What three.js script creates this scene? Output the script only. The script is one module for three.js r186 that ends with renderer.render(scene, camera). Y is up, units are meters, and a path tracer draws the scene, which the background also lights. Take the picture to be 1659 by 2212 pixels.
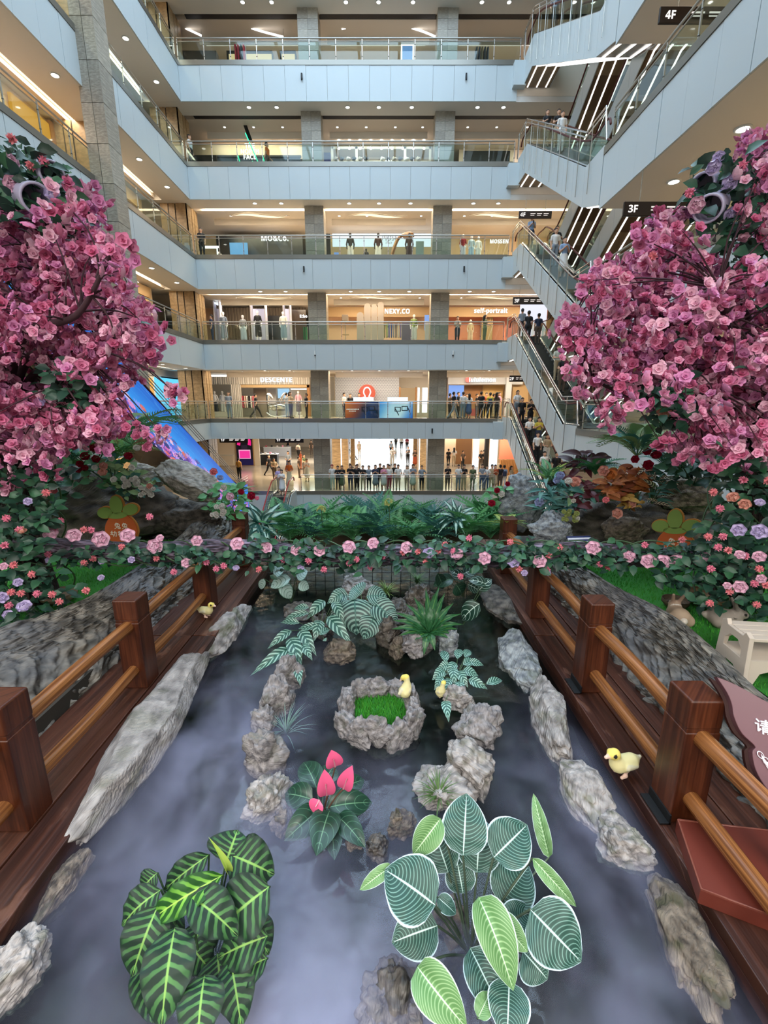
import * as THREE from 'three';
import { mergeGeometries, mergeVertices } from 'three/addons/utils/BufferGeometryUtils.js';
import { RoundedBoxGeometry } from 'three/addons/geometries/RoundedBoxGeometry.js';
import { TextGeometry } from 'three/addons/geometries/TextGeometry.js';
import { FontLoader } from 'three/addons/loaders/FontLoader.js';
import { MarchingCubes } from 'three/addons/objects/MarchingCubes.js';
import { ImprovedNoise } from 'three/addons/math/ImprovedNoise.js';
import { RectAreaLightUniformsLib } from 'three/addons/lights/RectAreaLightUniformsLib.js';

// ---------------------------------------------------------------- camera, sky, light, exposure
const scene = new THREE.Scene();
const EYE = 1.5, PITCH = 13.8 * Math.PI / 180, FOCAL = 960;
const camera = new THREE.PerspectiveCamera(2 * Math.atan(1106 / FOCAL) * 180 / Math.PI, 1659 / 2212, 0.05, 200);
camera.position.set(0, EYE, 0);
camera.rotation.x = -PITCH;
scene.add(camera);
scene.background = new THREE.Color(0.62, 0.78, 1.0);
const renderer = new THREE.WebGLRenderer();
renderer.toneMapping = THREE.LinearToneMapping;
renderer.toneMappingExposure = 1.0;
renderer.shadowMap.enabled = true;
RectAreaLightUniformsLib.init();
function areaLight(x, y, z, w, h, color, intensity, look) {
  const l = new THREE.RectAreaLight(color, intensity, w, h);
  l.position.set(x, y, z); l.lookAt(...look); l.name = 'area_light'; scene.add(l); return l;
}
const SKY_BLUE = new THREE.Color(0.66, 0.84, 1.0), WARM = new THREE.Color(1, 0.84, 0.64), NEUTRAL = new THREE.Color(1, 0.96, 0.9);
areaLight(-1.8, 26, -13, 17, 30, SKY_BLUE, 4.3, [-1.8, 0, -13]);          // daylight of the glazed roof

// ---------------------------------------------------------------- helpers
const V = (x, y, z) => new THREE.Vector3(x, y, z);
const sinP = Math.sin(PITCH), cosP = Math.cos(PITCH);
const ray = (px, py) => { const x = (px - 829.5) / FOCAL, y = (1106 - py) / FOCAL; return [x, y * cosP - sinP, -(y * sinP + cosP)]; };
const P = (px, py, d) => { const r = ray(px, py), t = d / -r[2]; return V(r[0] * t, EYE + r[1] * t, -d); };     // a place at a given distance
const W = (px, py, Y) => { const r = ray(px, py), t = (Y - EYE) / r[1]; return V(r[0] * t, Y, r[2] * t); };       // a place at a given height
function rng(s) { return () => { s = (s + 0x6d2b79f5) | 0; let t = Math.imul(s ^ (s >>> 15), 1 | s); t = (t + Math.imul(t ^ (t >>> 7), 61 | t)) ^ t; return ((t ^ (t >>> 14)) >>> 0) / 4294967296; }; }
const perlin = new ImprovedNoise();
const fbm = (x, y, z, o = 4) => { let a = 0.5, s = 0; for (let i = 0; i < o; i++) { s += a * perlin.noise(x, y, z); x *= 2.03; y *= 2.03; z *= 2.03; a *= 0.5; } return s; };
const lerp = (a, b, t) => a + (b - a) * t, clamp = (x, a = 0, b = 1) => Math.min(b, Math.max(a, x)), smooth = (a, b, x) => { const t = clamp((x - a) / (b - a)); return t * t * (3 - 2 * t); };
const ORD = 'first second third fourth fifth sixth seventh eighth ninth tenth eleventh twelfth thirteenth fourteenth fifteenth sixteenth seventeenth eighteenth nineteenth twentieth twenty-first twenty-second twenty-third twenty-fourth'.split(' ');
const taken = {};
const numbered = (n) => { const k = taken[n] = (taken[n] ?? -1) + 1; return k ? n + '_' + String(k).padStart(3, '0') : n; };
function M(name, geo, m, parent) {
  const o = new THREE.Mesh(geo, m); o.castShadow = o.receiveShadow = true;
  if (parent) { o.name = name; parent.add(o); } else { o.name = numbered(name); scene.add(o); }
  return o;
}
function tag(o, label, category, group, kind) { o.userData.label = label; if (category) o.userData.category = category; if (group) o.userData.group = group; if (kind) o.userData.kind = kind; return o; }
function thing(name, label, category, pos = [0, 0, 0], turn = 0, group) {
  const o = new THREE.Group(); o.name = numbered(name); scene.add(o);
  if (pos.isVector3) o.position.copy(pos); else o.position.set(...pos);
  o.rotation.y = turn; return tag(o, label, category, group);
}
const struct = (name, label, category) => { const o = thing(name, label, category); o.userData.kind = 'structure'; return o; };
const structMesh = (name, geo, m, label, category) => tag(M(name, geo, m), label, category, null, 'structure');
const bx = (x0, x1, y0, y1, z0, z1) => { const g = new THREE.BoxGeometry(Math.abs(x1 - x0), Math.abs(y1 - y0), Math.abs(z1 - z0)); g.translate((x0 + x1) / 2, (y0 + y1) / 2, (z0 + z1) / 2); return g; };
const rbx = (w, h, d, r = 0.01, x = 0, y = 0, z = 0, s = 2) => new RoundedBoxGeometry(w, h, d, s, r).translate(x, y, z);
const plain = (g) => { const h = g.index ? g.toNonIndexed() : g; for (const k of Object.keys(h.attributes)) if (!['position', 'normal', 'uv'].includes(k)) h.deleteAttribute(k); if (!h.attributes.uv) h.setAttribute('uv', new THREE.BufferAttribute(new Float32Array(h.attributes.position.count * 2), 2)); return h; };
const mg = (list) => mergeGeometries(list.map(plain));
const cyl = (r0, r1, h, n = 12, x = 0, y = 0, z = 0) => new THREE.CylinderGeometry(r0, r1, h, n).translate(x, y, z);
function tube(pts, radii, n = 6, seg = 0, caps = true) {                    // tapered tube along points
  let path = pts, rad = (t) => Array.isArray(radii) ? (() => { const f = t * (radii.length - 1), i = Math.min(radii.length - 2, Math.floor(f)); return radii.length < 2 ? radii[0] : lerp(radii[i], radii[i + 1], f - i); })() : radii;
  if (seg) { const c = new THREE.CatmullRomCurve3(pts, false, 'centripetal'); path = []; for (let i = 0; i <= seg; i++) path.push(c.getPoint(i / seg)); }
  const pos = [], uv = [], idx = [], N = path.length; let ref = V(0, 1, 0), len = 0;
  for (let i = 0; i < N; i++) {
    const t = path[Math.min(N - 1, i + 1)].clone().sub(path[Math.max(0, i - 1)]).normalize();
    if (Math.abs(t.dot(ref)) > 0.95) ref = Math.abs(t.x) < 0.9 ? V(1, 0, 0) : V(0, 0, 1);
    const a = ref.clone().cross(t).normalize(), b = t.clone().cross(a); ref = b;
    if (i) len += path[i].distanceTo(path[i - 1]);
    const r = rad(i / (N - 1));
    for (let k = 0; k <= n; k++) { const q = k / n * Math.PI * 2, p = path[i].clone().addScaledVector(a, Math.cos(q) * r).addScaledVector(b, Math.sin(q) * r); pos.push(p.x, p.y, p.z); uv.push(k / n, len); }
    if (i) for (let k = 0; k < n; k++) { const o = (i - 1) * (n + 1) + k, q = o + n + 1; idx.push(o, o + 1, q, o + 1, q + 1, q); }
  }
  if (caps) for (const [i, flip] of [[0, 1], [N - 1, 0]]) { const c = pos.length / 3; pos.push(path[i].x, path[i].y, path[i].z); uv.push(0.5, 0.5); for (let k = 0; k < n; k++) { const o = i * (n + 1) + k; flip ? idx.push(c, o + 1, o) : idx.push(c, o, o + 1); } }
  const g = new THREE.BufferGeometry(); g.setAttribute('position', new THREE.Float32BufferAttribute(pos, 3)); g.setAttribute('uv', new THREE.Float32BufferAttribute(uv, 2)); g.setIndex(idx); g.computeVertexNormals(); return g;
}
const extrude = (pts, depth, bevel = 0) => new THREE.ExtrudeGeometry(new THREE.Shape(pts.map((p) => new THREE.Vector2(...p))), { depth, bevelEnabled: bevel > 0, bevelSize: bevel, bevelThickness: bevel, bevelSegments: 2, curveSegments: 8 });

// ---------------------------------------------------------------- textures and materials
function dataTex(n, fn, { srgb = true, rep = 1, h = n } = {}) {
  const a = new Uint8Array(n * h * 4);
  for (let j = 0; j < h; j++) for (let i = 0; i < n; i++) { const c = fn(i / n, j / h), o = (j * n + i) * 4; a[o] = clamp(c[0], 0, 255); a[o + 1] = clamp(c[1], 0, 255); a[o + 2] = clamp(c[2], 0, 255); a[o + 3] = c[3] ?? 255; }
  const t = new THREE.DataTexture(a, n, h); t.wrapS = t.wrapT = THREE.RepeatWrapping; t.magFilter = THREE.LinearFilter; t.minFilter = THREE.LinearMipmapLinearFilter; t.generateMipmaps = true;
  if (srgb) t.colorSpace = THREE.SRGBColorSpace; t.repeat.set(rep, rep); t.needsUpdate = true; return t;
}
function canvasTex(w, h, draw) { const c = document.createElement('canvas'); c.width = w; c.height = h; draw(c.getContext('2d'), w, h); const t = new THREE.CanvasTexture(c); t.colorSpace = THREE.SRGBColorSpace; return t; }
const mix3 = (a, b, t) => [lerp(a[0], b[0], t), lerp(a[1], b[1], t), lerp(a[2], b[2], t)];
const wrap = (f) => (u, v) => { const a = smooth(0.8, 1, u), b = smooth(0.8, 1, v), q = (x, y) => f(x, y); return lerp(lerp(q(u, v), q(u - 1, v), a), lerp(q(u, v - 1), q(u - 1, v - 1), a), b); };   // seamless
const mats = {};
function mat(color, rough = 0.6, o = {}) {
  const key = color + '|' + rough + '|' + JSON.stringify(o);
  return mats[key] ??= new THREE.MeshStandardMaterial({ color, roughness: rough, side: THREE.DoubleSide, ...o });
}
const glow = (color, k) => mat(0x101010, 0.6, { emissive: color, emissiveIntensity: k });
const nWood = wrap((u, v) => fbm(u * 22, v * 2.2, 3, 4) + 0.35 * fbm(u * 90, v * 4, 9, 2));
const texWood = dataTex(256, (u, v) => { const n = nWood(u, v) * 1.5 + 0.5; return mix3([150, 128, 112], [255, 250, 244], clamp(n)); });
const texWear = dataTex(256, (u, v) => { const n = nWood(u, v) * 1.2 + 0.5, s = smooth(0.16, 0.34, wrap((a, b) => fbm(a * 9, b * 9, 5, 5))(u, v)); return mix3(mix3([96, 74, 66], [190, 160, 145], clamp(n)), [226, 214, 205], s * 0.8); });
const nFine = wrap((u, v) => fbm(u * 16, v * 16, 1, 5));
const texFine = dataTex(256, (u, v) => { const n = clamp(nFine(u, v) * 1.3 + 0.5) * 255; return [n, n, n]; }, { srgb: false });
const texPatch = dataTex(256, (u, v) => { const n = clamp(nFine(u, v) * 0.9 + 0.75) * 255; return [n, n, n]; });
const nBark = wrap((u, v) => Math.abs(fbm(u * 14, v * 5, 2, 4)) + 0.5 * fbm(u * 40, v * 16, 7, 2));
const texBark = dataTex(256, (u, v) => mix3([70, 62, 66], [255, 248, 255], clamp(nBark(u, v) * 2.4 + 0.2)));
const texBarkB = dataTex(256, (u, v) => { const n = clamp(nBark(u, v) * 2.4 + 0.2) * 255; return [n, n, n]; }, { srgb: false });
const texStone = dataTex(256, (u, v) => mix3([176, 170, 160], [232, 226, 216], clamp(wrap((a, b) => fbm(a * 3, b * 26, 4, 4))(u, v) * 1.3 + 0.5)));
const setRep = (t, x, y) => { const c = t.clone(); c.repeat.set(x, y); c.needsUpdate = true; return c; };
const white = mat(0xe2e4e1, 0.55), whitePanel = mat(0xc9d1d2, 0.35), ceilingM = mat(0xe9dfd2, 0.75), steel = mat(0xb9b6ae, 0.28, { metalness: 0.85 }), darkSteel = mat(0x5d5a55, 0.35, { metalness: 0.6 }), black = mat(0x101113, 0.5), chrome = mat(0xe8e8ea, 0.14, { metalness: 1 });
const edgeM = mat(0x8f8b82, 0.3, { metalness: 0.7 });
const pane = new THREE.MeshPhysicalMaterial({ color: 0xe9f3ee, roughness: 0.03, transmission: 1, thickness: 0, ior: 1.45, side: THREE.DoubleSide });
const stoneTile = [0xcdc7bd, 0xc2bcb2, 0xd6d0c5].map((c) => mat(c, 0.4)); for (const m of stoneTile) m.map = texStone;
const beige = mat(0xcdb18a, 0.4); beige.map = texStone;
const floorTile = mat(0xd8c9b0, 0.18); floorTile.map = setRep(texPatch, 0.2, 0.2);
const wood = mat(0x63351f, 0.4), poleM = mat(0xb07a48, 0.34); wood.map = texWood; poleM.map = setRep(texWood, 1, 1);
const plankM = [0x84604f, 0x775547, 0x8f6c5c].map((c) => { const m = mat(c, 0.42); m.map = texWear; m.bumpMap = texWear; m.bumpScale = 0.004; return m; });
const font = await new FontLoader().loadAsync('fonts/droid/droid_sans_bold.typeface.json');
const fontR = await new FontLoader().loadAsync('fonts/droid/droid_sans_regular.typeface.json');
function letters(text, h, depth = 0.06, f = font) { const g = new TextGeometry(text, { font: f, size: h, depth, curveSegments: 3, bevelEnabled: false }); g.computeBoundingBox(); const b = g.boundingBox; g.translate(-(b.min.x + b.max.x) / 2, -(b.min.y + b.max.y) / 2, 0); return g; }
const cast = () => scene.traverse((o) => { if (o.isMesh) o.castShadow = o.receiveShadow = true; });
// ---------------------------------------------------------------- the building
const FL = (k) => 0.47 + 4.88 * (k - 1), SB = (k) => FL(k) - [2.2, 1.3, 1.78, 1.9, 1.9, 1.9, 1.9][k];
const LEVEL = ['bottom floor', 'second floor', 'third floor', 'fourth floor', 'fifth floor', 'top floor', 'roof'];
const XL = -11.5, XR = 7.8, DF = 30;
structMesh('wall_left', bx(-19.4, -19, -9.6, 27, -62, 8), mat(0xd8d2c8, 0.8), 'pale outer wall behind the shops beside the atrium', 'wall');
structMesh('wall_right', bx(19, 19.4, -9.6, 27, -62, 8), mat(0xd8d2c8, 0.8), 'pale outer wall beyond the escalators', 'wall');
structMesh('wall_far', bx(-19.4, 19.4, -9.6, 27, -62.4, -62), mat(0xe2d6c6, 0.8), 'cream back wall behind the facing shops', 'wall');
structMesh('wall_near', bx(-19.4, 19.4, -9.6, 27, 8, 8.4), mat(0xcfc9c0, 0.8), 'plain wall behind the viewer', 'wall');
structMesh('floor', bx(-19, 19, -9.6, -9.29, -62, 8), floorTile, 'tiled basement floor under the atrium', 'floor');
// glazed roof
{
  const r = struct('ceiling', 'white atrium roof around the glazed skylight', 'roof');
  for (const b of [[-19, -10.4], [6.8, 19]]) M('roof_slab', bx(b[0], b[1], 26, 26.5, -62, 8), white, r);
  for (const b of [[-62, -28.1], [2.1, 8]]) M('roof_slab', bx(-10.4, 6.8, 26, 26.5, b[0], b[1]), white, r);
  const s = thing('skylight', 'large blue glazed skylight with a dark grid over the atrium', 'skylight', [-1.8, 26.1, -13]);
  const gm = glow(new THREE.Color(0.45, 0.68, 1.0), 1.6);
  for (let i = 0; i < 6; i++) for (let j = 0; j < 10; j++) M('pane', bx(-8.6 + i * 2.867, -8.6 + (i + 1) * 2.867 - 0.08, 0.05, 0.1, -15.1 + j * 3.02, -15.1 + (j + 1) * 3.02 - 0.08), gm, s);
  for (let i = 0; i <= 6; i++) M('mullion', bx(-8.68 + i * 2.867, -8.5 + i * 2.867, -0.42, -0.2, -15.1, 15.1), darkSteel, s);
  for (let j = 0; j <= 10; j++) M('mullion', bx(-8.6, 8.6, -0.42, -0.2, -15.19 + j * 3.02, -15.01 + j * 3.02), darkSteel, s);
}
const coveW = glow(new THREE.Color(1, 0.83, 0.55), 1.5), coveN = glow(new THREE.Color(1, 0.97, 0.92), 1.6), spotM = glow(new THREE.Color(1, 0.96, 0.88), 9);
const discGeo = new THREE.CylinderGeometry(0.1, 0.1, 0.02, 12), ringGeo = new THREE.TorusGeometry(0.11, 0.02, 5, 14).rotateX(Math.PI / 2);
function downlight(x, y, z, label, group, s = 1) {
  const t = thing('downlight', label, 'ceiling light', [x, y - 0.012, z], 0, group); t.scale.setScalar(s);
  M('lens', discGeo, spotM, t); M('rim', ringGeo, white, t);
}
const ceil2 = mat(0xe6d8c6, 0.75), soffit = mat(0xdedad3, 0.7);
for (let k = 0; k <= 6; k++) {
  const f = FL(k), b = SB(k), warm = k >= 2 && k <= 4;
  // slab of the facing wing
  const fl = struct('floor', `${LEVEL[k]} slab of the facing shop wing`, 'floor');
  M('slab', bx(-19, 19, b + 0.28, f - 0.02, -62, -30.06), ceil2, fl);
  M('floor_finish', bx(-19, 19, f - 0.02, f, -62, -30.0), floorTile, fl);
  if (k) {
    const c = struct('ceiling', `stepped cream ceiling below the ${LEVEL[k]} of the facing wing`, 'ceiling');
    M('soffit', bx(-19, 19, b, b + 0.27, -31.3, -30.06), soffit, c);
    M('ceiling_board', bx(-19, 19, b + 0.05, b + 0.27, -62, -31.75), k > 4 ? mat(0xd8cabb, 0.75) : ceilingM, c);
    if (k === 1) ; else if (k <= 4) for (const [x0, x1] of [[-11.4, -4.95], [-3.65, 2.95], [4.25, 15]]) {
      M('cove_light', bx(x0, x1, b + 0.2, b + 0.23, -31.72, -31.34), coveW, c);
      areaLight((x0 + x1) / 2, b + 0.19, -31.53, x1 - x0, 0.36, WARM, 30, [(x0 + x1) / 2, -99, -31.53]);
    } else for (const [x0, x1] of [[-11.4, -4.95], [-3.65, 2.95], [4.25, 15]]) {
      M('slot', bx(x0, x1, b + 0.05, b + 0.2, -31.7, -31.4), black, c);
    }
    // spotlights in the soffit, in pairs and threes between the columns
    [-7.8, -6.2, -2.1, -0.3, 1.6, 5.4, 6.9].forEach((x, i) => downlight(x, b, -30.5, `${ORD[i]} bright soffit spotlight from the corner column under the ${LEVEL[k]} edge`, `soffit spotlights under the ${LEVEL[k]}`, 1.15));
    if (warm || k === 5) for (const [r, xs] of [[-32.5, [-9.9, -8.1, -6.3, -2.9, -1.1, 0.7, 2.4, 5.2, 7, 8.9]], [-34, [-10.4, -8.9, -7.4, -5.8, -2.7, -1.1, 0.5, 2.1, 5.4, 7]]]) xs.forEach((x, i) => downlight(x, b + 0.05, r, `${ORD[i]} small downlight from the corner column, ${r > -33 ? 'nearer' : 'farther'} row under the ${LEVEL[k]}`, `recessed downlights under the ${LEVEL[k]}`, 0.75));
  }
  // shops behind: fill panels added in each bay to brighten it
  if (k < 6) for (const [x0, x1] of [[-11.4, -4.95], [-3.65, 2.95], [4.25, 12]]) {
    const p = thing('ceiling_fill_panel', `long cream added fill panel over the ${LEVEL[k]} shop ${x0 < -5 ? 'beside the corner column' : x0 < 0 ? 'between the two grey columns' : 'beside the escalators'}`, 'ceiling light', [(x0 + x1) / 2, SB(k + 1) + 0.03, k ? -33.4 : -36]);
    const w = x1 - x0 - 0.8, pw = k ? 0.5 : 1.2;
    M('diffuser', bx(-w / 2, w / 2, 0, 0.015, -pw / 2, pw / 2), k < 4 ? coveW : coveN, p); for (const e of [-pw / 2 - 0.04, pw / 2]) M('frame', bx(-w / 2 - 0.04, w / 2 + 0.04, 0, 0.02, e, e + 0.04), white, p);
    if (k) M('valance', bx(-w / 2 - 0.2, w / 2 + 0.2, -0.34, 0.02, pw / 2 + 0.05, pw / 2 + 0.11), ceilingM, p);  // board added to hide the fill panel from view
    areaLight((x0 + x1) / 2, SB(k + 1) + 0.02, k ? -33.4 : -36, w, pw, k < 4 ? WARM : NEUTRAL, k > 3 ? 13 : 20, [(x0 + x1) / 2, -99, k ? -33.4 : -36]);
  }
  if (!k) for (const [x, n] of [[-8, 'over the make-up hall'], [-0.3, 'before the entrance'], [8, 'by the curved corner']]) { const p = thing('ceiling_fill_panel', `added fill panel deep in the bottom floor ceiling ${n}`, 'ceiling light', [x, SB(1) + 0.03, -45]); M('diffuser', bx(-2.6, 2.6, 0, 0.015, -1.5, 1.5), coveN, p); for (const e of [-2.66, 2.6]) M('frame', bx(e, e + 0.06, 0, 0.02, -1.5, 1.5), white, p); areaLight(x, SB(1) + 0.02, -45, 5.2, 3, NEUTRAL, 12, [x, -99, -45]); }  // more fill panels, added to brighten the deep bottom floor
  // side wings
  if (k) {
    const l = struct('floor', `${LEVEL[k]} slab of the wing with the striped columns`, 'floor');
    M('slab', bx(-19, -11.56, b + 0.28, f - 0.02, -30.05, 8), ceil2, l);
    M('floor_finish', bx(-19, -11.5, f - 0.02, f, -30, 8), floorTile, l);
    M('soffit', bx(-13.2, -11.56, b, b + 0.27, -30.05, 8), soffit, l);
    M('ceiling_board', bx(-19, -13.6, b + 0.05, b + 0.27, -30.05, 8), ceilingM, l);
    M('cove_light', bx(-13.55, -13.25, b + 0.2, b + 0.23, -29.6, -8), k < 5 ? coveW : coveN, l);
    areaLight(-13.4, b + 0.19, -19, 0.3, 21, WARM, 26, [-13.4, -99, -19]);
    for (let z = -28.4, i = 0; z < -11; z += 2.9, i++) downlight(-12.1, b, z, `${ORD[i]} spotlight from the atrium corner under the ${LEVEL[k]} side walkway`, `side soffit spotlights under the ${LEVEL[k]}`, 1.3);
    const r = struct('floor', `${LEVEL[k]} slab beyond the foot of the escalators`, 'floor');
    M('slab', bx(7.86, 19, b, f - 0.02, -18.25, 8), ceilingM, r); M('floor_finish', bx(7.8, 19, f - 0.02, f, -18.25, 8), floorTile, r);
    M('slab', bx(13.3, 19, b, f - 0.02, -30.05, -18.3), ceilingM, r); M('floor_finish', bx(13.25, 19, f - 0.02, f, -30, -18.3), floorTile, r);
    if (k < 6 && k > 1) {
      for (const [x, z] of [[9.2, -16.2], [11.2, -16.2], [9.2, -13.4], [11.2, -13.4], [9.2, -10.8], [11.2, -10.8], [13.6, -12.4]]) downlight(x, b, z, `round downlight under the ${LEVEL[k]} escalator walkway, ${x < 10 ? 'edge' : x < 12 ? 'inner' : 'deepest'} row, ${z < -15 ? 'nearest the escalator foot' : z < -12 ? 'middle' : 'farthest from the escalator'}`, `walkway downlights under the ${LEVEL[k]}`, 1.6);
      const p = thing('ceiling_fill_panel', `square light panel deep under the ${LEVEL[k]} walkway by the escalators`, 'ceiling light', [15.6, b - 0.02, -14]);
      M('diffuser', bx(-1.5, 1.5, 0, 0.015, -4, 4), coveW, p); for (const e of [-1.56, 1.5]) M('frame', bx(e, e + 0.06, 0, 0.02, -4, 4), white, p);
      areaLight(15.6, b - 0.03, -14, 3, 8, WARM, 7, [15.6, -99, -14]);
    }
  }
}
// the walkway over the viewer's own landing, with unseen panels added as frontal fill
{
  const c = struct('ceiling', 'cream ceiling of the walkway over the garden terrace', 'ceiling'); M('slab', bx(-11.4, 7.7, 3.6, 5.35, 0.6, 8), ceilingM, c); M('edge', bx(-11.4, 7.7, 3.58, 5.4, 0.5, 0.6), whitePanel, c);
  for (const x of [-5.5, -1.5, 2.5]) { const p = thing('ceiling_fill_panel', `bright added fill panel over the terrace, ${x < -4 ? 'mural side' : x < 0 ? 'middle' : 'escalator side'}`, 'ceiling light', [x, 3.57, 2.2]); M('diffuser', bx(-1.4, 1.4, 0, 0.02, -1.1, 1.1), coveN, p); for (const e of [-1.46, 1.4]) M('frame', bx(e, e + 0.06, 0, 0.025, -1.1, 1.1), white, p); areaLight(x, 3.55, 2.2, 2.8, 2.2, NEUTRAL, 12, [x, -99, 2.2]); }
  const f = struct('floor', 'tiled floor of the terrace behind the pond', 'floor'); M('floor_finish', bx(-11.4, 7.7, -0.5, -0.3, 2.05, 8), floorTile, f);
}
// fascias of separate panels
function fascia(k, axis, from, to, at, sign, label) {
  const t = struct('trim_' + (taken.fas = (taken.fas ?? 0) + 1), label, 'fascia'), f = FL(k), b = SB(k), n = Math.round(Math.abs(to - from) / 1.19), s = (to - from) / n;
  for (let i = 0; i < n; i++) {
    const a = from + i * s + 0.006 * Math.sign(s), c = from + (i + 1) * s - 0.006 * Math.sign(s), q = 0.004 * ((i * 7) % 3);
    M('panel', axis === 'x' ? bx(a, c, b, f - 0.22, at - 0.05, at + q) : bx(at + sign * 0.05, at - sign * q, b, f - 0.22, a, c), whitePanel, t);
  }
  M('edge_band', axis === 'x' ? bx(from, to, f - 0.21, f + 0.03, at - 0.05, at + 0.03) : bx(at + sign * 0.05, at - sign * 0.03, f - 0.21, f + 0.03, from, to), edgeM, t);
}
const postG = rbx(0.045, 1.05, 0.045, 0.008, 0, 0.525, 0), knobG = new THREE.SphereGeometry(0.035, 8, 6);
function railing(label, x0, z0, x1, z1, y, step = 1.5) {
  const dx = x1 - x0, dz = z1 - z0, L = Math.hypot(dx, dz), t = thing('glass_railing', label, 'railing', [x0, y, z0], Math.atan2(-dz, dx)), n = Math.max(1, Math.round(L / step)), s = L / n;
  for (let i = 0; i <= n; i++) { const p = M('post', postG, steel, t); p.position.x = i * s; for (const h of [0.25, 0.8]) { const q = M('clamp', knobG, darkSteel, p); q.position.set(0, h, 0); } }
  for (let i = 0; i < n; i++) M('glass_panel', bx(i * s + 0.04, (i + 1) * s - 0.04, 0.05, 0.92, -0.008, 0.008), pane, t);
  M('handrail', tube([V(0, 1.1, 0), V(L, 1.1, 0)], 0.035, 8), steel, t); M('lower_rail', tube([V(0, 0.95, 0), V(L, 0.95, 0)], 0.022, 6), steel, t);
  return t;
}
for (let k = 0; k <= 5; k++) {
  fascia(k, 'x', XL, 7.5, -30, 1, `white panelled edge of the ${LEVEL[k]} under the facing shops`);
  railing(`glass railing along the ${LEVEL[k]} of the facing shops`, k ? XL : -5.7, -30.15, 7.6, -30.15, FL(k) + 0.02);
  if (k) { fascia(k, 'z', -30, -10, XL, -1, `white panelled edge of the ${LEVEL[k]} beside the striped columns`); railing(`glass railing along the ${LEVEL[k]} beside the striped columns`, -11.62, -30, -11.62, -10, FL(k) + 0.02); }
  if (k >= 1) { fascia(k, 'z', -18.3, -8, XR, 1, `white panelled edge of the ${LEVEL[k]} walkway past the escalators`); railing(`glass railing along the ${LEVEL[k]} walkway past the escalators`, 7.95, -18.1, 7.95, -8, FL(k) + 0.02); }
}
// grey stone columns between the facing bays, faced with separate slabs
for (const [cx, nm] of [[-4.3, 'grey stone column beside the shop bay with the mannequins'], [3.6, 'grey stone column beside the escalator bay']]) {
  const c = struct('column', 'tall ' + nm, 'column');
  M('core', bx(cx - 0.54, cx + 0.54, -4.41, 24, -31.95, -30.9), mat(0x6b665f, 0.7), c);
  for (let k = 0; k < 6; k++) {
    const y0 = FL(k), y1 = SB(k + 1), n = 6, h = (y1 - y0) / n;
    for (let i = 0; i < n; i++) for (const s of [0, 1]) M('slab', bx(cx - 0.575 + s * 0.58, cx - 0.005 + s * 0.58, y0 + i * h + 0.006, y0 + (i + 1) * h - 0.006, -31, -30.86 + ((i + s) % 2) * 0.006), stoneTile[(i + s + k) % 3], c);
    M('side_slab', bx(cx - 0.58, cx - 0.54, y0, y1, -31.95, -30.87), stoneTile[0], c); M('side_slab', bx(cx + 0.54, cx + 0.58, y0, y1, -31.95, -30.87), stoneTile[1], c);
  }
}
// grey full-height column in front of the side wing
{
  const c = struct('column', 'tall grey stone column running past every side walkway', 'column');
  for (let i = 0; i < 22; i++) for (const s of [0, 1]) M('slab', bx(-11.62 + s * 0.44, -11.2 + s * 0.44, -3.5 + i * 1.35, -2.17 + i * 1.35, -21.2, -20.3), stoneTile[(i + s) % 3], c);
}
// beige columns with dark grooves on the side wing and at the corner
for (const [cx, cz, w, nm] of [[-12.75, -31.3, 1.6, 'at the atrium corner'], [-13.5, -23.2, 1.5, 'behind the side railing'], [-13.5, -14.5, 1.5, 'near the blossom tree']]) for (let k = 0; k < 6; k++) {
  const c = struct('column', `beige stone column with dark vertical grooves ${nm}, ${LEVEL[k]}`, 'column'), y0 = FL(k), y1 = SB(k + 1) + 0.05, h = w / 2;
  M('core', bx(cx - h + 0.05, cx + h - 0.05, y0, y1, cz - h + 0.05, cz + h - 0.05), black, c);
  for (const [a, b] of [[-h, -h * 0.42], [-h * 0.34, h * 0.1], [h * 0.18, h]]) { M('stone_strip', bx(cx + a, cx + b, y0, y1, cz + h - 0.06, cz + h), beige, c); M('stone_strip', bx(cx + h - 0.06, cx + h, y0, y1, cz + a, cz + b), beige, c); }
}
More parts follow.
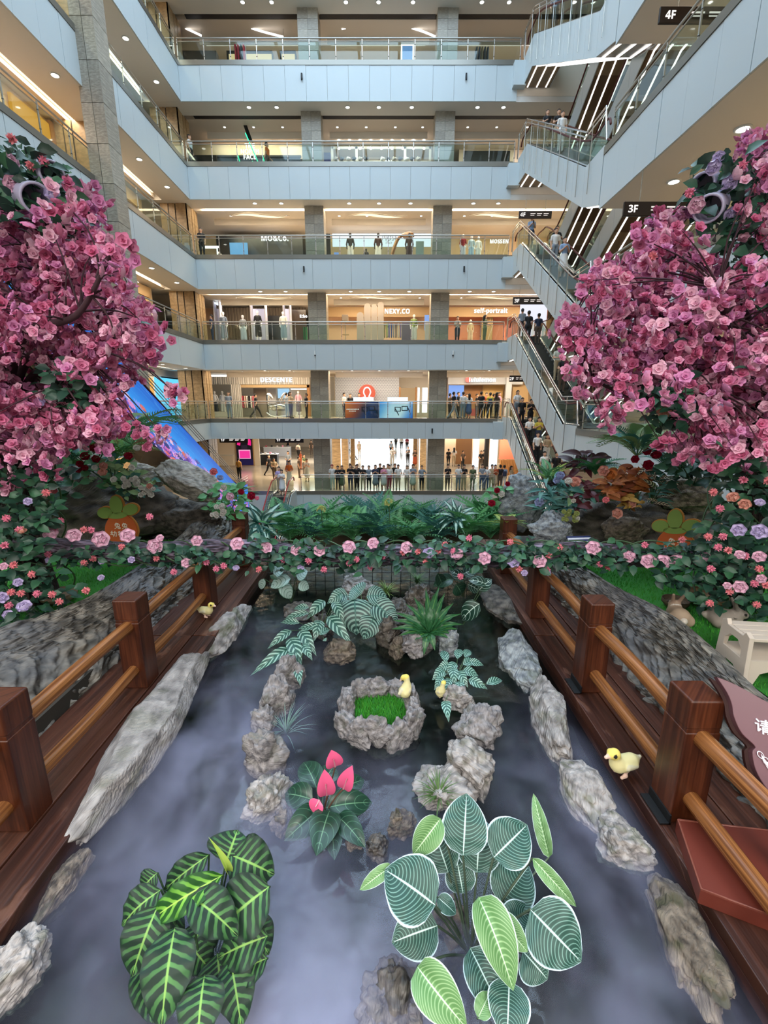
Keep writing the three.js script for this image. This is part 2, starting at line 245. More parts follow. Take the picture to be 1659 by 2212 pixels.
// ---------------------------------------------------------------- escalators
const stepG = mg([bx(-0.5, 0.5, -0.03, 0, -0.2, 0.2), bx(-0.5, 0.5, -0.2, -0.03, 0.17, 0.2)]), stepM = mat(0x4a4a4a, 0.45, { metalness: 0.4 }), redRail = mat(0x5e1f1c, 0.4), stripM = glow(new THREE.Color(1, 0.98, 0.95), 3), brownGlass = mat(0x5a4634, 0.12), clad = mat(0xc9d0d0, 0.4);
function escalator(name, label, x0, x1, zTop, dir, yTop, o = {}) {          // s runs from the top end; dir: +1 towards the viewer
  const t = thing(name, label, 'escalator', [0, 0, 0]), drop = o.drop ?? 4.88, run = drop / Math.tan(Math.PI / 6), A = o.flat ?? 1.65, S = [0, A, A + run, A + run + 1.55], Y = [0, 0, -drop, -drop];
  const yAt = (s) => s <= S[1] ? 0 : s >= S[2] ? -drop : -(s - S[1]) / run * drop, pt = (x, s, dy) => V(x, yTop + yAt(s) + dy, zTop + dir * s), h = o.depth ?? 1.25;
  const low = (s) => s < S[1] - 0.3 ? -h : s > S[2] + 0.3 ? -h - (o.tail ?? 0.25) : -h;
  const quadStrip = (x, sa, sb, da, db, th) => { const a = [pt(x, sa, da(sa)), pt(x, sb, da(sb)), pt(x, sb, db(sb)), pt(x, sa, db(sa))], g = new THREE.BufferGeometry(), ps = [], f = (p, q) => V(p.x + q, p.y, p.z); const fr = a, bk = a.map((p) => f(p, th)); const tri = (p, q, r) => ps.push(p.x, p.y, p.z, q.x, q.y, q.z, r.x, r.y, r.z), quad = (p, q, r, s) => { tri(p, q, r); tri(p, r, s); }; quad(...fr); quad(...bk); for (let i = 0; i < 4; i++) quad(fr[i], fr[(i + 1) % 4], bk[(i + 1) % 4], bk[i]); g.setAttribute('position', new THREE.Float32BufferAttribute(ps, 3)); g.computeVertexNormals(); return g; };
  const cuts = [0]; for (let s = A; s < S[2] - 0.2; s += (S[2] - A) / Math.round((S[2] - A) / 1.3)) cuts.push(s); cuts.push(S[2], S[3]);
  for (const [x, th] of o.sides ?? [[x0, 0.04], [x1, -0.04]]) for (let i = 0; i < cuts.length - 1; i++) { const a = cuts[i] + 0.006, b = cuts[i + 1] - 0.006; M('side_panel', quadStrip(x, a, b, () => 0.12, low, th), o.sideM ?? clad, t); }
  for (const x of [x0 + 0.14, x1 - 0.14]) {
    M('glass_balustrade', mg([[0.3, S[1]], [S[1], S[2]], [S[2], S[3] - 0.3]].map(([a, b]) => quadStrip(x, a, b, () => 0.12, () => 0.95, 0.012))), pane, t);
    const hr = []; for (const s of [0.15, S[1] - 0.5, S[1] + 0.1, S[2] - 0.1, S[2] + 0.5, S[3] - 0.15]) hr.push(pt(x, s, 1.0)); hr.unshift(pt(x, 0, 0.75)); hr.push(pt(x, S[3], 0.75));
    M('handrail', tube(hr, 0.04, 6, 40), o.rail ?? redRail, t);
    M('skirt_trim', tube([pt(x, 0.1, 0.14), pt(x, S[1], 0.14), pt(x, S[2], 0.14), pt(x, S[3] - 0.1, 0.14)], 0.05, 6), chrome, t);
  }
  if (o.steps) { const n = Math.floor((S[3] - 0.6) / 0.4); for (let i = 0; i < n; i++) { const q = M('step', stepG, stepM, t), s = 0.5 + i * 0.4, p = pt((x0 + x1) / 2, s, 0.02); q.position.copy(p); q.rotation.y = dir > 0 ? 0 : Math.PI; q.scale.x = (x1 - x0 - 0.34); } }
  else M('step_band', mg([[0.2, S[1]], [S[1], S[2]], [S[2], S[3]]].map(([a, b]) => { const g = quadStrip(x0 + 0.2, a, b, () => -0.1, () => 0.02, x1 - x0 - 0.4); return g; })), stepM, t);
  for (let i = 0; i < cuts.length - 1; i++) M('soffit_panel', quadStrip(x0 + 0.05, cuts[i] + 0.005, cuts[i + 1] - 0.005, low, (s) => low(s) + 0.05, x1 - x0 - 0.1), i % 2 ? brownGlass : mat(0x77634c, 0.2), t);
  if (!o.dark) for (const u of [0.1, 0.5, 0.9]) M('light_strip', mg([[0.05, S[1]], [S[1], S[2]], [S[2], S[3] - 0.05]].map(([a, b]) => quadStrip(lerp(x0 + 0.1, x1 - 0.16, u), a, b, (s) => low(s) - 0.03, (s) => low(s), 0.06))), stripM, t);
  if (o.rods) {
    const x = x0 - 0.07; for (const dy of [1.28, 1.12]) M('safety_rail', tube([pt(x + 0.05, -0.1, 0.2), pt(x, 0.1, dy), pt(x, S[1], dy), pt(x, S[2], dy), pt(x, S[3], dy), pt(x + 0.05, S[3] + 0.15, 0.2)], 0.028, 6), chrome, t);
    for (let s = 0.3; s < S[3]; s += 1.15) M('rod', tube([pt(x, s, 1.28), pt(x, s, -1.0)], 0.018, 5), steel, t);
  }
  return { t, pt, S };
}
const EA = [];
for (let k = 5; k >= 1; k--) EA[k] = escalator('escalator', `white clad escalator descending from the ${LEVEL[k]} towards the walkway below, with chrome safety rails`, XR, 9.35, -30, 1, FL(k), { steps: 1, rods: 1, tail: 0.5 });
for (let k = 1; k <= 4; k++) for (const [x0, n] of [[9.7, 'inner'], [11.55, 'outer']]) escalator('escalator', `${n} escalator rising from the ${LEVEL[k]} behind the white clad one, light strips underneath`, x0, x0 + 1.5, -18.3, -1, FL(k + 1), { depth: 1.0, tail: 0 });
EA[0] = escalator('escalator', 'escalator with red handrails going down beyond the fern hedge', -7.4, -6, -30, 1, FL(0), { steps: 1, rail: mat(0xa32a2e, 0.4) });
for (const [k, px] of [[1, 1], [2, 1], [3, 1], [4, 1], [5, 1]]) {            // small boxed landings where the rails end
  const t = struct('trim_' + (taken.fas = (taken.fas ?? 0) + 1), `boxed white landing edge at the head of the ${LEVEL[k]} escalator`, 'fascia'); M('box', rbx(0.7, 1.15, 0.5, 0.02, 7.55, FL(k) - 0.75, -29.9), whitePanel, t);
}
// the long escalator with the coral reef screen on its side
{
  const e = escalator('escalator', 'long escalator whose side is a bright blue coral reef screen', -10.6, -9, -9.3, -1, FL(2), { drop: 9.76, sides: [[-10.6, 0.04]], flat: 1, dark: 1 });
  const reef = canvasTex(1024, 256, (c, w, h) => {
    const g = c.createLinearGradient(0, 0, 0, h); g.addColorStop(0, '#0a5fd0'); g.addColorStop(0.5, '#2f9df5'); g.addColorStop(1, '#2a4fb4'); c.fillStyle = g; c.fillRect(0, 0, w, h); const r = rng(5);
    for (let i = 0; i < 120; i++) { c.strokeStyle = `rgba(150,220,255,${0.1 + r() * 0.25})`; c.lineWidth = 1 + r() * 3; const x = r() * w, y = r() * h * 0.4; c.beginPath(); c.moveTo(x, y); c.lineTo(x + 20 + r() * 60, y + r() * 12); c.stroke(); }
    for (let i = 0; i < 900; i++) { const x = r() * w, y = h * (0.42 + 0.58 * Math.sqrt(r())), q = 3 + r() * 11; c.fillStyle = ['#e86ab8', '#f06a5a', '#7a4fd0', '#b9a2ff', '#23306e', '#ff9ad0', '#3a7be8', '#5a2a86', '#ffd0f0'][Math.floor(r() * 9)]; c.globalAlpha = 0.85; if (r() < 0.5) { c.beginPath(); c.arc(x, y, q, 0, 7); c.fill(); } else for (let b = 0; b < 5; b++) { c.beginPath(); c.ellipse(x + (b - 2) * q * 0.5, y - q * (1 - Math.abs(b - 2) * 0.2), q * 0.18, q, (b - 2) * 0.25, 0, 7); c.fill(); } }
    c.globalAlpha = 1;
  });
  const ps = [], uv = [], q = (s, d, u, v) => { const p = e.pt(-8.96, s, d); ps.push(p.x, p.y, p.z); uv.push(u, v); }, S = e.S;
  const seg = [0, S[1], S[2], S[3]];
  for (let i = 0; i < 3; i++) { const a = seg[i], b = seg[i + 1], L = S[3]; q(a, -1.3, a / L, 0); q(b, -1.3, b / L, 0); q(b, 0.75, b / L, 1); q(a, -1.3, a / L, 0); q(b, 0.75, b / L, 1); q(a, 0.75, a / L, 1); }
  const g = new THREE.BufferGeometry(); g.setAttribute('position', new THREE.Float32BufferAttribute(ps, 3)); g.setAttribute('uv', new THREE.Float32BufferAttribute(uv, 2)); g.computeVertexNormals();
  M('screen', g, new THREE.MeshStandardMaterial({ color: 0x050505, roughness: 0.4, emissive: 0xffffff, emissiveMap: reef, emissiveIntensity: 0.95, side: THREE.DoubleSide }), e.t);
  M('screen_back', g.clone().translate(-0.06, 0, 0), darkSteel, e.t);
  for (const d of [1.0, 1.15, 1.3]) M('safety_rail', tube([e.pt(-8.9, S[0], d), e.pt(-8.9, S[1], d), e.pt(-8.9, S[2], d), e.pt(-8.9, S[3], d)], 0.02, 5), steel, e.t);
  const a = e.pt(-8.7, 8, -0.3); areaLight(a.x, a.y, a.z, 9, 1.4, new THREE.Color(0.35, 0.6, 1), 0.9, [50, a.y, a.z]);
}
// ---------------------------------------------------------------- the garden: ground, pond, decks
const rockM = new THREE.MeshStandardMaterial({ vertexColors: true, roughness: 0.82, bumpMap: texFine, bumpScale: 0.005, side: THREE.DoubleSide });
const wetM = new THREE.MeshStandardMaterial({ vertexColors: true, roughness: 0.45, bumpMap: texFine, bumpScale: 0.004, side: THREE.DoubleSide });
const lin = (h) => { const c = new THREE.Color(h); return [c.r, c.g, c.b]; };
function paint(g, fn) { const p = g.attributes.position, a = new Float32Array(p.count * 3); for (let i = 0; i < p.count; i++) a.set(fn(p.getX(i), p.getY(i), p.getZ(i)), i * 3); g.setAttribute('color', new THREE.BufferAttribute(a, 3)); return g; }
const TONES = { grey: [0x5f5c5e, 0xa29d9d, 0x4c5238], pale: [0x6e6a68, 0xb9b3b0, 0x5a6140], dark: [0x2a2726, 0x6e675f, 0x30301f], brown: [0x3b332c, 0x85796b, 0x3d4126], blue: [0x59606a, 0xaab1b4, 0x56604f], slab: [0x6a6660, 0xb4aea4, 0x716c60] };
const icoCache = {};
function rock(rx, ry, rz, seed, { detail = 14, tone = 'grey', e = 3, rough = 0.3, moss = 0.35 } = {}) {
  const base = icoCache[detail] ??= (() => { const g = new THREE.IcosahedronGeometry(1, detail); g.deleteAttribute('uv'); g.deleteAttribute('normal'); return mergeVertices(g, 1e-4); })();
  const g = base.clone(), p = g.attributes.position, s = seed * 7.31, uv = new Float32Array(p.count * 2), R = Math.max(rx, ry, rz), fx = rx / R, fy = ry / R, fz = rz / R;
  const rr = rng(seed * 977 + 13), planes = []; for (let i = 0; i < 17; i++) { const a = V(rr() - 0.5, rr() - 0.5, rr() - 0.5).normalize(); planes.push([a.x, a.y, a.z, 0.76 + 0.26 * rr()]); }
  for (let i = 0; i < p.count; i++) {
    let x = p.getX(i), y = p.getY(i), z = p.getZ(i), q = Math.pow(Math.abs(x) ** e + Math.abs(y) ** e + Math.abs(z) ** e, -1 / e); for (const [a, b, c, h] of planes) { const dt = a * x + b * y + c * z; if (dt > 0.2) q = Math.min(q, h / dt); } x *= q; y *= q; z *= q;
    const X = x * fx, Y = y * fy, Z = z * fz;
    let k = 1.04 + rough * fbm(X * 1.9 + s, Y * 1.9, Z * 1.9, 3) * 1.2 - 0.1 * rough * smooth(0.12, 0, Math.abs(fbm(X * 2.6 + s, Y * 3.4, Z * 2.6 + s, 3))) * 2 + 0.06 * fbm(X * 9, Y * 14 + s, Z * 9, 3);
    k += 0.05 * Math.round(fbm(X * 2 + s, Y * 6 + 5, Z * 2, 2) * 6) / 2;
    p.setXYZ(i, x * k * rx, y * k * ry, z * k * rz); uv[i * 2] = (X + Z * 0.6) * R * 5; uv[i * 2 + 1] = (Y + Z * 0.5) * R * 5;
  }
  g.setAttribute('uv', new THREE.BufferAttribute(uv, 2)); g.computeVertexNormals();
  const [a, b, c] = TONES[tone].map(lin);
  return paint(g, (x, y, z) => { const f = 6 / (R + 0.25), n = clamp(fbm(x * f * 2 + s, y * f * 3, z * f * 2, 4) * 1.7 + 0.52), m = smooth(0.05, 0.25, fbm(x * f + s + 9, y * f, z * f, 4)) * moss; return mix3(mix3(a, b, n), c, m); });
}
const bedTop = -0.34, WATER = -0.1, GRASS = 0.12;
structMesh('ground', mg([bx(-5.2, 5.2, -9.3, -0.42, -4.75, 2), bx(-5.2, -1.62, -0.42, 0.06, -4.75, 2), bx(1.42, 5.2, -0.42, 0.06, -4.75, 2)]), mat(0x3b3833, 0.9), 'dark base block that carries the garden', 'platform');
{
  const g = new THREE.PlaneGeometry(3.1, 6.6, 110, 200).rotateX(-Math.PI / 2).translate(-0.1, 0, -1.4), p = g.attributes.position;
  for (let i = 0; i < p.count; i++) { const x = p.getX(i), z = p.getZ(i), edge = smooth(0.75, 1.15, Math.abs(x + 0.06)); p.setY(i, bedTop + 0.09 * fbm(x * 3, 2, z * 3, 4) + 0.05 * Math.abs(fbm(x * 9, 5, z * 9, 3)) + edge * 0.16); }
  g.computeVertexNormals(); const a = lin(0x1c1916), b = lin(0x565046), c = lin(0x3c4427);
  paint(g, (x, y, z) => mix3(mix3(a, b, clamp(fbm(x * 5, 1, z * 5, 5) * 1.8 + 0.35)), c, smooth(0, 0.3, fbm(x * 2.2 + 4, 3, z * 2.2, 4)) * 0.6));
  structMesh('ground', g, wetM, 'dark mottled stone bed of the pond', 'pond bed');
  const wt = dataTex(256, (u, v) => { const n = clamp(wrap((a, b) => fbm(a * 6, b * 6, 11, 2))(u, v) + 0.5) * 255; return [n, n, n]; }, { srgb: false });
  const wg = new THREE.PlaneGeometry(2.6, 6.4, 1, 1).rotateX(-Math.PI / 2).translate(-0.07, WATER, -1.3); const uv = wg.attributes.uv; for (let i = 0; i < uv.count; i++) uv.setXY(i, uv.getX(i) * 2.6 * 1.3, uv.getY(i) * 6.4 * 1.3);
  structMesh('water', wg, new THREE.MeshPhysicalMaterial({ color: 0xa9b8b4, roughness: 0.06, transmission: 1, thickness: 0, ior: 1.33, bumpMap: wt, bumpScale: 0.0025, side: THREE.DoubleSide }), 'clear rippled water of the duckling pond', 'water');
}
// decks
for (const [s, xs, nm] of [[-1, [-1.12, -1.275, -1.43, -1.6], 'beside the long pale edge stone'], [1, [1.0, 1.14, 1.28, 1.42], 'beside the brown notice board']]) {
  const t = struct('floor', `weathered reddish plank deck ${nm}`, 'deck');
  for (let i = 0; i < 3; i++) for (let j = 0; j < 3; j++) { const a = Math.min(xs[i], xs[i + 1]), b = Math.max(xs[i], xs[i + 1]), g = rbx(b - a - 0.006, 0.045, 2.14, 0.004, (a + b) / 2, -0.0225 - ((i + j) % 2) * 0.002, 0.55 - j * 2.15), uv = g.attributes.uv, p = g.attributes.position; for (let k = 0; k < uv.count; k++) uv.setXY(k, p.getX(k) * 1.7 + i * 0.37, p.getZ(k) * 0.7 + j * 0.2 + p.getY(k)); M('plank', g, plankM[(i + j) % 3], t); }
  M('edge_board', rbx(0.03, 0.16, 6.4, 0.004, xs[0] + s * 0.02, -0.13, -1.6), plankM[1], t);
}
const postGeo = (() => { const g = mg([rbx(0.125, 0.385, 0.125, 0.006, 0, 0.1925, 0), rbx(0.117, 0.02, 0.117, 0.002, 0, 0.39, 0), rbx(0.125, 0.115, 0.125, 0.01, 0, 0.455, 0)]), uv = g.attributes.uv, p = g.attributes.position; for (let i = 0; i < uv.count; i++) uv.setXY(i, (p.getX(i) + p.getZ(i)) * 2.2, p.getY(i) * 0.9); return g; })();
const RAILS = [[-1, -1.34, [1.34, 2.17, 3.1, 4.0], 'beside the coral reef screen escalator'], [1, 1.11, [1.377, 2.13, 2.97, 3.82], 'beside the brown notice board']];
for (const [s, x, ds, nm] of RAILS) {
  const fence = thing('post_and_rail_fence', `low brown wooden post and pole fence on the deck ${nm}`, 'fence', [x, 0, 0]);
  ds.forEach((d, i) => { const p = M('post', postGeo, wood, fence); p.position.set(0, 0, -d); if (s > 0 && i < 2) M('bracket', mg([bx(-0.1, -0.062, 0, 0.006, -0.06, 0.07), bx(-0.068, -0.062, 0, 0.04, -0.06, 0.07)]), black, p); });
  const ends = [0.35, ...ds];
  for (let i = 0; i < ends.length - 1; i++) for (const [y, r, dy] of [[0.36, 0.033, 0.01], [0.11, 0.03, -0.008]]) {
    const g = tube([V(0, y, -ends[i]), V(0.004, y + dy, -(ends[i] + ends[i + 1]) / 2), V(0, y, -ends[i + 1])], [r, r * 0.94, r], 12, 10); M(y > 0.2 ? 'top_pole' : 'lower_pole', g, poleM, fence);
  }
}
// carved rock walls between deck and lawns
const wallM = new THREE.MeshStandardMaterial({ vertexColors: true, roughness: 0.75, bumpMap: texBarkB, bumpScale: 0.012, side: THREE.DoubleSide });
function rockWall(label, st, s) {
  const c = new THREE.CatmullRomCurve3(st.map((q) => V(q[1], 0, q[0]))), c2 = new THREE.CatmullRomCurve3(st.map((q) => V(q[2], q[3], q[0]))), NU = 320, NV = 110, pos = [], uv = [], idx = [];
  for (let i = 0; i <= NU; i++) { const f = c.getPoint(i / NU), k = c2.getPoint(i / NU);
    for (let j = 0; j <= NV; j++) { const v = j / NV; let x, y; if (v < 0.65) { const t = v / 0.65; x = lerp(f.x, k.x, t ** 1.2); y = lerp(-0.06, k.y, Math.sin(t * Math.PI / 2) ** 0.85); } else { const t = (v - 0.65) / 0.35; x = k.x + s * 0.3 * t; y = k.y - (k.y - 0.07) * (t * t * (3 - 2 * t)); }
      const z = -f.z, n = 0.07 * fbm(f.z * 2.2, y * 3 + v * 2, x * 2, 3), wp = fbm(f.z * 1.6, v * 2.4, 1, 3) * 3.2, w = 0.004 * Math.sin(24 * (v * 0.8 + f.z * 0.5) + 5 * wp) * smooth(0, 0.3, fbm(f.z * 2, v * 3, 7, 2)), q = 0.045 * Math.abs(fbm(f.z * 10 + wp, v * 10 + wp, 3, 4)) * 2;
      pos.push(x - s * (n + w + q), y + (n + w + q) * 0.7, z); uv.push(v * 1.3 + wp * 0.05, f.z * 1.3 + wp * 0.05); if (i && j) { const o = i * (NV + 1) + j; idx.push(o, o - 1, o - NV - 2, o, o - NV - 2, o - NV - 1); } } }
  const g = new THREE.BufferGeometry(); g.setAttribute('position', new THREE.Float32BufferAttribute(pos, 3)); g.setAttribute('uv', new THREE.Float32BufferAttribute(uv, 2)); g.setIndex(idx); g.computeVertexNormals();
  const a = lin(0x45433f), b = lin(0x8f8b83), d = lin(0x6d7178);
  paint(g, (x, y, z) => mix3(mix3(a, b, clamp(fbm(x * 16, y * 16, z * 16, 5) * 2 + 0.45)), d, smooth(-0.05, 0.3, fbm(x * 2, y * 2 + 4, z * 2, 3)) * 0.7));
  tag(M('rock_wall', g, wallM), label, 'rock wall');
}
rockWall('grey carved rock wall curving beside the lawn with the wooden bowl', [[4.7, -1.56, -1.9, 0.42], [3.9, -1.57, -1.82, 0.34], [3.2, -1.58, -1.84, 0.3], [2.6, -1.6, -1.88, 0.3], [2.2, -1.61, -2.08, 0.31], [1.8, -1.62, -2.32, 0.33], [1.2, -1.64, -2.6, 0.35], [0.4, -1.66, -2.8, 0.35]], -1);
rockWall('grey carved rock wall beside the lawn with the wooden stool', [[3.9, 1.38, 1.44, 0.26], [3.3, 1.38, 1.48, 0.3], [2.8, 1.38, 1.52, 0.31], [2.36, 1.39, 1.64, 0.31], [2.0, 1.4, 1.62, 0.31], [1.65, 1.4, 1.58, 0.3], [1.3, 1.41, 1.62, 0.3], [0.5, 1.42, 1.75, 0.3]], 1);
// lawns
const bladeG = (() => { const g = new THREE.BufferGeometry(); g.setAttribute('position', new THREE.Float32BufferAttribute([-0.002, 0, 0, 0.002, 0, 0, 0.001, 0.022, 0.006], 3)); g.computeVertexNormals(); return g; })(), grassM = mat(0x45a035, 0.7);
function lawn(name, label, pts, y, n, seed, parent, h = 1) {
  const sh = new THREE.Shape(pts.map((p) => new THREE.Vector2(p[0], -p[1]))), r = rng(seed), holder = parent ?? struct('floor', label, 'lawn');
  M('turf', new THREE.ShapeGeometry(sh).rotateX(-Math.PI / 2).translate(0, y, 0), mat(0x2c7a28, 0.9), holder);
  const xs = pts.map((p) => p[0]), zs = pts.map((p) => p[1]), x0 = Math.min(...xs), x1 = Math.max(...xs), z0 = Math.min(...zs), z1 = Math.max(...zs), im = new THREE.InstancedMesh(bladeG, grassM, n), m = new THREE.Matrix4(), col = new THREE.Color();
  const inside = (x, z) => { let c = false; for (let i = 0, j = pts.length - 1; i < pts.length; j = i++) { const a = pts[i], b = pts[j]; if ((a[1] > z) !== (b[1] > z) && x < (b[0] - a[0]) * (z - a[1]) / (b[1] - a[1]) + a[0]) c = !c; } return c; };
  for (let i = 0; i < n; i++) { let x, z, k = 0; do { x = lerp(x0, x1, r()); z = lerp(z0, z1, r()); } while (!inside(x, z) && k++ < 30); m.compose(V(x, y, z), new THREE.Quaternion().setFromEuler(new THREE.Euler((r() - 0.5) * 0.7, r() * 6.3, (r() - 0.5) * 0.7)), V(1.2, h * (0.7 + r() * 0.7), 1)); im.setMatrixAt(i, m); im.setColorAt(i, col.setRGB(0.7 + r() * 0.5, 0.75 + r() * 0.4, 0.6 + r() * 0.4)); }
  im.name = 'grass'; im.userData = { kind: 'stuff', label: 'short green artificial grass' }; holder.add(im); return holder;
}
lawn('floor', 'green artificial lawn behind the wall near the wooden bowl', [[-5, -4.4], [-2.1, -4.4], [-2.05, -2.6], [-2.4, -2.1], [-2.9, -1.2], [-5, -1]], GRASS, 26000, 3);
lawn('floor', 'green artificial lawn under the stool and the rabbits', [[1.68, -4.4], [5, -4.4], [5, -0.8], [1.9, -0.8], [1.85, -2], [1.86, -2.4], [1.72, -3]], GRASS, 42000, 4);
// edge stones and rocks in the pond, each a thing
function stone(label, px, py, wpx, hpx, Y, seed, o = {}) {
  const c = W(px, py, Y), zc = (-c.z) * cosP + (EYE - Y) * sinP, k = zc / FOCAL, w = wpx * k / 2, h = hpx * k / 2;
  const m = M(o.name ?? 'stone', rock(w, o.ry ?? h, o.rz ?? w * 0.8, seed, o), o.wet ? wetM : rockM); m.position.copy(c); m.rotation.set(o.tx ?? 0, o.turn ?? 0, o.tz ?? 0); return tag(m, label, 'stone');
}
function along(label, p0, p1, w, h, Y, seed, o = {}) {                      // a long stone between two picture points at one height
  const a = W(...p0, Y), b = W(...p1, Y), c = a.clone().add(b).multiplyScalar(0.5), L = a.distanceTo(b);
  const m = M('edge_stone', rock(w * 1.15, h * 1.1, L / 2 * 1.12, seed, { detail: 24, ...o }), o.wet ? wetM : rockM); m.position.copy(c); m.rotation.y = Math.atan2(b.x - a.x, b.z - a.z); return tag(m, label, 'stone');
}
along('longest pale edge stone lying along the deck with the standing duckling', [425, 1440], [185, 1790], 0.105, 0.1, -0.06, 1, { tone: 'pale', rough: 0.22 });
along('mossy edge stone below the standing duckling', [520, 1310], [440, 1425], 0.1, 0.08, -0.08, 2, { tone: 'pale', moss: 0.6 });
along('thin half-sunk mossy stone strip below the longest edge stone', [185, 1850], [85, 1990], 0.035, 0.06, -0.1, 3, { tone: 'brown', moss: 0.5 });
along('blocky pale stone at the lower corner of the plank deck', [60, 2040], [-30, 2200], 0.07, 0.08, -0.08, 4, { tone: 'pale' });
along('green-grey stone at the far end of the other bank', [1110, 1380], [1135, 1470], 0.1, 0.1, -0.06, 5, { tone: 'blue', moss: 0.5 });
along('pale craggy edge stone opposite the stone ring', [1170, 1475], [1215, 1640], 0.075, 0.09, -0.07, 6, { tone: 'pale' });
along('mossy edge stone beside the duckling on the bank', [1220, 1640], [1300, 1790], 0.07, 0.07, -0.09, 7, { tone: 'pale', moss: 0.5 });
along('yellowish rough edge stone beside the notice board base', [1290, 1790], [1400, 1860], 0.08, 0.07, -0.09, 8, { tone: 'pale', moss: 0.5 });
along('long flat mossy bank stone next to the deck corner', [1430, 1900], [1540, 2190], 0.065, 0.06, -0.09, 9, { tone: 'brown', moss: 0.6 });
along('flat bank rock near the far deck end below the vines', [1060, 1275], [1120, 1350], 0.12, 0.07, -0.09, 10, { tone: 'dark' });
const POND = [
  ['craggy grey rock at the head of the curved stone row', 625, 1460, 52, 80, -0.04, 'grey'], ['rough grey rock second in the curved stone row', 598, 1510, 62, 90, -0.04, 'grey'], ['small grey rock linking the curved stone row', 570, 1560, 50, 50, -0.06, 'grey'], ['large fissured grey rock in the curved stone row', 575, 1640, 70, 110, -0.03, 'grey'], ['mossy low rock at the foot of the curved stone row', 580, 1730, 80, 80, -0.07, 'pale'], ['dark wet rock below the curved stone row', 608, 1778, 46, 46, -0.08, 'brown'],
  ['smooth grey driftwood-like rock below the duckling peeking out', 990, 1510, 50, 40, -0.05, 'pale'], ['long weathered grey rock curving towards the striped plant', 1035, 1570, 84, 70, -0.03, 'grey'], ['layered grey rock with white veins beside the grassy tuft', 1020, 1655, 96, 80, -0.02, 'pale'], ['pale flat rock carrying the spiky green tuft', 965, 1700, 110, 56, -0.05, 'pale'], ['brown pitted rock behind the white-veined plant', 865, 1782, 48, 44, -0.06, 'brown'], ['dark round wet stone under the pink flowers', 815, 1830, 52, 50, -0.08, 'dark'], ['small brown stone between the dark wet stones', 765, 1815, 40, 36, -0.08, 'brown'],
  ['large dark sunken rock at the water edge in front', 850, 2170, 150, 120, -0.1, 'dark'], ['brown rock under the stems of the white-veined plant', 965, 2010, 110, 120, -0.14, 'brown'],
  ['pale craggy rock at the top of the little waterfall', 775, 1275, 80, 62, 0.02, 'pale'], ['dark upright rock beside the waterfall', 905, 1300, 60, 76, 0.0, 'dark'], ['dark wet ledge of the waterfall', 860, 1320, 90, 40, -0.02, 'dark'], ['black wet rock under the waterfall', 840, 1375, 60, 80, -0.06, 'dark'], ['mossy block below the striped leaf plant', 735, 1405, 70, 46, -0.05, 'brown'], ['grey planter rock under the nest fern', 905, 1385, 86, 60, -0.03, 'grey'], ['narrow dark stone beside the nest fern rock', 858, 1400, 34, 64, -0.05, 'brown'], ['purplish porous rock behind the small striped plant', 968, 1390, 40, 66, -0.02, 'blue'], ['dark rock among the far pond leaves', 650, 1325, 90, 34, -0.08, 'dark'], ['dark rock beside the pinnate leaves', 690, 1360, 60, 50, -0.06, 'dark']];
POND.forEach(([l, x, y, w, h, Y, tone], i) => stone(l, x, y, w * (i < 11 ? 1.25 : 1.05), h * (i < 11 ? 1.2 : 1.05), Y, 20 + i, { tone, wet: tone === 'dark', name: 'pond_rock', rough: 0.42, detail: 16, turn: i }));
{ // stone ring with a grass cushion
  const c = W(820, 1545, -0.06), t = thing('stone_ring', 'ring of grey craggy stones holding a patch of grass in the pond', 'stone ring', c);
  const N = 12; for (let i = 0; i < N; i++) { const a = i / N * Math.PI * 2, m = M('stone', rock(0.07, 0.08, 0.042, 60 + i, { detail: 10, tone: 'grey', rough: 0.45 }), rockM, t), q = Math.pow(Math.abs(Math.cos(a)) ** 4 + Math.abs(Math.sin(a)) ** 4, -0.25); m.position.set(Math.cos(a) * q * 0.17, 0.02 + 0.012 * Math.sin(i * 2.3), Math.sin(a) * q * 0.16); m.rotation.y = -a + Math.PI / 2; }
  M('foot', rock(0.19, 0.06, 0.19, 75, { tone: 'dark', detail: 10 }), rockM, t).position.y = -0.06;
  lawn('', '', [...Array(10)].map((_, i) => { const a = i / 10 * Math.PI * 2; return [Math.cos(a) * 0.165, Math.sin(a) * 0.155]; }), 0.015, 2600, 5, t, 1);
}
// back rocks
const BACK = [
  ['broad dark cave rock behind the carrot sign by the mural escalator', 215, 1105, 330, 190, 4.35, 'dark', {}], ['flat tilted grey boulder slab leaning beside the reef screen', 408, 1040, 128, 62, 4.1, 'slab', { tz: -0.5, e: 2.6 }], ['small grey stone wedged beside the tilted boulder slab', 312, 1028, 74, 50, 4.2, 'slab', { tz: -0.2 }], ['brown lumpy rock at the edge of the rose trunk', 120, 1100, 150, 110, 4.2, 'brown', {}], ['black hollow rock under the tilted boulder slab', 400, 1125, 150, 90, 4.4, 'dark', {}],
  ['tall grey rock at the end of the fern hedge', 1125, 1085, 90, 110, 4.3, 'blue', {}], ['pointed grey rock behind the pole fence', 1190, 1145, 90, 84, 3.75, 'blue', { e: 2 }], ['flat pale ledge stone under the autumn leaves', 1290, 1062, 90, 44, 4.1, 'slab', {}], ['broad dark cave rock behind the other carrot sign', 1370, 1135, 330, 160, 4.4, 'dark', {}], ['brown layered ledge rock beside the rose-covered trunk', 1480, 1065, 130, 76, 4.1, 'brown', {}], ['low brown rock under the autumn leaf bouquet', 1350, 1150, 90, 70, 4.0, 'brown', {}]];
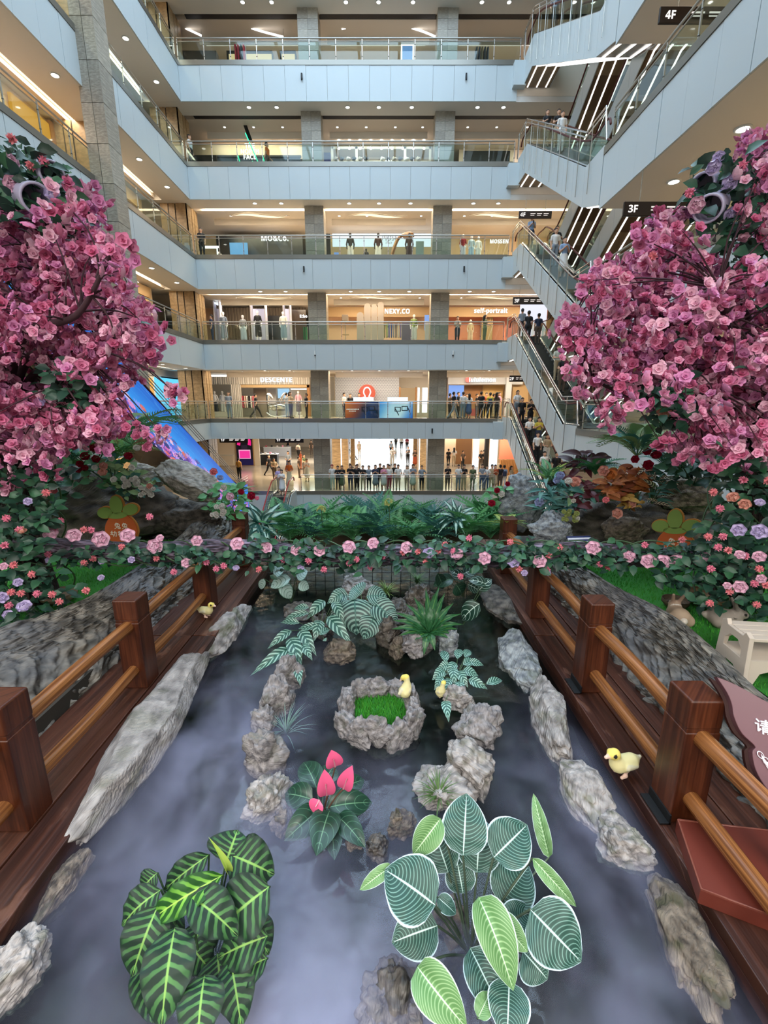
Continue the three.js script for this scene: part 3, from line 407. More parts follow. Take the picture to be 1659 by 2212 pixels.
BACK.forEach(([l, px, py, w, h, d, tone, o], i) => { const c = P(px, py, d), k = (d * cosP + (EYE - c.y) * sinP) / FOCAL, m = M('boulder', rock(w * k / 2, h * k / 2, o.tz ? w * k * 0.36 : w * k * 0.3, 90 + i, { tone, detail: 20, rough: o.tz ? 0.12 : 0.26, moss: 0.12, e: o.e ?? 3 }), rockM); m.position.copy(c); m.rotation.z = o.tz ?? 0; tag(m, l, 'boulder'); });
// lettering strokes on a 100 x 100 square
const GLYPH = {
  qing: [[12, 6, 24, 18], [4, 35, 20, 35, 20, 82, 33, 70], [40, 15, 95, 15], [42, 29, 92, 29], [36, 43, 99, 43], [67, 4, 67, 43], [48, 97, 48, 56, 88, 56, 88, 96, 78, 96], [48, 69, 88, 69], [48, 82, 88, 82]],
  tu: [[36, 4, 20, 22], [30, 12, 65, 12, 55, 26], [18, 27, 82, 27, 82, 55, 18, 55, 18, 27], [50, 27, 48, 55], [45, 55, 38, 80, 12, 97], [58, 55, 58, 90, 65, 95, 90, 95, 92, 80], [72, 66, 80, 76]],
  you: [[30, 5, 12, 32, 32, 32], [40, 25, 8, 62, 40, 62], [35, 52, 45, 75], [55, 30, 92, 30, 88, 90, 78, 88], [72, 8, 70, 45, 50, 95]],
  zhi: [[38, 6, 12, 14], [8, 32, 44, 32], [26, 14, 26, 98], [26, 40, 6, 70], [27, 42, 44, 60], [62, 5, 48, 32], [56, 22, 56, 98], [72, 5, 78, 18], [56, 25, 96, 25], [56, 47, 94, 47], [56, 68, 94, 68], [56, 92, 98, 92], [76, 25, 76, 92]],
  yuan: [[8, 8, 92, 8, 92, 96, 8, 96, 8, 8], [30, 25, 70, 25], [22, 42, 78, 42], [42, 42, 38, 65, 25, 80], [58, 42, 58, 75, 78, 75, 78, 66]] };
function glyph(name, size, x, y, w = 9, depth = 0.004) { const l = []; for (const s of GLYPH[name]) for (let i = 0; i < s.length - 2; i += 2) { const ax = s[i], ay = 100 - s[i + 1], bX = s[i + 2], by = 100 - s[i + 3], L = Math.hypot(bX - ax, by - ay); l.push(new THREE.BoxGeometry((L + w * 0.8) * size / 100, w * size / 100, depth).rotateZ(Math.atan2(by - ay, bX - ax)).translate(((ax + bX) / 2 - 50) * size / 100 + x, ((ay + by) / 2 - 50) * size / 100 + y, 0)); } return mg(l); }
// carrot signs
const circ = (cx, cy, rx, ry, n = 22, rot = 0) => [...Array(n)].map((_, i) => { const a = i / n * Math.PI * 2, x = Math.cos(a) * rx, y = Math.sin(a) * ry; return [cx + x * Math.cos(rot) - y * Math.sin(rot), cy + x * Math.sin(rot) + y * Math.cos(rot)]; });
for (const [px, py, d, turn, lab] of [[262, 1122, 3.75, 0.12, 'orange carrot-shaped sign with green leaves beside the dark cave rock and tilted slab'], [1462, 1156, 3.45, -0.75, 'orange carrot-shaped sign seen at an angle beside the rose-covered trunk']]) {
  const c = P(px, py, d), t = thing('carrot_sign', lab, 'sign', c, turn), k = 0.004, green = mat(0x7f9a4c, 0.8), rim = mat(0xb87a32, 0.8), or = mat(0xbd5a25, 0.75); t.rotation.z = turn > 0 ? -0.06 : 0.02;
  const body = []; for (let i = 0; i < 30; i++) { const a = i / 30 * Math.PI * 2, y = Math.sin(a); body.push([Math.cos(a) * 33 * k * (y < 0 ? 1 + 0.3 * y : 1), -26 * k + y * (y < 0 ? 52 : 40) * k]); }
  M('carrot_back', extrude(body.map((p) => [p[0] * 1.05, p[1] * 1.03]), 0.02).translate(0.003, 0, -0.012), rim, t); const b = M('carrot', extrude(body, 0.012).translate(0, 0, 0.009), or, t);
  const lobes = [[-6, 33, 13, 20, 0.05], [-30, 15, 15, 12, 0.25], [22, 24, 16, 12, 0.35], [-4, 10, 20, 7, 0.15]];
  M('leaf_back', mg(lobes.map(([x, y, a, c2, r]) => extrude(circ(x * k, y * k, (a + 2) * k, (c2 + 2) * k, 22, r), 0.02).translate(0.003, 0, -0.008))), rim, t); M('leaf', mg(lobes.map(([x, y, a, c2, r]) => extrude(circ(x * k, y * k, a * k, c2 * k, 22, r), 0.012).translate(0, 0, 0.013))), green, t);
  const wl = mat(0xf3ead8, 0.7), s = 0.055; M('lettering', mg([glyph('tu', s, -0.026, -0.052), glyph('tu', s, 0.034, -0.052), glyph('you', s, -0.062, -0.125), glyph('zhi', s, 0, -0.125), glyph('yuan', s, 0.062, -0.125)]).translate(0, 0, 0.0235), wl, b);
  M('stake', bx(-0.015, 0.015, -0.42, -0.2, -0.03, -0.012), wood, t);
}
{ // brown notice board
  const c = P(1664, 1612, 1.22), k = (1.22 * cosP + (EYE - c.y) * sinP) / FOCAL, t = thing('notice_board', 'purple-brown wavy-edged notice board with a white character and flourish', 'sign', c);
  t.rotation.set(-0.55, -0.35, 0, 'YXZ'); const px = [[1565, 1487], [1600, 1497], [1659, 1522], [1730, 1545], [1775, 1640], [1750, 1720], [1690, 1702], [1652, 1685], [1628, 1652], [1622, 1618], [1627, 1605], [1605, 1585], [1593, 1558], [1590, 1535], [1582, 1513]].map(([x, y]) => [(x - 1659) * k * 1.06, (1600 - y) * k * 1.08]);
  const cv = new THREE.SplineCurve(px.concat([px[0]]).map((p) => new THREE.Vector2(...p))).getPoints(70).map((p) => [p.x, p.y]);
  M('board', extrude(cv, 0.03, 0.002), mat(0x6e4a52, 0.4), t); M('backing', extrude(cv, 0.02).translate(-0.012, -0.006, -0.021), mat(0x3c1a17, 0.5), t);
  const wl = mat(0xf4f2fa, 0.6); M('character', glyph('qing', 0.044, (1639 - 1659) * k, (1600 - 1563) * k, 10).translate(0, 0, 0.034), wl, t);
  const fl = []; for (const [a, b2, r] of [[0, 0, 7], [9, -8, 6], [14, -18, 7]]) fl.push(new THREE.TorusGeometry(r * k, 1.1 * k, 5, 18).scale(0.7, 1, 0.6).rotateZ(0.6).translate((1632 + a - 1659) * k, (1600 - 1620 + b2) * k, 0)); fl.push(tube([V(-26 * k, -18 * k, 0), V(-20 * k, -32 * k, 0), V(-8 * k, -44 * k, 0), V(6 * k, -52 * k, 0)], [0.4 * k, 3.4 * k, 2.4 * k, 0.6 * k], 6, 12));
  M('flourish', mg(fl).translate(0, 0, 0.035), wl, t); M('post', tube([V(0.05, -0.05, -0.04), V(0.08, -0.6, -0.1)], 0.03, 8), mat(0x4a1a17, 0.45), t);
  const b = thing('brown_box', 'flat red-brown base box on the deck under the notice board', 'box', [0, 0, 0]); const q = [W(1465, 1772, 0.05), W(1515, 1922, 0.05), W(1680, 1985, 0.05), W(1700, 1800, 0.05)];
  M('box', extrude(q.map((p) => [p.x, -p.z]), 0.05, 0.003).rotateX(-Math.PI / 2), mat(0x6a2f24, 0.4), b); M('rim', tube([...q, q[0]].map((p) => V(p.x, 0.053, p.z)), 0.004, 5), mat(0x82483a, 0.4), b);
}
{ // stool
  const t = thing('wooden_stool', 'small pale wooden stool with arched legs on the lawn', 'stool', [1.8, GRASS, -2.17], -0.12), m = mat(0xcfc3b6, 0.6);
  const side = new THREE.Shape([[0, 0], [0.03, 0], [0.05, 0.05], [0.09, 0.085], [0.15, 0.085], [0.19, 0.05], [0.21, 0], [0.24, 0], [0.225, 0.27], [0.195, 0.285], [0.18, 0.26], [0.06, 0.26], [0.045, 0.285], [0.015, 0.27]].map((p) => new THREE.Vector2(...p))); const ho = new THREE.Path([[0.05, 0.145], [0.19, 0.145], [0.185, 0.19], [0.15, 0.225], [0.09, 0.225], [0.055, 0.19]].map((p) => new THREE.Vector2(...p))); side.holes.push(ho);
  const sg = new THREE.ExtrudeGeometry(side, { depth: 0.018, bevelEnabled: true, bevelSize: 0.002, bevelThickness: 0.002, bevelSegments: 1 }).rotateY(-Math.PI / 2);
  M('side_panel', sg, m, t).position.set(0.02, 0, 0); M('side_panel', sg, m, t).position.set(0.3, 0, 0);
  M('front_panel', extrude([[0.02, 0.0], [0.05, 0], [0.08, 0.08], [0.16, 0.11], [0.24, 0.08], [0.26, 0], [0.29, 0], [0.285, 0.15], [0.02, 0.15]], 0.015).translate(0, 0, 0.21), m, t);
  M('shelf', bx(0.02, 0.285, 0.13, 0.145, 0.02, 0.22), m, t); for (let i = 0; i < 4; i++) M('slat', rbx(0.27, 0.016, 0.046, 0.003, 0.152, 0.258, 0.048 + i * 0.05), m, t);
}
const bowlG = (r, h) => new THREE.LatheGeometry([[0.02, 0], [r * 0.7, 0.01], [r * 0.98, h * 0.6], [r, h], [r * 0.93, h], [r * 0.86, h * 0.55], [r * 0.55, 0.03], [0.001, 0.025]].map((p) => new THREE.Vector2(...p)), 26);
for (const [px, py, r, h, lab, c] of [[130, 1300, 0.115, 0.07, 'pale wooden bowl on the lawn behind the carved wall', 0x8a7560], [1457, 1312, 0.085, 0.06, 'dark coconut bowl in front of the tan rabbit', 0x5a4a38], [1520, 1305, 0.14, 0.075, 'wide woven shallow bowl beside the dark coconut bowl', 0x8a6f50]]) { const p = W(px, py, GRASS), b = thing('feeding_bowl', lab, 'bowl', p), m = mat(c, 0.8); m.bumpMap = texFine; m.bumpScale = 0.004; M('shell', bowlG(r, h), m, b); M('rim', new THREE.TorusGeometry(r * 0.965, r * 0.04, 6, 26).rotateX(Math.PI / 2).translate(0, h, 0), m, b); }
{ const p = P(1252, 1172, 3.5), t = thing('hutch_roof', 'dark little hutch with a striped blue roof behind the fence', 'hutch', p, 0.1); M('body', bx(-0.095, 0.095, -0.14, 0, -0.06, 0.06), mat(0x241a16, 0.7), t); for (let i = 0; i < 5; i++) M('roof_slat', tube([V(-0.1, 0.004 + i * 0.008, 0.06 - i * 0.022), V(0.1, 0.004 + i * 0.008, 0.06 - i * 0.022)], 0.012, 6), i % 2 ? mat(0xdfe2ee, 0.4) : mat(0x2c3560, 0.4), t); }
{ const t = thing('wire_mesh_panel', 'dark square wire mesh across the far end of the pond', 'wire mesh', [0, 0, -3.95]), wm = mat(0x2a2a2a, 0.5); for (let i = 0; i < 25; i++) M('wire', tube([V(-1.1 + i * 0.09, -0.3, 0), V(-1.1 + i * 0.09, 0.22, 0)], 0.0028, 4), wm, t); for (let j = 0; j < 6; j++) M('wire', tube([V(-1.12, -0.24 + j * 0.09, 0.004), V(1.08, -0.24 + j * 0.09, 0.004)], 0.0028, 4), wm, t); }
// lamp cans in the tree tops
for (const [px, py, d, tx, tz, s, lab] of [[100, 372, 2.5, 0.2, -0.5, 1, 'lilac-white can spotlight highest in the tree by the reef screen'], [65, 425, 2.45, 0.1, -0.9, 1.25, 'larger lilac-white can spotlight under the highest can'], [1525, 395, 2.55, 0.2, 0.6, 0.95, 'lilac-white can spotlight highest in the tree above the stool'], [1540, 445, 2.45, 0.3, 0.5, 1.1, 'lilac-white open can spotlight under the highest can above the stool'], [1472, 862, 2.6, 0.1, 0.2, 0.95, 'lilac-white can spotlight low among the blossom and leaves'], [30, 405, 2.55, 0, 1.0, 0.9, 'lilac-white can spotlight half hidden by rose leaves']]) {
  const t = thing('can_spotlight', lab, 'spotlight', P(px, py, d)); t.quaternion.setFromUnitVectors(V(0, -1, 0), V(px < 800 ? 0.75 : -0.6, -0.35, 0.6).normalize()); t.scale.setScalar(s * 0.9); const m = mat(0xc3c0dc, 0.45);
  M('housing', new THREE.LatheGeometry([[0.001, 0.09], [0.04, 0.09], [0.058, 0.07], [0.06, -0.09], [0.055, -0.09], [0.05, 0.03], [0.001, 0.03]].map((p) => new THREE.Vector2(...p)), 24), m, t); M('rim', new THREE.TorusGeometry(0.058, 0.006, 6, 24).rotateX(Math.PI / 2).translate(0, -0.09, 0), m, t); M('reflector', new THREE.CylinderGeometry(0.045, 0.045, 0.01, 20).translate(0, 0.025, 0), mat(0x6b6870, 0.5), t);
}
// ---------------------------------------------------------------- leaves and flowers
const OUT = { heart: (t) => t < 0.4 ? Math.sqrt(Math.max(0, 1 - (1 - t / 0.4) ** 2)) : Math.max(0, 1 - ((t - 0.4) / 0.6) ** 2.1) ** 0.85, oval: (t) => Math.sin(Math.PI * t ** 0.85) ** 0.72, lance: (t) => Math.sin(Math.PI * t ** 0.72), sword: (t) => Math.sin(Math.PI * t ** 0.55) ** 0.9, nest: (t) => Math.sin(Math.PI * (0.06 + 0.94 * t ** 0.8)) * (1 + 0.1 * Math.sin(t * 40)) };
function leafGeo(kind, nl, nw, { arch = 0.12, droop = 0.2, fold = 0.25, wave = 0 } = {}) {      // unit leaf: y along, x across, z out
  const pos = [], uv = [], idx = [];
  for (let i = 0; i <= nl; i++) for (let j = 0; j <= nw; j++) { const t = i / nl, u = j / nw, w = Math.max(0.012, OUT[kind](t)), x = (u - 0.5) * w; pos.push(x, t, arch * Math.sin(Math.PI * t) - droop * t * t + fold * Math.abs(x) * (1 - 0.4 * t) - fold * 0.9 * x * x + wave * Math.sin(t * 26 + (u < 0.5 ? 1 : 0)) * Math.abs(u - 0.5)); uv.push(u, t); if (i && j) { const o = i * (nw + 1) + j; idx.push(o - nw - 2, o - nw - 1, o, o - nw - 2, o, o - 1); } }
  const g = new THREE.BufferGeometry(); g.setAttribute('position', new THREE.Float32BufferAttribute(pos, 3)); g.setAttribute('uv', new THREE.Float32BufferAttribute(uv, 2)); g.setIndex(idx); g.computeVertexNormals(); return g;
}
const basis = new THREE.Matrix4();
function orient(o, B, T, w, hint, L2) { const y = T.clone().sub(B), L = y.length(); y.normalize(); const z = hint.clone().addScaledVector(y, -hint.dot(y)); if (z.lengthSq() < 1e-6) z.set(0.01, 1, 0.02).addScaledVector(y, -y.y); z.normalize(); const x = y.clone().cross(z); basis.makeBasis(x, y, z); o.position.copy(B); o.quaternion.setFromRotationMatrix(basis); o.scale.set(w, L, L2 ?? L); return o; }
const leafTex = (fn) => { const t = dataTex(128, (u, v) => fn(Math.abs(u - 0.5) * 2, v, u), { h: 256 }); t.wrapS = t.wrapT = THREE.ClampToEdgeWrapping; return t; };
const frac = (x) => x - Math.floor(x), tri = (x) => Math.abs(frac(x) - 0.5) * 2;
const leafMat = (tex, rough = 0.42) => new THREE.MeshStandardMaterial({ map: tex, roughness: rough, side: THREE.DoubleSide });
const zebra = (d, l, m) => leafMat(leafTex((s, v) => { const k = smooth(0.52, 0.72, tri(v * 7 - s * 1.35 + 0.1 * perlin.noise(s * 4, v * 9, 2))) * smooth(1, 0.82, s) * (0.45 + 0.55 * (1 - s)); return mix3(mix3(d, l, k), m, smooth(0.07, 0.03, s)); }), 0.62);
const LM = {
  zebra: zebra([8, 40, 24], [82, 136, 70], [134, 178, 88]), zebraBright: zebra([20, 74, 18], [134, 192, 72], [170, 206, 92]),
  phil: leafMat(leafTex((s, v) => { const k = smooth(0.66, 0.86, tri(v * 15 - s * s * 5.5)) * 0.8; return mix3(mix3(mix3([28, 70, 60], [166, 204, 192], k * (0.6 + 0.4 * s)), [206, 232, 226], smooth(0.05, 0.02, s)), [200, 222, 232], smooth(0.9, 0.96, s)); }), 0.5),
  philLight: leafMat(leafTex((s, v) => { const k = smooth(0.55, 0.9, tri(v * 15 - s * s * 5.5)) * 0.7; return mix3(mix3(mix3([96, 140, 84], [176, 206, 158], k), [206, 232, 196], smooth(0.05, 0.02, s)), [206, 226, 220], smooth(0.92, 0.97, s)); }), 0.5),
  silver: leafMat(leafTex((s, v) => { const k = smooth(0.5, 0.7, tri(v * 6.5 - s * 1.5)); return mix3(mix3([40, 84, 74], [150, 190, 176], k), [44, 92, 80], smooth(0.09, 0.04, s)); }), 0.4),
  round: leafMat(leafTex((s, v) => { const k = smooth(0.4, 0.65, tri(v * 8 - s * s * 2.4)); return mix3(mix3([30, 66, 62], [134, 172, 160], k), [60, 110, 100], smooth(0.06, 0.03, s)); }), 0.42),
  dark: leafMat(leafTex((s, v) => { const k = smooth(0.86, 0.97, tri(v * 5 - s * s * 1.6)); return mix3(mix3([26, 62, 46], [70, 112, 86], k), [104, 146, 112], smooth(0.05, 0.02, s)); }), 0.34),
  veined: leafMat(leafTex((s, v) => { const k = smooth(0.84, 0.94, tri(v * 4 - s * s * 1.6)); return mix3(mix3([24, 60, 46], [190, 216, 204], k), [206, 226, 214], smooth(0.07, 0.03, s)); }), 0.4),
  caladium: leafMat(leafTex((s, v) => { const k = smooth(0.8, 0.95, tri(v * 5 - s * s * 1.6)); return mix3([176, 204, 196], [70, 112, 92], Math.max(k, smooth(0.86, 0.97, s))); }), 0.5),
  dracaena: leafMat(leafTex((s, v) => mix3([182, 216, 206], [34, 84, 76], smooth(0.25, 0.7, s + 0.2 * perlin.noise(s * 3, v * 12, 4)))), 0.38),
  nest: leafMat(leafTex((s, v) => mix3([40, 92, 54], [110, 164, 72], smooth(0.1, 0.02, s) + 0.3 * clamp(perlin.noise(s * 4, v * 10, 8)))), 0.4),
  rust: leafMat(leafTex((s, v) => mix3([150, 74, 34], [200, 130, 62], clamp(fbm(s * 4, v * 6, 3, 3) + 0.4) + smooth(0.06, 0.02, s))), 0.6),
  croton: leafMat(leafTex((s, v) => mix3([70, 62, 54], [214, 206, 176], smooth(0.5, 0.75, tri(v * 6 - s)))), 0.5) };
const L_ROSE = [0x24493a, 0x2f5a44, 0x1d3c31, 0x3a6b4c].map((c) => mat(c, 0.45)), L_FERN = [0x3f8050, 0x55975c, 0x3a7062, 0x67a674, 0x437d78].map((c) => mat(c, 0.55)), L_LIME = mat(0x93a84a, 0.55), L_PALE = mat(0x7d9c6a, 0.6), L_TEAL = mat(0x4f8076, 0.5), L_WINE = mat(0x57212a, 0.5), STEM = mat(0x3e5a38, 0.6), STEMP = mat(0x5f7350, 0.6);
const G = { phil: leafGeo('heart', 14, 8, { arch: 0.06, droop: 0.12, fold: 0.3, wave: 0.05 }), philFold: leafGeo('heart', 14, 8, { arch: 0.1, droop: 0.25, fold: 0.9 }), zebra: leafGeo('oval', 14, 8, { arch: 0.12, droop: 0.3, fold: 0.35, wave: 0.09 }), oval: leafGeo('oval', 8, 4, { arch: 0.1, droop: 0.25 }), lance: leafGeo('lance', 8, 4, { arch: 0.1, droop: 0.3 }), heart: leafGeo('heart', 9, 6, { arch: 0.08, droop: 0.2, fold: 0.3 }), sword: leafGeo('sword', 9, 2, { arch: 0.12, droop: 0.35, fold: 0.5 }), nest: leafGeo('nest', 16, 2, { arch: 0.14, droop: 0.3, fold: 0.3, wave: 0.04 }), small: leafGeo('oval', 3, 2, { arch: 0.08, droop: 0.15, fold: 0.4 }), blade: leafGeo('sword', 5, 1, { arch: 0.1, droop: 0.3, fold: 0 }) };
const EYEV = V(0, EYE, 0);
const toward = (p, up = 0.5, r = null, j = 0) => { const n = EYEV.clone().sub(p).normalize(); n.y += up; if (r) n.add(V((r() - 0.5) * j, (r() - 0.5) * j, (r() - 0.5) * j)); return n.normalize(); };
// a plant whose leaves are given as picture base, tip and width, each with its own distance
function plant(name, label, category, base, list, { geo, m, dist, up = 0.5, stem = STEM, stemR = 0.003, stems = true, origin = base, group } = {}) {
  const t = thing(name, label, category, base, 0, group), r = rng(name.length * 31 + list.length + Math.round(base.x * 100) + 500);
  for (const [bxp, byp, txp, typ, w, o = {}] of list) {
    const dB = dist(byp, bxp) + (o.z ?? 0), dT = dist(typ, txp) + (o.z ?? 0) - (o.fwd ?? 0), B = P(bxp, byp, dB), T = P(txp, typ, dT), mid = B.clone().add(T).multiplyScalar(0.5), k = ((dB + dT) / 2 * cosP + (EYE - mid.y) * sinP) / FOCAL;
    const q = M(o.name ?? 'leaf', o.geo ?? geo, o.m ?? m, t); if (o.label) q.userData.label = o.label; orient(q, B.clone().sub(base), T.clone().sub(base), w * k, toward(mid, o.up ?? up, r, 0.25));
    if (stems) { const a = (o.from ?? origin).clone().sub(base), b = B.clone().sub(base), c = a.clone().lerp(b, 0.5); c.y += 0.06 * a.distanceTo(b); M('stem', tube([a, c, b], stemR, 5, 6), stem, t); }
  }
  return t;
}
// --- foreground zebra plant
{
  const base = W(440, 2140, -0.2), Lz = LM.zebra;
  const t = plant('zebra_plant', 'large dark green zebra plant with feathered lime stripes rising from the water', 'plant', base, [
    [400, 2030, 455, 2095, 70, { z: 0.06 }], [340, 1885, 300, 1925, 50, { z: 0.06 }], [520, 1900, 560, 1960, 90, { z: 0.06 }], [470, 2060, 480, 2150, 90, { z: 0.06 }], [380, 1950, 330, 2040, 90, { z: 0.05 }], [430, 1990, 420, 2090, 90, { z: 0.06 }],
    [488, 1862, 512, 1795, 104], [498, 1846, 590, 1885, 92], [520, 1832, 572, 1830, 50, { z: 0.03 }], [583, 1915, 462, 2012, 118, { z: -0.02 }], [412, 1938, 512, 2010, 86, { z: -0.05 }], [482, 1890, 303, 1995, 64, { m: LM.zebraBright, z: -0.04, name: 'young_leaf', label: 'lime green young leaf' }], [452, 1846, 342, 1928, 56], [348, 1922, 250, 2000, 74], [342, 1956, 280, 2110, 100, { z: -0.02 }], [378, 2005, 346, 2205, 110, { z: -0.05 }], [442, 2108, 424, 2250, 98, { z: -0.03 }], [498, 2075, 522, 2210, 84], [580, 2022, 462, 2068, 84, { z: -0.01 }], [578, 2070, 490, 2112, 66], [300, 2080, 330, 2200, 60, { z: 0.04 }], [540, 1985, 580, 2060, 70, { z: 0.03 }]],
    { geo: G.zebra, m: Lz, dist: (y) => 0.95 - (y - 1950) * 0.00078, up: 0.3, origin: base.clone().setY(-0.25) });
  const q = M('new_leaf', leafGeo('lance', 8, 3, { fold: 1.5, droop: 0.1 }), mat(0xa9c25c, 0.5), t); orient(q, P(485, 1880, 1).sub(base), P(455, 1812, 1).sub(base), 0.02, toward(base));
}
// --- white veined plant
{
  const base = W(1015, 2065, -0.12), Li = { m: LM.philLight };
  plant('white_veined_plant', 'large plant with round dark leaves finely lined and edged in white', 'plant', base, [
    [1030, 1885, 1038, 1765, 94, { z: 0.05 }], [968, 1885, 930, 1772, 78, { z: 0.05 }], [1000, 1930, 985, 1848, 66, { z: 0.06 }], [1080, 1955, 1142, 1868, 98, { z: 0.05 }], [1085, 1992, 1155, 1968, 60, { z: 0.03 }], [1130, 2055, 1184, 2116, 82, { z: 0.03 }], [945, 2000, 846, 2035, 92, { z: 0.03 }], [945, 1938, 986, 1974, 36],
    [1000, 1848, 1008, 1714, 98], [1066, 1852, 1140, 1780, 98], [940, 1956, 832, 1876, 128, { z: -0.02 }], [1146, 1964, 1258, 2080, 128, { z: -0.02 }], [1016, 2048, 1088, 2196, 82, { z: 0.01 }], [1100, 2120, 1096, 2245, 92], [952, 1768, 892, 1848, 58, { ...Li, geo: G.philFold }], [1034, 1938, 1114, 2134, 84, { ...Li, z: -0.05, geo: G.philFold }], [1072, 1972, 1140, 2058, 52, { ...Li, z: -0.04 }], [902, 2088, 1004, 2220, 88, { ...Li, z: -0.03, geo: G.philFold }], [1032, 2200, 1060, 2140, 40, { ...Li }], [848, 1870, 776, 1922, 30, { ...Li }], [1186, 1852, 1152, 1716, 32, { ...Li, z: 0.1 }], [1150, 1853, 1248, 1962, 34, { ...Li }]],
    { geo: G.phil, m: LM.phil, dist: (y) => 1.0 - (y - 1900) * 0.0008, up: 0.25, stemR: 0.0035, stem: mat(0x4a5a48, 0.5) });
}
// --- pink flowered anthurium
{
  const base = W(695, 1770, -0.1), dist = (y) => 1.42 - (y - 1740) * 0.0021;
  const t = plant('anthurium', 'anthurium with four pink flowers and glossy dark leaves in the pond', 'plant', base, [[684, 1702, 654, 1636, 52, { z: 0.03 }], [676, 1728, 612, 1710, 54], [704, 1745, 806, 1728, 58], [690, 1750, 620, 1808, 60], [712, 1752, 686, 1830, 66, { z: -0.02 }], [728, 1762, 784, 1818, 50], [716, 1778, 722, 1842, 46, { z: 0.02 }], [740, 1704, 788, 1680, 40, { z: 0.03 }], [700, 1690, 722, 1650, 44, { z: 0.04 }]], { geo: G.heart, m: LM.dark, dist, up: 0.5 });
  const pk = mat(0xe05a86, 0.32), sp = mat(0xd890a0, 0.5);
  for (const [x0, y0, x1, y1, w] of [[724, 1656, 718, 1628, 38], [706, 1718, 702, 1674, 40], [742, 1704, 756, 1664, 36], [690, 1728, 674, 1756, 36]]) { const B = P(x0, y0, 1.38), T = P(x1, y1, 1.36), q = M('flower', G.heart, pk, t); orient(q, B.clone().sub(base), T.clone().sub(base), w * 0.00172, toward(B, 0.2)); const s = B.clone().lerp(T, 0.55).addScaledVector(toward(B, 0), 0.012); M('spadix', tube([B.clone().sub(base), s.sub(base)], [0.004, 0.002], 6), sp, t); M('stem', tube([V(0, 0, 0), B.clone().sub(base).multiplyScalar(0.6).add(V(0.005, 0.02, 0)), B.clone().sub(base)], 0.003, 5, 6), mat(0x6a4a3a, 0.5), t); }
}
// --- plants on the waterfall and around
plant('round_leaf_calathea', 'silvery striped round-leaved plant above the little waterfall', 'plant', W(785, 1345, 0), [[766, 1292, 770, 1368, 72], [802, 1302, 858, 1338, 54], [792, 1288, 836, 1286, 44], [752, 1286, 708, 1296, 40], [780, 1284, 760, 1268, 52], [812, 1328, 784, 1378, 50], [828, 1326, 856, 1350, 44], [745, 1310, 720, 1350, 40]], { geo: G.heart, m: LM.round, dist: (y) => 2.85 - (y - 1330) * 0.0022, stems: true });
plant('silver_leaf_calathea', 'arching plant with pale herringbone leaves above the curved stone row', 'plant', W(690, 1370, -0.02), [[668, 1312, 632, 1312, 15], [702, 1298, 664, 1330, 26], [668, 1324, 612, 1332, 15], [648, 1346, 602, 1340, 15], [692, 1354, 642, 1354, 17], [708, 1332, 754, 1380, 30], [692, 1340, 680, 1376, 26], [648, 1362, 678, 1404, 28], [628, 1378, 648, 1430, 32], [652, 1392, 672, 1418, 22], [630, 1362, 580, 1394, 20], [626, 1400, 546, 1448, 24], [618, 1412, 642, 1440, 22], [640, 1438, 648, 1470, 22], [740, 1282, 708, 1300, 24], [700, 1380, 704, 1384, 10], [690, 1372, 716, 1352, 16], [720, 1300, 742, 1340, 22]], { geo: G.lance, m: LM.silver, dist: (y) => 2.68 - (y - 1340) * 0.0038, stemR: 0.0022 });
plant('small_calathea', 'small striped plant hiding a duckling beside the purplish rock', 'plant', W(985, 1470, -0.03), [[964, 1432, 955, 1396, 19], [988, 1424, 994, 1394, 19], [1004, 1420, 1016, 1398, 18], [1012, 1430, 1046, 1434, 17], [960, 1448, 936, 1464, 24], [972, 1466, 960, 1496, 18], [992, 1472, 994, 1500, 22], [1012, 1468, 1052, 1484, 22], [1050, 1478, 1090, 1464, 18], [972, 1436, 946, 1442, 22], [1000, 1436, 1030, 1422, 20], [1000, 1448, 1034, 1456, 22], [978, 1442, 982, 1474, 22], [962, 1514, 968, 1548, 22], [956, 1462, 940, 1484, 18], [990, 1450, 1008, 1478, 22], [985, 1432, 966, 1452, 20]], { geo: G.lance, m: LM.silver, dist: (y) => 2.28 - (y - 1440) * 0.0034, stemR: 0.002 });
{ const list = [], r = rng(8); for (const [x, y] of [[945, 1266], [922, 1272], [900, 1290], [958, 1280], [975, 1300], [990, 1318], [994, 1340], [984, 1352], [856, 1332], [862, 1318], [852, 1350], [868, 1364], [888, 1380], [915, 1408], [940, 1398], [966, 1372], [884, 1302], [935, 1285], [910, 1300], [950, 1310], [970, 1362], [878, 1345]]) list.push([924 + r() * 8, 1366, x, y, 17, { z: 0, fwd: (y - 1330) * 0.0016 }]); plant('nest_fern', 'bright green nest fern with wavy strap leaves on the grey planter rock', 'fern', W(926, 1366, 0.02), list, { geo: G.nest, m: LM.nest, dist: () => 2.62, stems: false, up: 0.8 }); }
plant('velvet_leaf_plant', 'single round dark leaf with white veins beside the nest fern', 'plant', W(1000, 1350, -0.08), [[1036, 1304, 994, 1338, 42], [1050, 1262, 1015, 1250, 26], [1035, 1275, 1060, 1250, 30]], { geo: G.heart, m: LM.veined, dist: () => 2.9, up: 0.8 });
plant('caladium', 'pale caladium with whitish veined leaves under the garland near the plank deck', 'plant', W(630, 1300, -0.05), [[628, 1250, 580, 1266, 30], [640, 1245, 662, 1232, 36], [605, 1262, 632, 1292, 32], [590, 1238, 612, 1228, 30], [570, 1250, 562, 1275, 16], [645, 1262, 668, 1270, 26]], { geo: G.heart, m: LM.caladium, dist: () => 3.15 });
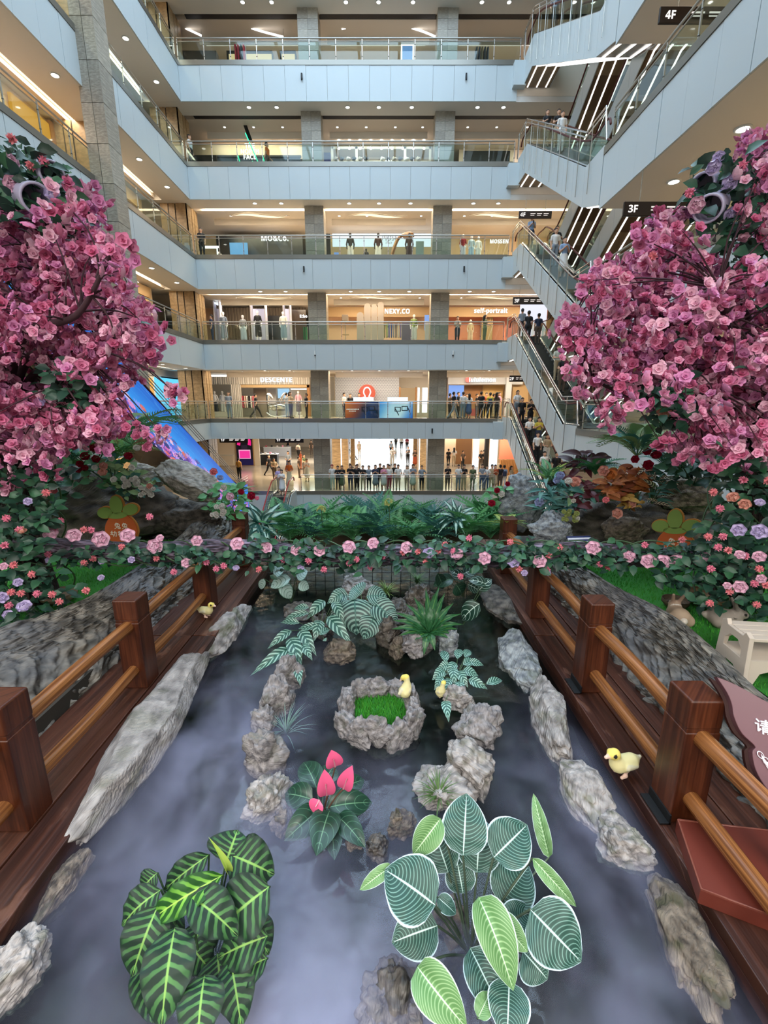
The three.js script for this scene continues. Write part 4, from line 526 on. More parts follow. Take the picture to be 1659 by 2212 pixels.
plant('philodendron', 'dark glossy leaves under the garland at the far end of the other bank', 'plant', W(1000, 1290, -0.05), [[980, 1250, 935, 1262, 30, { m: LM.dark }], [985, 1262, 1000, 1285, 36, { m: LM.dark }], [1000, 1240, 1030, 1228, 30], [1010, 1262, 1038, 1276, 28], [945, 1238, 960, 1275, 24, { m: LM.dark }], [1005, 1252, 975, 1232, 26]], { geo: G.heart, m: LM.veined, dist: () => 3.1 });
function tuft(label, base, n, len, width, m, seed, spread = 0.9, cat = 'grass tuft') { const t = thing('grass_tuft', label, cat, base), r = rng(seed); for (let i = 0; i < n; i++) { const a = r() * 6.28, s = spread * (0.3 + 0.7 * r()), L = len * (0.7 + 0.5 * r()), T = V(Math.cos(a) * s * L, L * Math.sqrt(Math.max(0.05, 1 - s * s)), Math.sin(a) * s * L); orient(M('blade', G.blade, m, t), V(0, 0, 0), T, width, V(Math.cos(a) * -0.3, 1, Math.sin(a) * -0.3)); } return t; }
tuft('thin pale green water grass tuft inside the curved stone row', W(618, 1590, -0.12), 34, 0.15, 0.005, mat(0x6f8f86, 0.6), 3);
tuft('spiky dark green tuft on the pale flat rock', W(948, 1725, -0.03), 70, 0.1, 0.006, mat(0x4c6b35, 0.6), 4, 1);
tuft('fine light green moss tuft beside the waterfall top', W(835, 1285, 0.0), 70, 0.12, 0.008, mat(0x7c9a55, 0.7), 5);
tuft('feathery green tuft behind the dark upright rock', W(900, 1262, 0.0), 50, 0.12, 0.008, mat(0x5d7f4e, 0.7), 6);
plant('yellow_leaf_sprig', 'sprig of yellow-green leaves beside the spiky tuft', 'plant', W(945, 1722, -0.03), [[945, 1695, 905, 1680, 22], [942, 1705, 902, 1700, 20], [945, 1712, 905, 1716, 18]], { geo: G.lance, m: mat(0xa9ad4e, 0.6), dist: () => 1.62 });
// --- rosettes in the hedge
for (const [cx, cy, tips, lab, w] of [[566, 1130, [[516, 1084], [540, 1082], [600, 1084], [616, 1098], [622, 1126], [502, 1142], [512, 1168], [538, 1150], [560, 1152], [584, 1178], [572, 1168], [545, 1092], [598, 1150], [530, 1180]], 'large silver-striped rosette plant at the mural end of the hedge', 20], [985, 1116, [[964, 1080], [978, 1076], [948, 1104], [940, 1128], [1030, 1102], [1012, 1126], [1002, 1144], [985, 1146], [1020, 1092], [950, 1140], [995, 1090]], 'smaller silver-striped rosette plant at the escalator end of the hedge', 14]])
  plant('rosette_plant', lab, 'plant', P(cx, cy + 12, 4.15), tips.map(([x, y]) => [cx + (x - cx) * 0.08, cy + (y - cy) * 0.08 + 4, x, y, w, { fwd: 0.1 + (y - cy) * 0.003 }]), { geo: G.sword, m: LM.dracaena, dist: () => 4.15, stems: false, up: 0.8 });
// --- ferns
function frondGeo(n, wide, droop, lean = 0.5) { const l = [tube([V(0, 0, 0), V(0, 0.5, 0.1 - droop * 0.25), V(0, 1, -droop)], [0.012, 0.003], 4, 8)]; for (let i = 1; i <= n; i++) for (const s of [-1, 1]) { const t = 0.1 + 0.9 * i / n, L = wide * Math.sin(Math.PI * Math.min(1, t * 0.85 + 0.12)) + 0.02, z = 0.4 * t * (1 - t) - droop * t * t, g = leafGeo('lance', 2, 1, { arch: 0.05, droop: 0.15, fold: 0 }); g.scale(0.8 / n, L, L); g.rotateZ(-s * (Math.PI / 2 - lean * 0.7)); g.translate(0, t, z); l.push(g); } return mg(l); }
const frondA = frondGeo(20, 0.19, 0.35), frondB = frondGeo(15, 0.26, 0.5, 0.6), frondW = frondGeo(24, 0.3, 0.5, 0.9);
const ferned = [];
function fern(label, base, n, len, m, geo, seed, up = 0.7, group) { const t = thing('fern', label, 'fern', base, 0, group), r = rng(seed); for (let i = 0; i < n; i++) { const a = i / n * 6.28 + r() * 0.7, e = up * (0.5 + r() * 0.7), L = len * (0.7 + 0.5 * r()), T = V(Math.cos(a) * Math.cos(e) * L, Math.sin(e) * L, Math.sin(a) * Math.cos(e) * L); orient(M('frond', geo, Array.isArray(m) ? m[Math.floor(r() * m.length)] : m, t), V(0, 0, 0), T, L, V(-Math.cos(a) * 0.4, 1, -Math.sin(a) * 0.4)); } return t; }
{ const r = rng(77); let i = 0; for (const [y, d, xs] of [[1155, 4.15, [625, 672, 715, 762, 806, 850, 896, 944, 1010, 1060]], [1128, 4.5, [605, 650, 695, 742, 790, 836, 882, 930, 1048, 1085]]]) xs.forEach((x, j) => { const dk = (j % 3 === 1); fern(`${dk ? 'dark blue-green' : 'mid green'} fern, ${ORD[j]} counted from the mural escalator in the ${d < 4.3 ? 'nearer' : 'farther'} hedge row`, P(x, y + 6 + r() * 10, d), 20, 0.36, dk ? [L_FERN[2], L_FERN[4]] : [L_FERN[0], L_FERN[1], L_FERN[3]], j % 2 ? frondA : frondB, 300 + i++, 1.05); }); }
fern('yellow-green fern beside the far fence post', P(1092, 1140, 3.9), 12, 0.22, [L_LIME, L_FERN[3]], frondA, 41, 0.7);
fern('feathery palm fern rising behind the tilted boulder slab', P(285, 960, 3.7), 12, 0.5, [L_PALE, L_FERN[3]], frondW, 42, 0.9);
fern('bright green spiky fern behind the crimson roses', P(262, 985, 3.9), 16, 0.26, [L_FERN[1], mat(0x6a9a3c, 0.5)], frondB, 43, 0.9);
fern('pale feathery fern beneath the blossom beside the escalator foot', P(1375, 985, 3.7), 14, 0.42, [L_PALE, L_FERN[4]], frondW, 44, 0.9);
fern('yellow-green fern in front of the escalator crowd', P(1185, 1040, 4.2), 12, 0.28, [L_LIME, L_FERN[3]], frondA, 45, 0.9);
fern('dark grassy fern above the flat pale ledge stone', P(1285, 1025, 4.0), 20, 0.26, [L_FERN[0], L_FERN[2]], frondB, 46, 0.9);
fern('green fern above the carrot sign by the dark cave rock', P(150, 1000, 3.9), 14, 0.34, [L_FERN[0], L_FERN[2]], frondA, 47, 0.8);
fern('fern spilling between rosette plant and tilted slab', P(515, 1070, 4.2), 14, 0.24, [L_FERN[1], L_PALE], frondA, 48, 0.8);
fern('dark feathery fern beside the rose trunk above the stool', P(1440, 1010, 3.9), 14, 0.3, [L_FERN[2], L_FERN[0]], frondA, 49, 0.8);
// --- flowers
function petal(L, wd, cup, tilt, yaw, nl = 3, nw = 2) { const g = new THREE.PlaneGeometry(1, 1, nw, nl), p = g.attributes.position; for (let i = 0; i < p.count; i++) { const s = p.getX(i) * 2, t = p.getY(i) + 0.5, w = wd * Math.sin(Math.PI * (0.18 + 0.66 * t)); p.setXYZ(i, s * w, t * L * (1 - 0.12 * s * s), cup * (s * s * 0.5 + (t - 0.5) ** 2 * 1.4) * L); } g.rotateX(tilt); g.translate(0, 0, 0); g.rotateY(yaw); g.computeVertexNormals(); return g; }
const ringOf = (n, L, wd, cup, tilt, off, k = [3, 2]) => [...Array(n)].map((_, i) => petal(L, wd, cup, tilt, off + i / n * Math.PI * 2, ...k));
const blossomG = mg([...ringOf(5, 1, 0.5, -0.22, 1.22, 0), ...ringOf(5, 0.78, 0.4, -0.3, 0.86, 0.63), ...ringOf(3, 0.5, 0.26, -0.4, 0.4, 0.2)]), roseG = mg([...ringOf(6, 1, 0.7, -0.7, 1.25, 0, [4, 3]), ...ringOf(5, 0.86, 0.62, -0.8, 0.85, 0.4, [4, 3]), ...ringOf(5, 0.72, 0.5, -0.9, 0.5, 0.1, [4, 3]), ...ringOf(4, 0.62, 0.34, -1, 0.2, 0.7, [4, 3]), ...ringOf(3, 0.58, 0.2, -1, 0.02, 0.2)]), budG = mg([...ringOf(4, 1.3, 0.62, -1.1, 0.22, 0), ...ringOf(3, 1.2, 0.5, -1.1, 0.05, 0.5)]), sepalG = mg(ringOf(5, 0.6, 0.18, -0.4, 0.5, 0));
const PINK = [0xe58fb6, 0xeea8c8, 0xd9769f, 0xf5c4d9, 0xe399c8].map((c) => mat(c, 0.55)), ROSE = { pink: mat(0xf9d2e6, 0.5), lilac: mat(0xdccff2, 0.5), deep: mat(0xf08fac, 0.5), crimson: mat(0xa81238, 0.5), peach: mat(0xe9b0a0, 0.5), white: mat(0xe8e6e0, 0.6), orange: mat(0xd98a4a, 0.5), coral: mat(0xf0929c, 0.5), blue: mat(0xa9b4d8, 0.5), lime: mat(0xb7c27a, 0.6) };
function rose(t, base, p, rad, kind, r, isBud) { const q = M(isBud ? 'bud' : 'rose', isBud ? budG : roseG, ROSE[kind], t), n = toward(p, 0.35, r, 0.9); q.position.copy(p).sub(base); q.quaternion.setFromUnitVectors(V(0, 1, 0), n); q.rotateY(r() * 6); q.scale.setScalar(rad); if (isBud) M('sepal', sepalG, L_ROSE[1], q); return q; }
const inPoly = (pts, x, y) => { let c = false; for (let i = 0, j = pts.length - 1; i < pts.length; j = i++) { const a = pts[i], b = pts[j]; if ((a[1] > y) !== (b[1] > y) && x < (b[0] - a[0]) * (y - a[1]) / (b[1] - a[1]) + a[0]) c = !c; } return c; };
function sample(pts, r) { const xs = pts.map((p) => p[0]), ys = pts.map((p) => p[1]), x0 = Math.min(...xs), x1 = Math.max(...xs), y0 = Math.min(...ys), y1 = Math.max(...ys); for (let i = 0; i < 60; i++) { const x = lerp(x0, x1, r()), y = lerp(y0, y1, r()); if (inPoly(pts, x, y)) return [x, y]; } return [pts[0][0], pts[0][1]]; }
// leaves of a creeper: the nearest 300 single, the others one mass
function leafMass(t, base, spots, geo, ms, r, size) {
  const all = spots.map((p) => { const a = r() * 6.28, L = size * (0.65 + r() * 0.7), T = p.clone().add(V(Math.cos(a), (r() - 0.55) * 1.2, Math.sin(a) * 0.7).normalize().multiplyScalar(L)); return [p, T, L, toward(p, 0.6, r, 1.4)]; }).sort((a, b) => a[0].distanceTo(EYEV) - b[0].distanceTo(EYEV));
  all.slice(0, 290).forEach(([B, T, L, n]) => orient(M('leaf', geo, ms[Math.floor(r() * ms.length)], t), B.clone().sub(base), T.clone().sub(base), L * 0.62, n));
  const rest = all.slice(290); if (!rest.length) return; const im = new THREE.InstancedMesh(geo, mat(0xffffff, 0.45), rest.length), d = new THREE.Object3D();
  rest.forEach(([B, T, L, n], i) => { orient(d, B.clone().sub(base), T.clone().sub(base), L * 0.62, n); d.updateMatrix(); im.setMatrixAt(i, d.matrix); im.setColorAt(i, ms[i % ms.length].color); }); im.name = 'leaves'; im.userData = { kind: 'stuff', label: 'mass of smaller leaves farther back' }; t.add(im);
}
// --- log and its garland
const LOGD = 2.8, logY = 0.53;
{
  const logM = mat(0x9a8fa0, 0.85); logM.map = texBark; logM.bumpMap = texBarkB; logM.bumpScale = 0.02;
  const t = thing('log', 'bark-covered log lying across the pond on the fence posts', 'log', [0, logY, -LOGD]), pts = []; for (let i = 0; i <= 30; i++) pts.push(V(-2.48 + i * 0.1653, 0.012 * Math.sin(i * 0.9) + (i < 12 ? 0.035 - i * 0.003 : -0.015), 0.02 * Math.sin(i * 0.5)));
  M('bark', tube(pts, [0.066, 0.072, 0.068, 0.074, 0.062], 20, 60), logM, t); for (const x of [-2.48, 2.48]) M('cut_end', new THREE.CylinderGeometry(0.06, 0.06, 0.01, 18).rotateZ(Math.PI / 2).translate(x, 0.0, 0), mat(0x8a7460, 0.8), t);
}
const dGar = (x, y) => LOGD - 0.06 - 0.03 * Math.sin(x * 0.05);
{
  const t = thing('rose_garland', 'garland of pink roses and dark leaves wound along the log', 'garland', [0, logY, -LOGD]), base = t.position, r = rng(12), spots = [];
  const R = [[115, 1154, 26], [159, 1160, 25], [214, 1166, 30], [278, 1160, 26], [331, 1182, 28], [425, 1168, 20], [515, 1178, 25], [403, 1217, 18], [348, 1165, 15], [573, 1186, 22], [637, 1187, 20], [691, 1188, 22], [753, 1185, 25], [809, 1176, 22], [880, 1185, 23], [928, 1201, 24], [989, 1203, 24], [1046, 1207, 24], [1108, 1216, 24], [1165, 1212, 24], [1281, 1186, 26], [1360, 1201, 22], [1401, 1212, 26], [1430, 1215, 26], [1461, 1210, 24], [1520, 1209, 24], [1508, 1222, 18], [1450, 1240, 16]];
  for (const [x, y, s] of R) rose(t, base, P(x, y, dGar(x) - 0.07), s * 0.00155 * 1.35, r() < 0.8 ? 'pink' : 'lilac', r);
  for (const [x, y] of [[787, 1220], [864, 1226], [510, 1230], [285, 1210], [222, 1214], [105, 1212], [220, 1250], [1134, 1240], [1185, 1238], [650, 1226]]) rose(t, base, P(x, y, dGar(x) - 0.05), 0.027, 'lilac', r);
  for (const [x, y] of [[62, 1185], [103, 1199], [201, 1208], [182, 1217], [180, 1146], [198, 1147], [264, 1183], [339, 1208], [376, 1237], [447, 1215], [467, 1229], [483, 1222], [120, 1140], [130, 1126], [323, 1117], [612, 1209], [665, 1212], [699, 1232], [770, 1209], [800, 1225], [826, 1202], [755, 1217], [871, 1196], [921, 1216], [962, 1177], [1014, 1162], [980, 1192], [995, 1246], [1102, 1173], [559, 1231], [1209, 1183], [1184, 1199], [1122, 1230], [1182, 1229], [1296, 1218], [1314, 1227], [1394, 1177], [1475, 1168], [945, 1190], [905, 1192]]) rose(t, base, P(x, y, dGar(x) - 0.06), 0.02, r() < 0.6 ? 'deep' : 'coral', r, true);
  for (let i = 0; i < 1500; i++) { const x = r() < 0.85 ? lerp(70, 1560, r()) : lerp(540, 1250, r()); let dens = smooth(0, 0.12, 0.3 + fbm(x * 0.012, 3, 1, 2)); if (x > 450 && x < 500 || x > 80 && x < 150) dens *= 0.35; if (r() > dens) continue; const w = x > 540 && x < 1330 ? 34 : 26, y = 1196 + (r() + r() - 1) * w + (r() < 0.2 ? 14 : 0); spots.push(P(x, y, dGar(x) + (r() - 0.6) * 0.16)); }
  leafMass(t, base, spots, G.small, L_ROSE, r, 0.062);
  for (let k = 0; k < 3; k++) { const v = []; for (let i = 0; i <= 50; i++) v.push(V(-2.3 + i * 0.092, 0.085 * Math.cos(i * 0.8 + k * 2), 0.085 * Math.sin(i * 0.8 + k * 2))); M('vine', tube(v, 0.005, 5, 140), STEM, t); }
}
// --- blossom trees with their rose creepers
function blossomTree(side, poly, extra, label, seed) {
  const x0 = side * 2.45, base = V(x0, GRASS, -2.95), t = thing('blossom_tree', label, 'tree', base), r = rng(seed), barkM = mat(0x4a3038, 0.85);
  const tm = mat(0x4d3c38, 0.9); tm.map = texBark; tm.bumpMap = texBarkB; tm.bumpScale = 0.03;
  M('trunk', tube([V(0, -0.04, 0), V(side * 0.04, 0.6, 0.02), V(-side * 0.02, 1.3, 0.03), V(side * 0.05, 2.1, 0), V(0, 2.7, 0.05)], [0.12, 0.1, 0.09, 0.07, 0.03], 14, 30), tm, t);
  const clumps = []; for (let i = 0; i < 400; i++) { const [x, y] = sample(poly, r), d = 2.75 + (r() + r() - 1) * 0.75; clumps.push([P(x, y, d), 0.1]); } for (const [x, y, d] of extra) clumps.push([P(x, y, d ?? 2.6), 0.055]);
  // boughs: cluster the clumps round a few directions
  const boughs = []; for (let i = 0; i < 16; i++) { const c = clumps[Math.floor(r() * 320)][0], h = clamp(c.y - GRASS - 0.35 - 0.35 * r(), 0.55, 2.2), a = V(0, h, 0), e = c.clone().sub(base), m1 = a.clone().lerp(e, 0.45).add(V(0, 0.07 + 0.1 * r(), (r() - 0.5) * 0.2)); boughs.push({ curve: new THREE.CatmullRomCurve3([a, m1, a.clone().lerp(e, 0.75).add(V(0, (r() - 0.5) * 0.1, 0)), e]), tw: [] }); }
  const spots = []; for (const [c, rad] of clumps) {
    const p = c.clone().sub(base); let best = null, bd = 1e9; for (const b of boughs) for (let u = 0.3; u <= 1; u += 0.1) { const q = b.curve.getPoint(u), dd = q.distanceTo(p); if (dd < bd) { bd = dd; best = [b, q]; } }
    if (bd > 0.03) best[0].tw.push(tube([best[1], best[1].clone().lerp(p, 0.5).add(V((r() - 0.5) * 0.06, 0.03, (r() - 0.5) * 0.06)), p], [0.006, 0.002], 4, 5, false));
    const n = rad < 0.08 ? 7 : 10 + Math.floor(r() * 6); for (let i = 0; i < n; i++) spots.push(p.clone().add(V(r() - 0.5, r() - 0.5, r() - 0.5).normalize().multiplyScalar(rad * Math.sqrt(r()))));
  }
  for (const b of boughs) M('branch', mg([tube(b.curve.getPoints(18), [0.03, 0.018, 0.007], 7), ...b.tw]), barkM, t);
  const eye = EYEV.clone().sub(base), all = spots.map((p) => [p, p.distanceTo(eye)]).sort((a, b) => a[1] - b[1]), place = (o, p) => { o.position.copy(p); o.quaternion.setFromUnitVectors(V(0, 1, 0), V((r() - 0.5) * 2.2, r() * 1.1 - 0.15, (r() - 0.05) * 1.6).normalize()); o.rotateY(r() * 6); o.scale.setScalar(0.026 + r() * 0.012); };
  all.slice(0, 290).forEach(([p]) => place(M('blossom', blossomG, PINK[Math.floor(r() * 5)], t), p));
  const rest = all.slice(290), im = new THREE.InstancedMesh(blossomG, mat(0xffffff, 0.55), rest.length), d = new THREE.Object3D(); rest.forEach(([p], i) => { place(d, p); d.updateMatrix(); im.setMatrixAt(i, d.matrix); im.setColorAt(i, PINK[Math.floor(r() * 5)].color); }); im.name = 'blossoms'; im.userData = { kind: 'stuff', label: 'dense pink blossom farther inside the crown' }; t.add(im);
  for (let i = 0; i < 110; i++) { const p = spots[Math.floor(r() * spots.length)], a = r() * 6.28; orient(M('leaf', G.small, L_ROSE[i % 4], t), p, p.clone().add(V(Math.cos(a) * 0.07, (r() - 0.4) * 0.06, Math.sin(a) * 0.06)), 0.028, V(0, 1, 0.6)); }
}
blossomTree(-1, [[-90, 420], [40, 440], [110, 470], [150, 410], [215, 430], [222, 480], [200, 520], [245, 545], [264, 600], [262, 640], [325, 672], [318, 700], [345, 765], [300, 792], [262, 850], [248, 880], [268, 915], [190, 950], [110, 985], [40, 1010], [-90, 1030]], [[300, 690], [330, 775], [375, 845, 2.5], [385, 855, 2.5], [345, 930, 2.5], [335, 960, 2.5], [310, 935, 2.5], [225, 970, 2.5], [120, 1020, 2.5], [20, 1060], [30, 1040]], 'pink blossom tree in front of the coral reef screen', 21);
blossomTree(1, [[1600, 320], [1640, 295], [1720, 310], [1750, 620], [1740, 1000], [1560, 1000], [1470, 975], [1450, 905], [1400, 860], [1330, 850], [1262, 838], [1218, 800], [1225, 760], [1300, 740], [1218, 745], [1222, 690], [1290, 690], [1300, 650], [1250, 645], [1268, 592], [1330, 585], [1370, 545], [1400, 480], [1450, 470], [1490, 500], [1560, 620], [1640, 600]], [[1620, 310], [1645, 340], [1600, 370], [1440, 470], [1465, 470], [1420, 500], [1385, 560], [1220, 715, 2.5], [1235, 690, 2.5], [1245, 730, 2.5], [1275, 600, 2.5], [1300, 595], [1290, 880], [1330, 900], [1430, 960, 2.4], [1490, 980, 2.4], [1530, 1000, 2.4], [1310, 910, 2.5], [1255, 860, 2.5]], 'pink blossom tree beside the escalators above the stool', 22);
function creeper(label, polys, rs, buds, side, seed, n) {
  const base = V(side * 2.45, GRASS, -2.9), t = thing('rose_creeper', label, 'climbing rose', base), r = rng(seed), spots = [];
  for (const [poly, cnt, d] of polys) for (let i = 0; i < cnt; i++) { const [x, y] = sample(poly, r); spots.push(P(x, y, d + (r() - 0.5) * 0.35)); }
  leafMass(t, base, spots, G.small, L_ROSE, r, 0.07);
  for (const [x, y, s, k] of rs) rose(t, base, P(x, y, 2.42), s * 0.00175, k ?? (r() < 0.7 ? 'pink' : 'lilac'), r);
  for (const [x, y] of buds) rose(t, base, P(x, y, 2.42), 0.02, r() < 0.6 ? 'deep' : 'coral', r, true);
  for (let k = 0; k < 6; k++) { const v = []; for (let i = 0; i <= 12; i++) v.push(V(side * -0.05 + 0.2 * Math.cos(i * 0.9 + k), i * 0.19, 0.2 * Math.sin(i * 0.9 + k))); M('vine', tube(v, 0.006, 5, 60), STEM, t); }
}
creeper('climbing roses wound round the trunk in front of the reef screen', [[[[-60, 1000], [90, 1010], [125, 1100], [95, 1200], [175, 1290], [120, 1340], [60, 1390], [-60, 1400]], 620, 2.6], [[[-60, 290], [60, 300], [140, 365], [185, 450], [150, 520], [60, 480], [-60, 480]], 330, 2.55], [[[100, 790], [150, 770], [205, 830], [190, 880], [120, 880]], 120, 2.5]],
  [[56, 1315, 28], [5, 1293, 24], [17, 1330, 20, 'lilac'], [62, 1085, 16], [19, 353, 24], [29, 400, 26], [114, 428, 24, 'lilac'], [112, 865, 20], [90, 870, 18, 'lilac'], [40, 1260, 18, 'lilac'], [48, 1150, 18, 'peach'], [10, 1225, 16]], [[32, 1220], [70, 1242], [25, 1280], [45, 1282], [82, 1284], [113, 1285], [128, 1300], [185, 1278], [15, 1120], [20, 1310], [23, 304], [97, 350], [66, 358], [5, 440], [42, 1147], [100, 1065], [200, 838], [180, 880], [8, 1180]], -1, 31);
creeper('climbing roses wound round the trunk above the stool and rabbits', [[[[1560, 990], [1720, 980], [1720, 1350], [1560, 1335], [1500, 1300], [1410, 1245], [1480, 1190], [1545, 1100]], 760, 2.65], [[[1490, 365], [1560, 330], [1720, 330], [1720, 660], [1590, 610], [1520, 520], [1480, 440]], 400, 2.55], [[[1400, 840], [1480, 815], [1500, 900], [1440, 930], [1400, 900]], 150, 2.5]],
  [[1596, 1147, 26], [1638, 1150, 30], [1585, 1078, 22, 'peach'], [1607, 1092, 22, 'peach'], [1641, 1206, 24], [1596, 1202, 20], [1598, 1269, 26], [1569, 1267, 16], [1539, 359, 22], [1571, 398, 24], [1509, 442, 26], [1584, 462, 22, 'lilac'], [1552, 343, 18, 'lilac'], [1636, 364, 24], [1432, 890, 24, 'peach'], [1470, 885, 18], [1550, 890, 24], [1640, 1090, 18, 'lilac'], [1450, 870, 16, 'white'], [1645, 1250, 18], [1490, 870, 18]], [[1528, 1161], [1560, 1161], [1551, 1184], [1574, 1192], [1536, 1230], [1610, 1202], [1640, 1230], [1630, 1262], [1652, 1266], [1533, 1304], [1634, 1307], [1576, 1278], [1607, 1038], [1655, 1040], [1492, 417], [1635, 405], [1456, 520], [1650, 465], [1555, 1100], [1540, 1065], [1600, 360], [1490, 585], [1410, 555]], 1, 32);
// --- flower beds on the rocks
function bush(label, px, py, d, rx, ry, n, geo, ms, size, fl, seed, aspect = 0.62) {
  const base = P(px, py + ry * 0.6, d), t = thing('flower_bush', label, 'flowers', base), r = rng(seed);
  for (let i = 0; i < n; i++) { const a = r() * 6.28, q = Math.sqrt(r()), B = P(px + Math.cos(a) * q * rx, py + Math.sin(a) * q * ry, d + (r() - 0.5) * 0.2), b2 = r() * 6.28, L = size * (0.7 + 0.6 * r()); orient(M('leaf', geo, ms[Math.floor(r() * ms.length)], t), B.clone().sub(base), B.clone().sub(base).add(V(Math.cos(b2), (r() - 0.4), Math.sin(b2) * 0.6 + 0.2).normalize().multiplyScalar(L)), L * aspect, toward(B, 0.6, r, 1)); }
  for (const [x, y, s, k] of fl) rose(t, base, P(x, y, d - 0.14), s, k, r);
  for (let i = 0; i < 5; i++) { const q = V((r() - 0.5) * rx * 0.006, 0, 0); M('stem', tube([V(0, -0.05, 0), q.clone().add(V(0, 0.12, 0.03))], 0.005, 5), STEM, t); }
}
const around = (x, y, n, sp, s, k, seed) => { const r = rng(seed); return [...Array(n)].map(() => [x + (r() - 0.5) * sp * 2, y + (r() - 0.5) * sp * 1.4, s * (0.8 + 0.4 * r()), k]); };
bush('crimson rose bush on the cave rock under the blossom', 200, 985, 3.85, 60, 34, 60, G.small, L_FERN, 0.09, [[185, 988, 0.045, 'crimson'], [203, 968, 0.045, 'crimson'], [205, 992, 0.04, 'crimson'], [277, 988, 0.042, 'crimson'], [240, 965, 0.035, 'crimson'], ...around(168, 1015, 6, 16, 0.035, 'crimson', 1)], 61);
bush('peach and cream rose bush above the carrot sign', 245, 1020, 3.8, 60, 34, 80, G.small, [L_PALE, L_FERN[0], L_FERN[3]], 0.08, [[223, 1006, 0.04, 'peach'], [224, 1024, 0.045, 'peach'], [240, 990, 0.03, 'white'], [205, 1012, 0.03, 'white'], [282, 1012, 0.035, 'white'], [248, 1038, 0.035, 'white']], 62);
bush('white hydrangea bush beside the wedged stone', 290, 1050, 3.75, 46, 26, 50, G.small, [L_PALE, L_FERN[2]], 0.07, [...around(285, 1045, 12, 16, 0.03, 'white', 3), ...around(318, 1060, 10, 16, 0.026, 'white', 4), [322, 1050, 0.03, 'peach'], [320, 965, 0.04, 'white'], [296, 970, 0.035, 'white']], 63);
bush('leafy bush with white and pink flowers beside the silver rosette', 490, 1085, 3.95, 46, 38, 90, G.small, [L_FERN[3], L_FERN[1]], 0.08, [[500, 1072, 0.045, 'pink'], [520, 1065, 0.035, 'crimson'], [545, 1072, 0.045, 'crimson'], [483, 1053, 0.035, 'white'], ...around(475, 1105, 9, 16, 0.03, 'white', 5), [556, 1078, 0.025, 'deep'], [462, 1020, 0.04, 'coral'], [475, 1035, 0.035, 'blue']], 64);
bush('blue-green aralia bush on the tall grey rock', 1195, 1075, 3.9, 34, 46, 60, G.lance, [L_TEAL, L_FERN[4]], 0.15, [[1166, 1087, 0.05, 'blue'], [1210, 1030, 0.045, 'blue'], [1205, 1040, 0.04, 'blue']], 65, 0.24);
bush('dark green and wine leaf bush with a peach rose', 1250, 1070, 3.85, 36, 40, 60, G.oval, [L_WINE, L_FERN[2], L_PALE, L_WINE], 0.11, [[1242, 1046, 0.06, 'peach'], [1228, 1042, 0.04, 'white'], ...around(1232, 1115, 10, 14, 0.026, 'lime', 6), [1245, 1120, 0.03, 'white'], [1240, 1083, 0.025, 'white']], 66, 0.4);
bush('rusty orange autumn leaf bouquet over the flat ledge', 1350, 1045, 3.8, 48, 40, 90, G.oval, [LM.rust, LM.rust, mat(0x8e4a2c, 0.6)], 0.12, [[1318, 1030, 0.06, 'orange'], [1305, 1018, 0.055, 'peach'], [1365, 1090, 0.04, 'peach'], [1330, 1110, 0.055, 'peach']], 67, 0.5);
bush('cream veined croton leaf spray hanging beside the autumn leaves', 1410, 1050, 3.8, 34, 44, 46, G.lance, [LM.croton, L_FERN[2]], 0.15, [[1400, 1005, 0.05, 'crimson'], [1418, 988, 0.05, 'crimson'], [1398, 978, 0.04, 'crimson'], [1374, 992, 0.04, 'crimson']], 68, 0.24);
bush('golden leaf spray below the autumn leaf bouquet', 1360, 1082, 3.75, 24, 14, 26, G.oval, [mat(0xc09a4a, 0.5)], 0.08, [[1310, 1082, 0.035, 'coral']], 69, 0.45);
bush('small red and white flower bush at the end of the bottom floor railing', 1080, 1068, 4.3, 22, 20, 40, G.small, [L_FERN[1], L_FERN[3]], 0.08, [[1085, 1068, 0.04, 'white'], [1075, 1060, 0.035, 'crimson'], [1062, 1090, 0.045, 'crimson'], [1095, 1045, 0.03, 'crimson']], 70);
bush('wine-dark leaf bush behind the dark grassy fern', 1265, 1000, 4.15, 34, 16, 24, G.oval, [L_WINE, mat(0x3a1c22, 0.5)], 0.16, [], 71, 0.35);
bush('dark green foliage under the tree crown above the stool', 1500, 1010, 3.6, 70, 40, 120, G.small, L_ROSE, 0.1, [], 72);
bush('dark foliage behind the rose trunk by the reef screen', 70, 1050, 3.5, 90, 60, 150, G.small, L_ROSE, 0.1, [[25, 1075, 0.035, 'pink'], [115, 1060, 0.03, 'coral']], 73);
for (const [x, y, l] of [[694, 1102, 'pale green flower head nearest the silver rosette in the hedge'], [840, 1087, 'pale green flower head over the middle of the hedge']]) { const p = P(x, y, 4.05), t = thing('hydrangea', l, 'flower', p), r = rng(x); for (let i = 0; i < 16; i++) { const q = M('floret', blossomG, ROSE.lime, t), v = V(r() - 0.5, r() - 0.2, r() - 0.3).normalize(); q.position.copy(v).multiplyScalar(0.035); q.quaternion.setFromUnitVectors(V(0, 1, 0), v); q.scale.setScalar(0.018); } M('stem', tube([V(0, 0, 0), V(0.01, -0.2, 0)], 0.004, 5), STEM, t); }
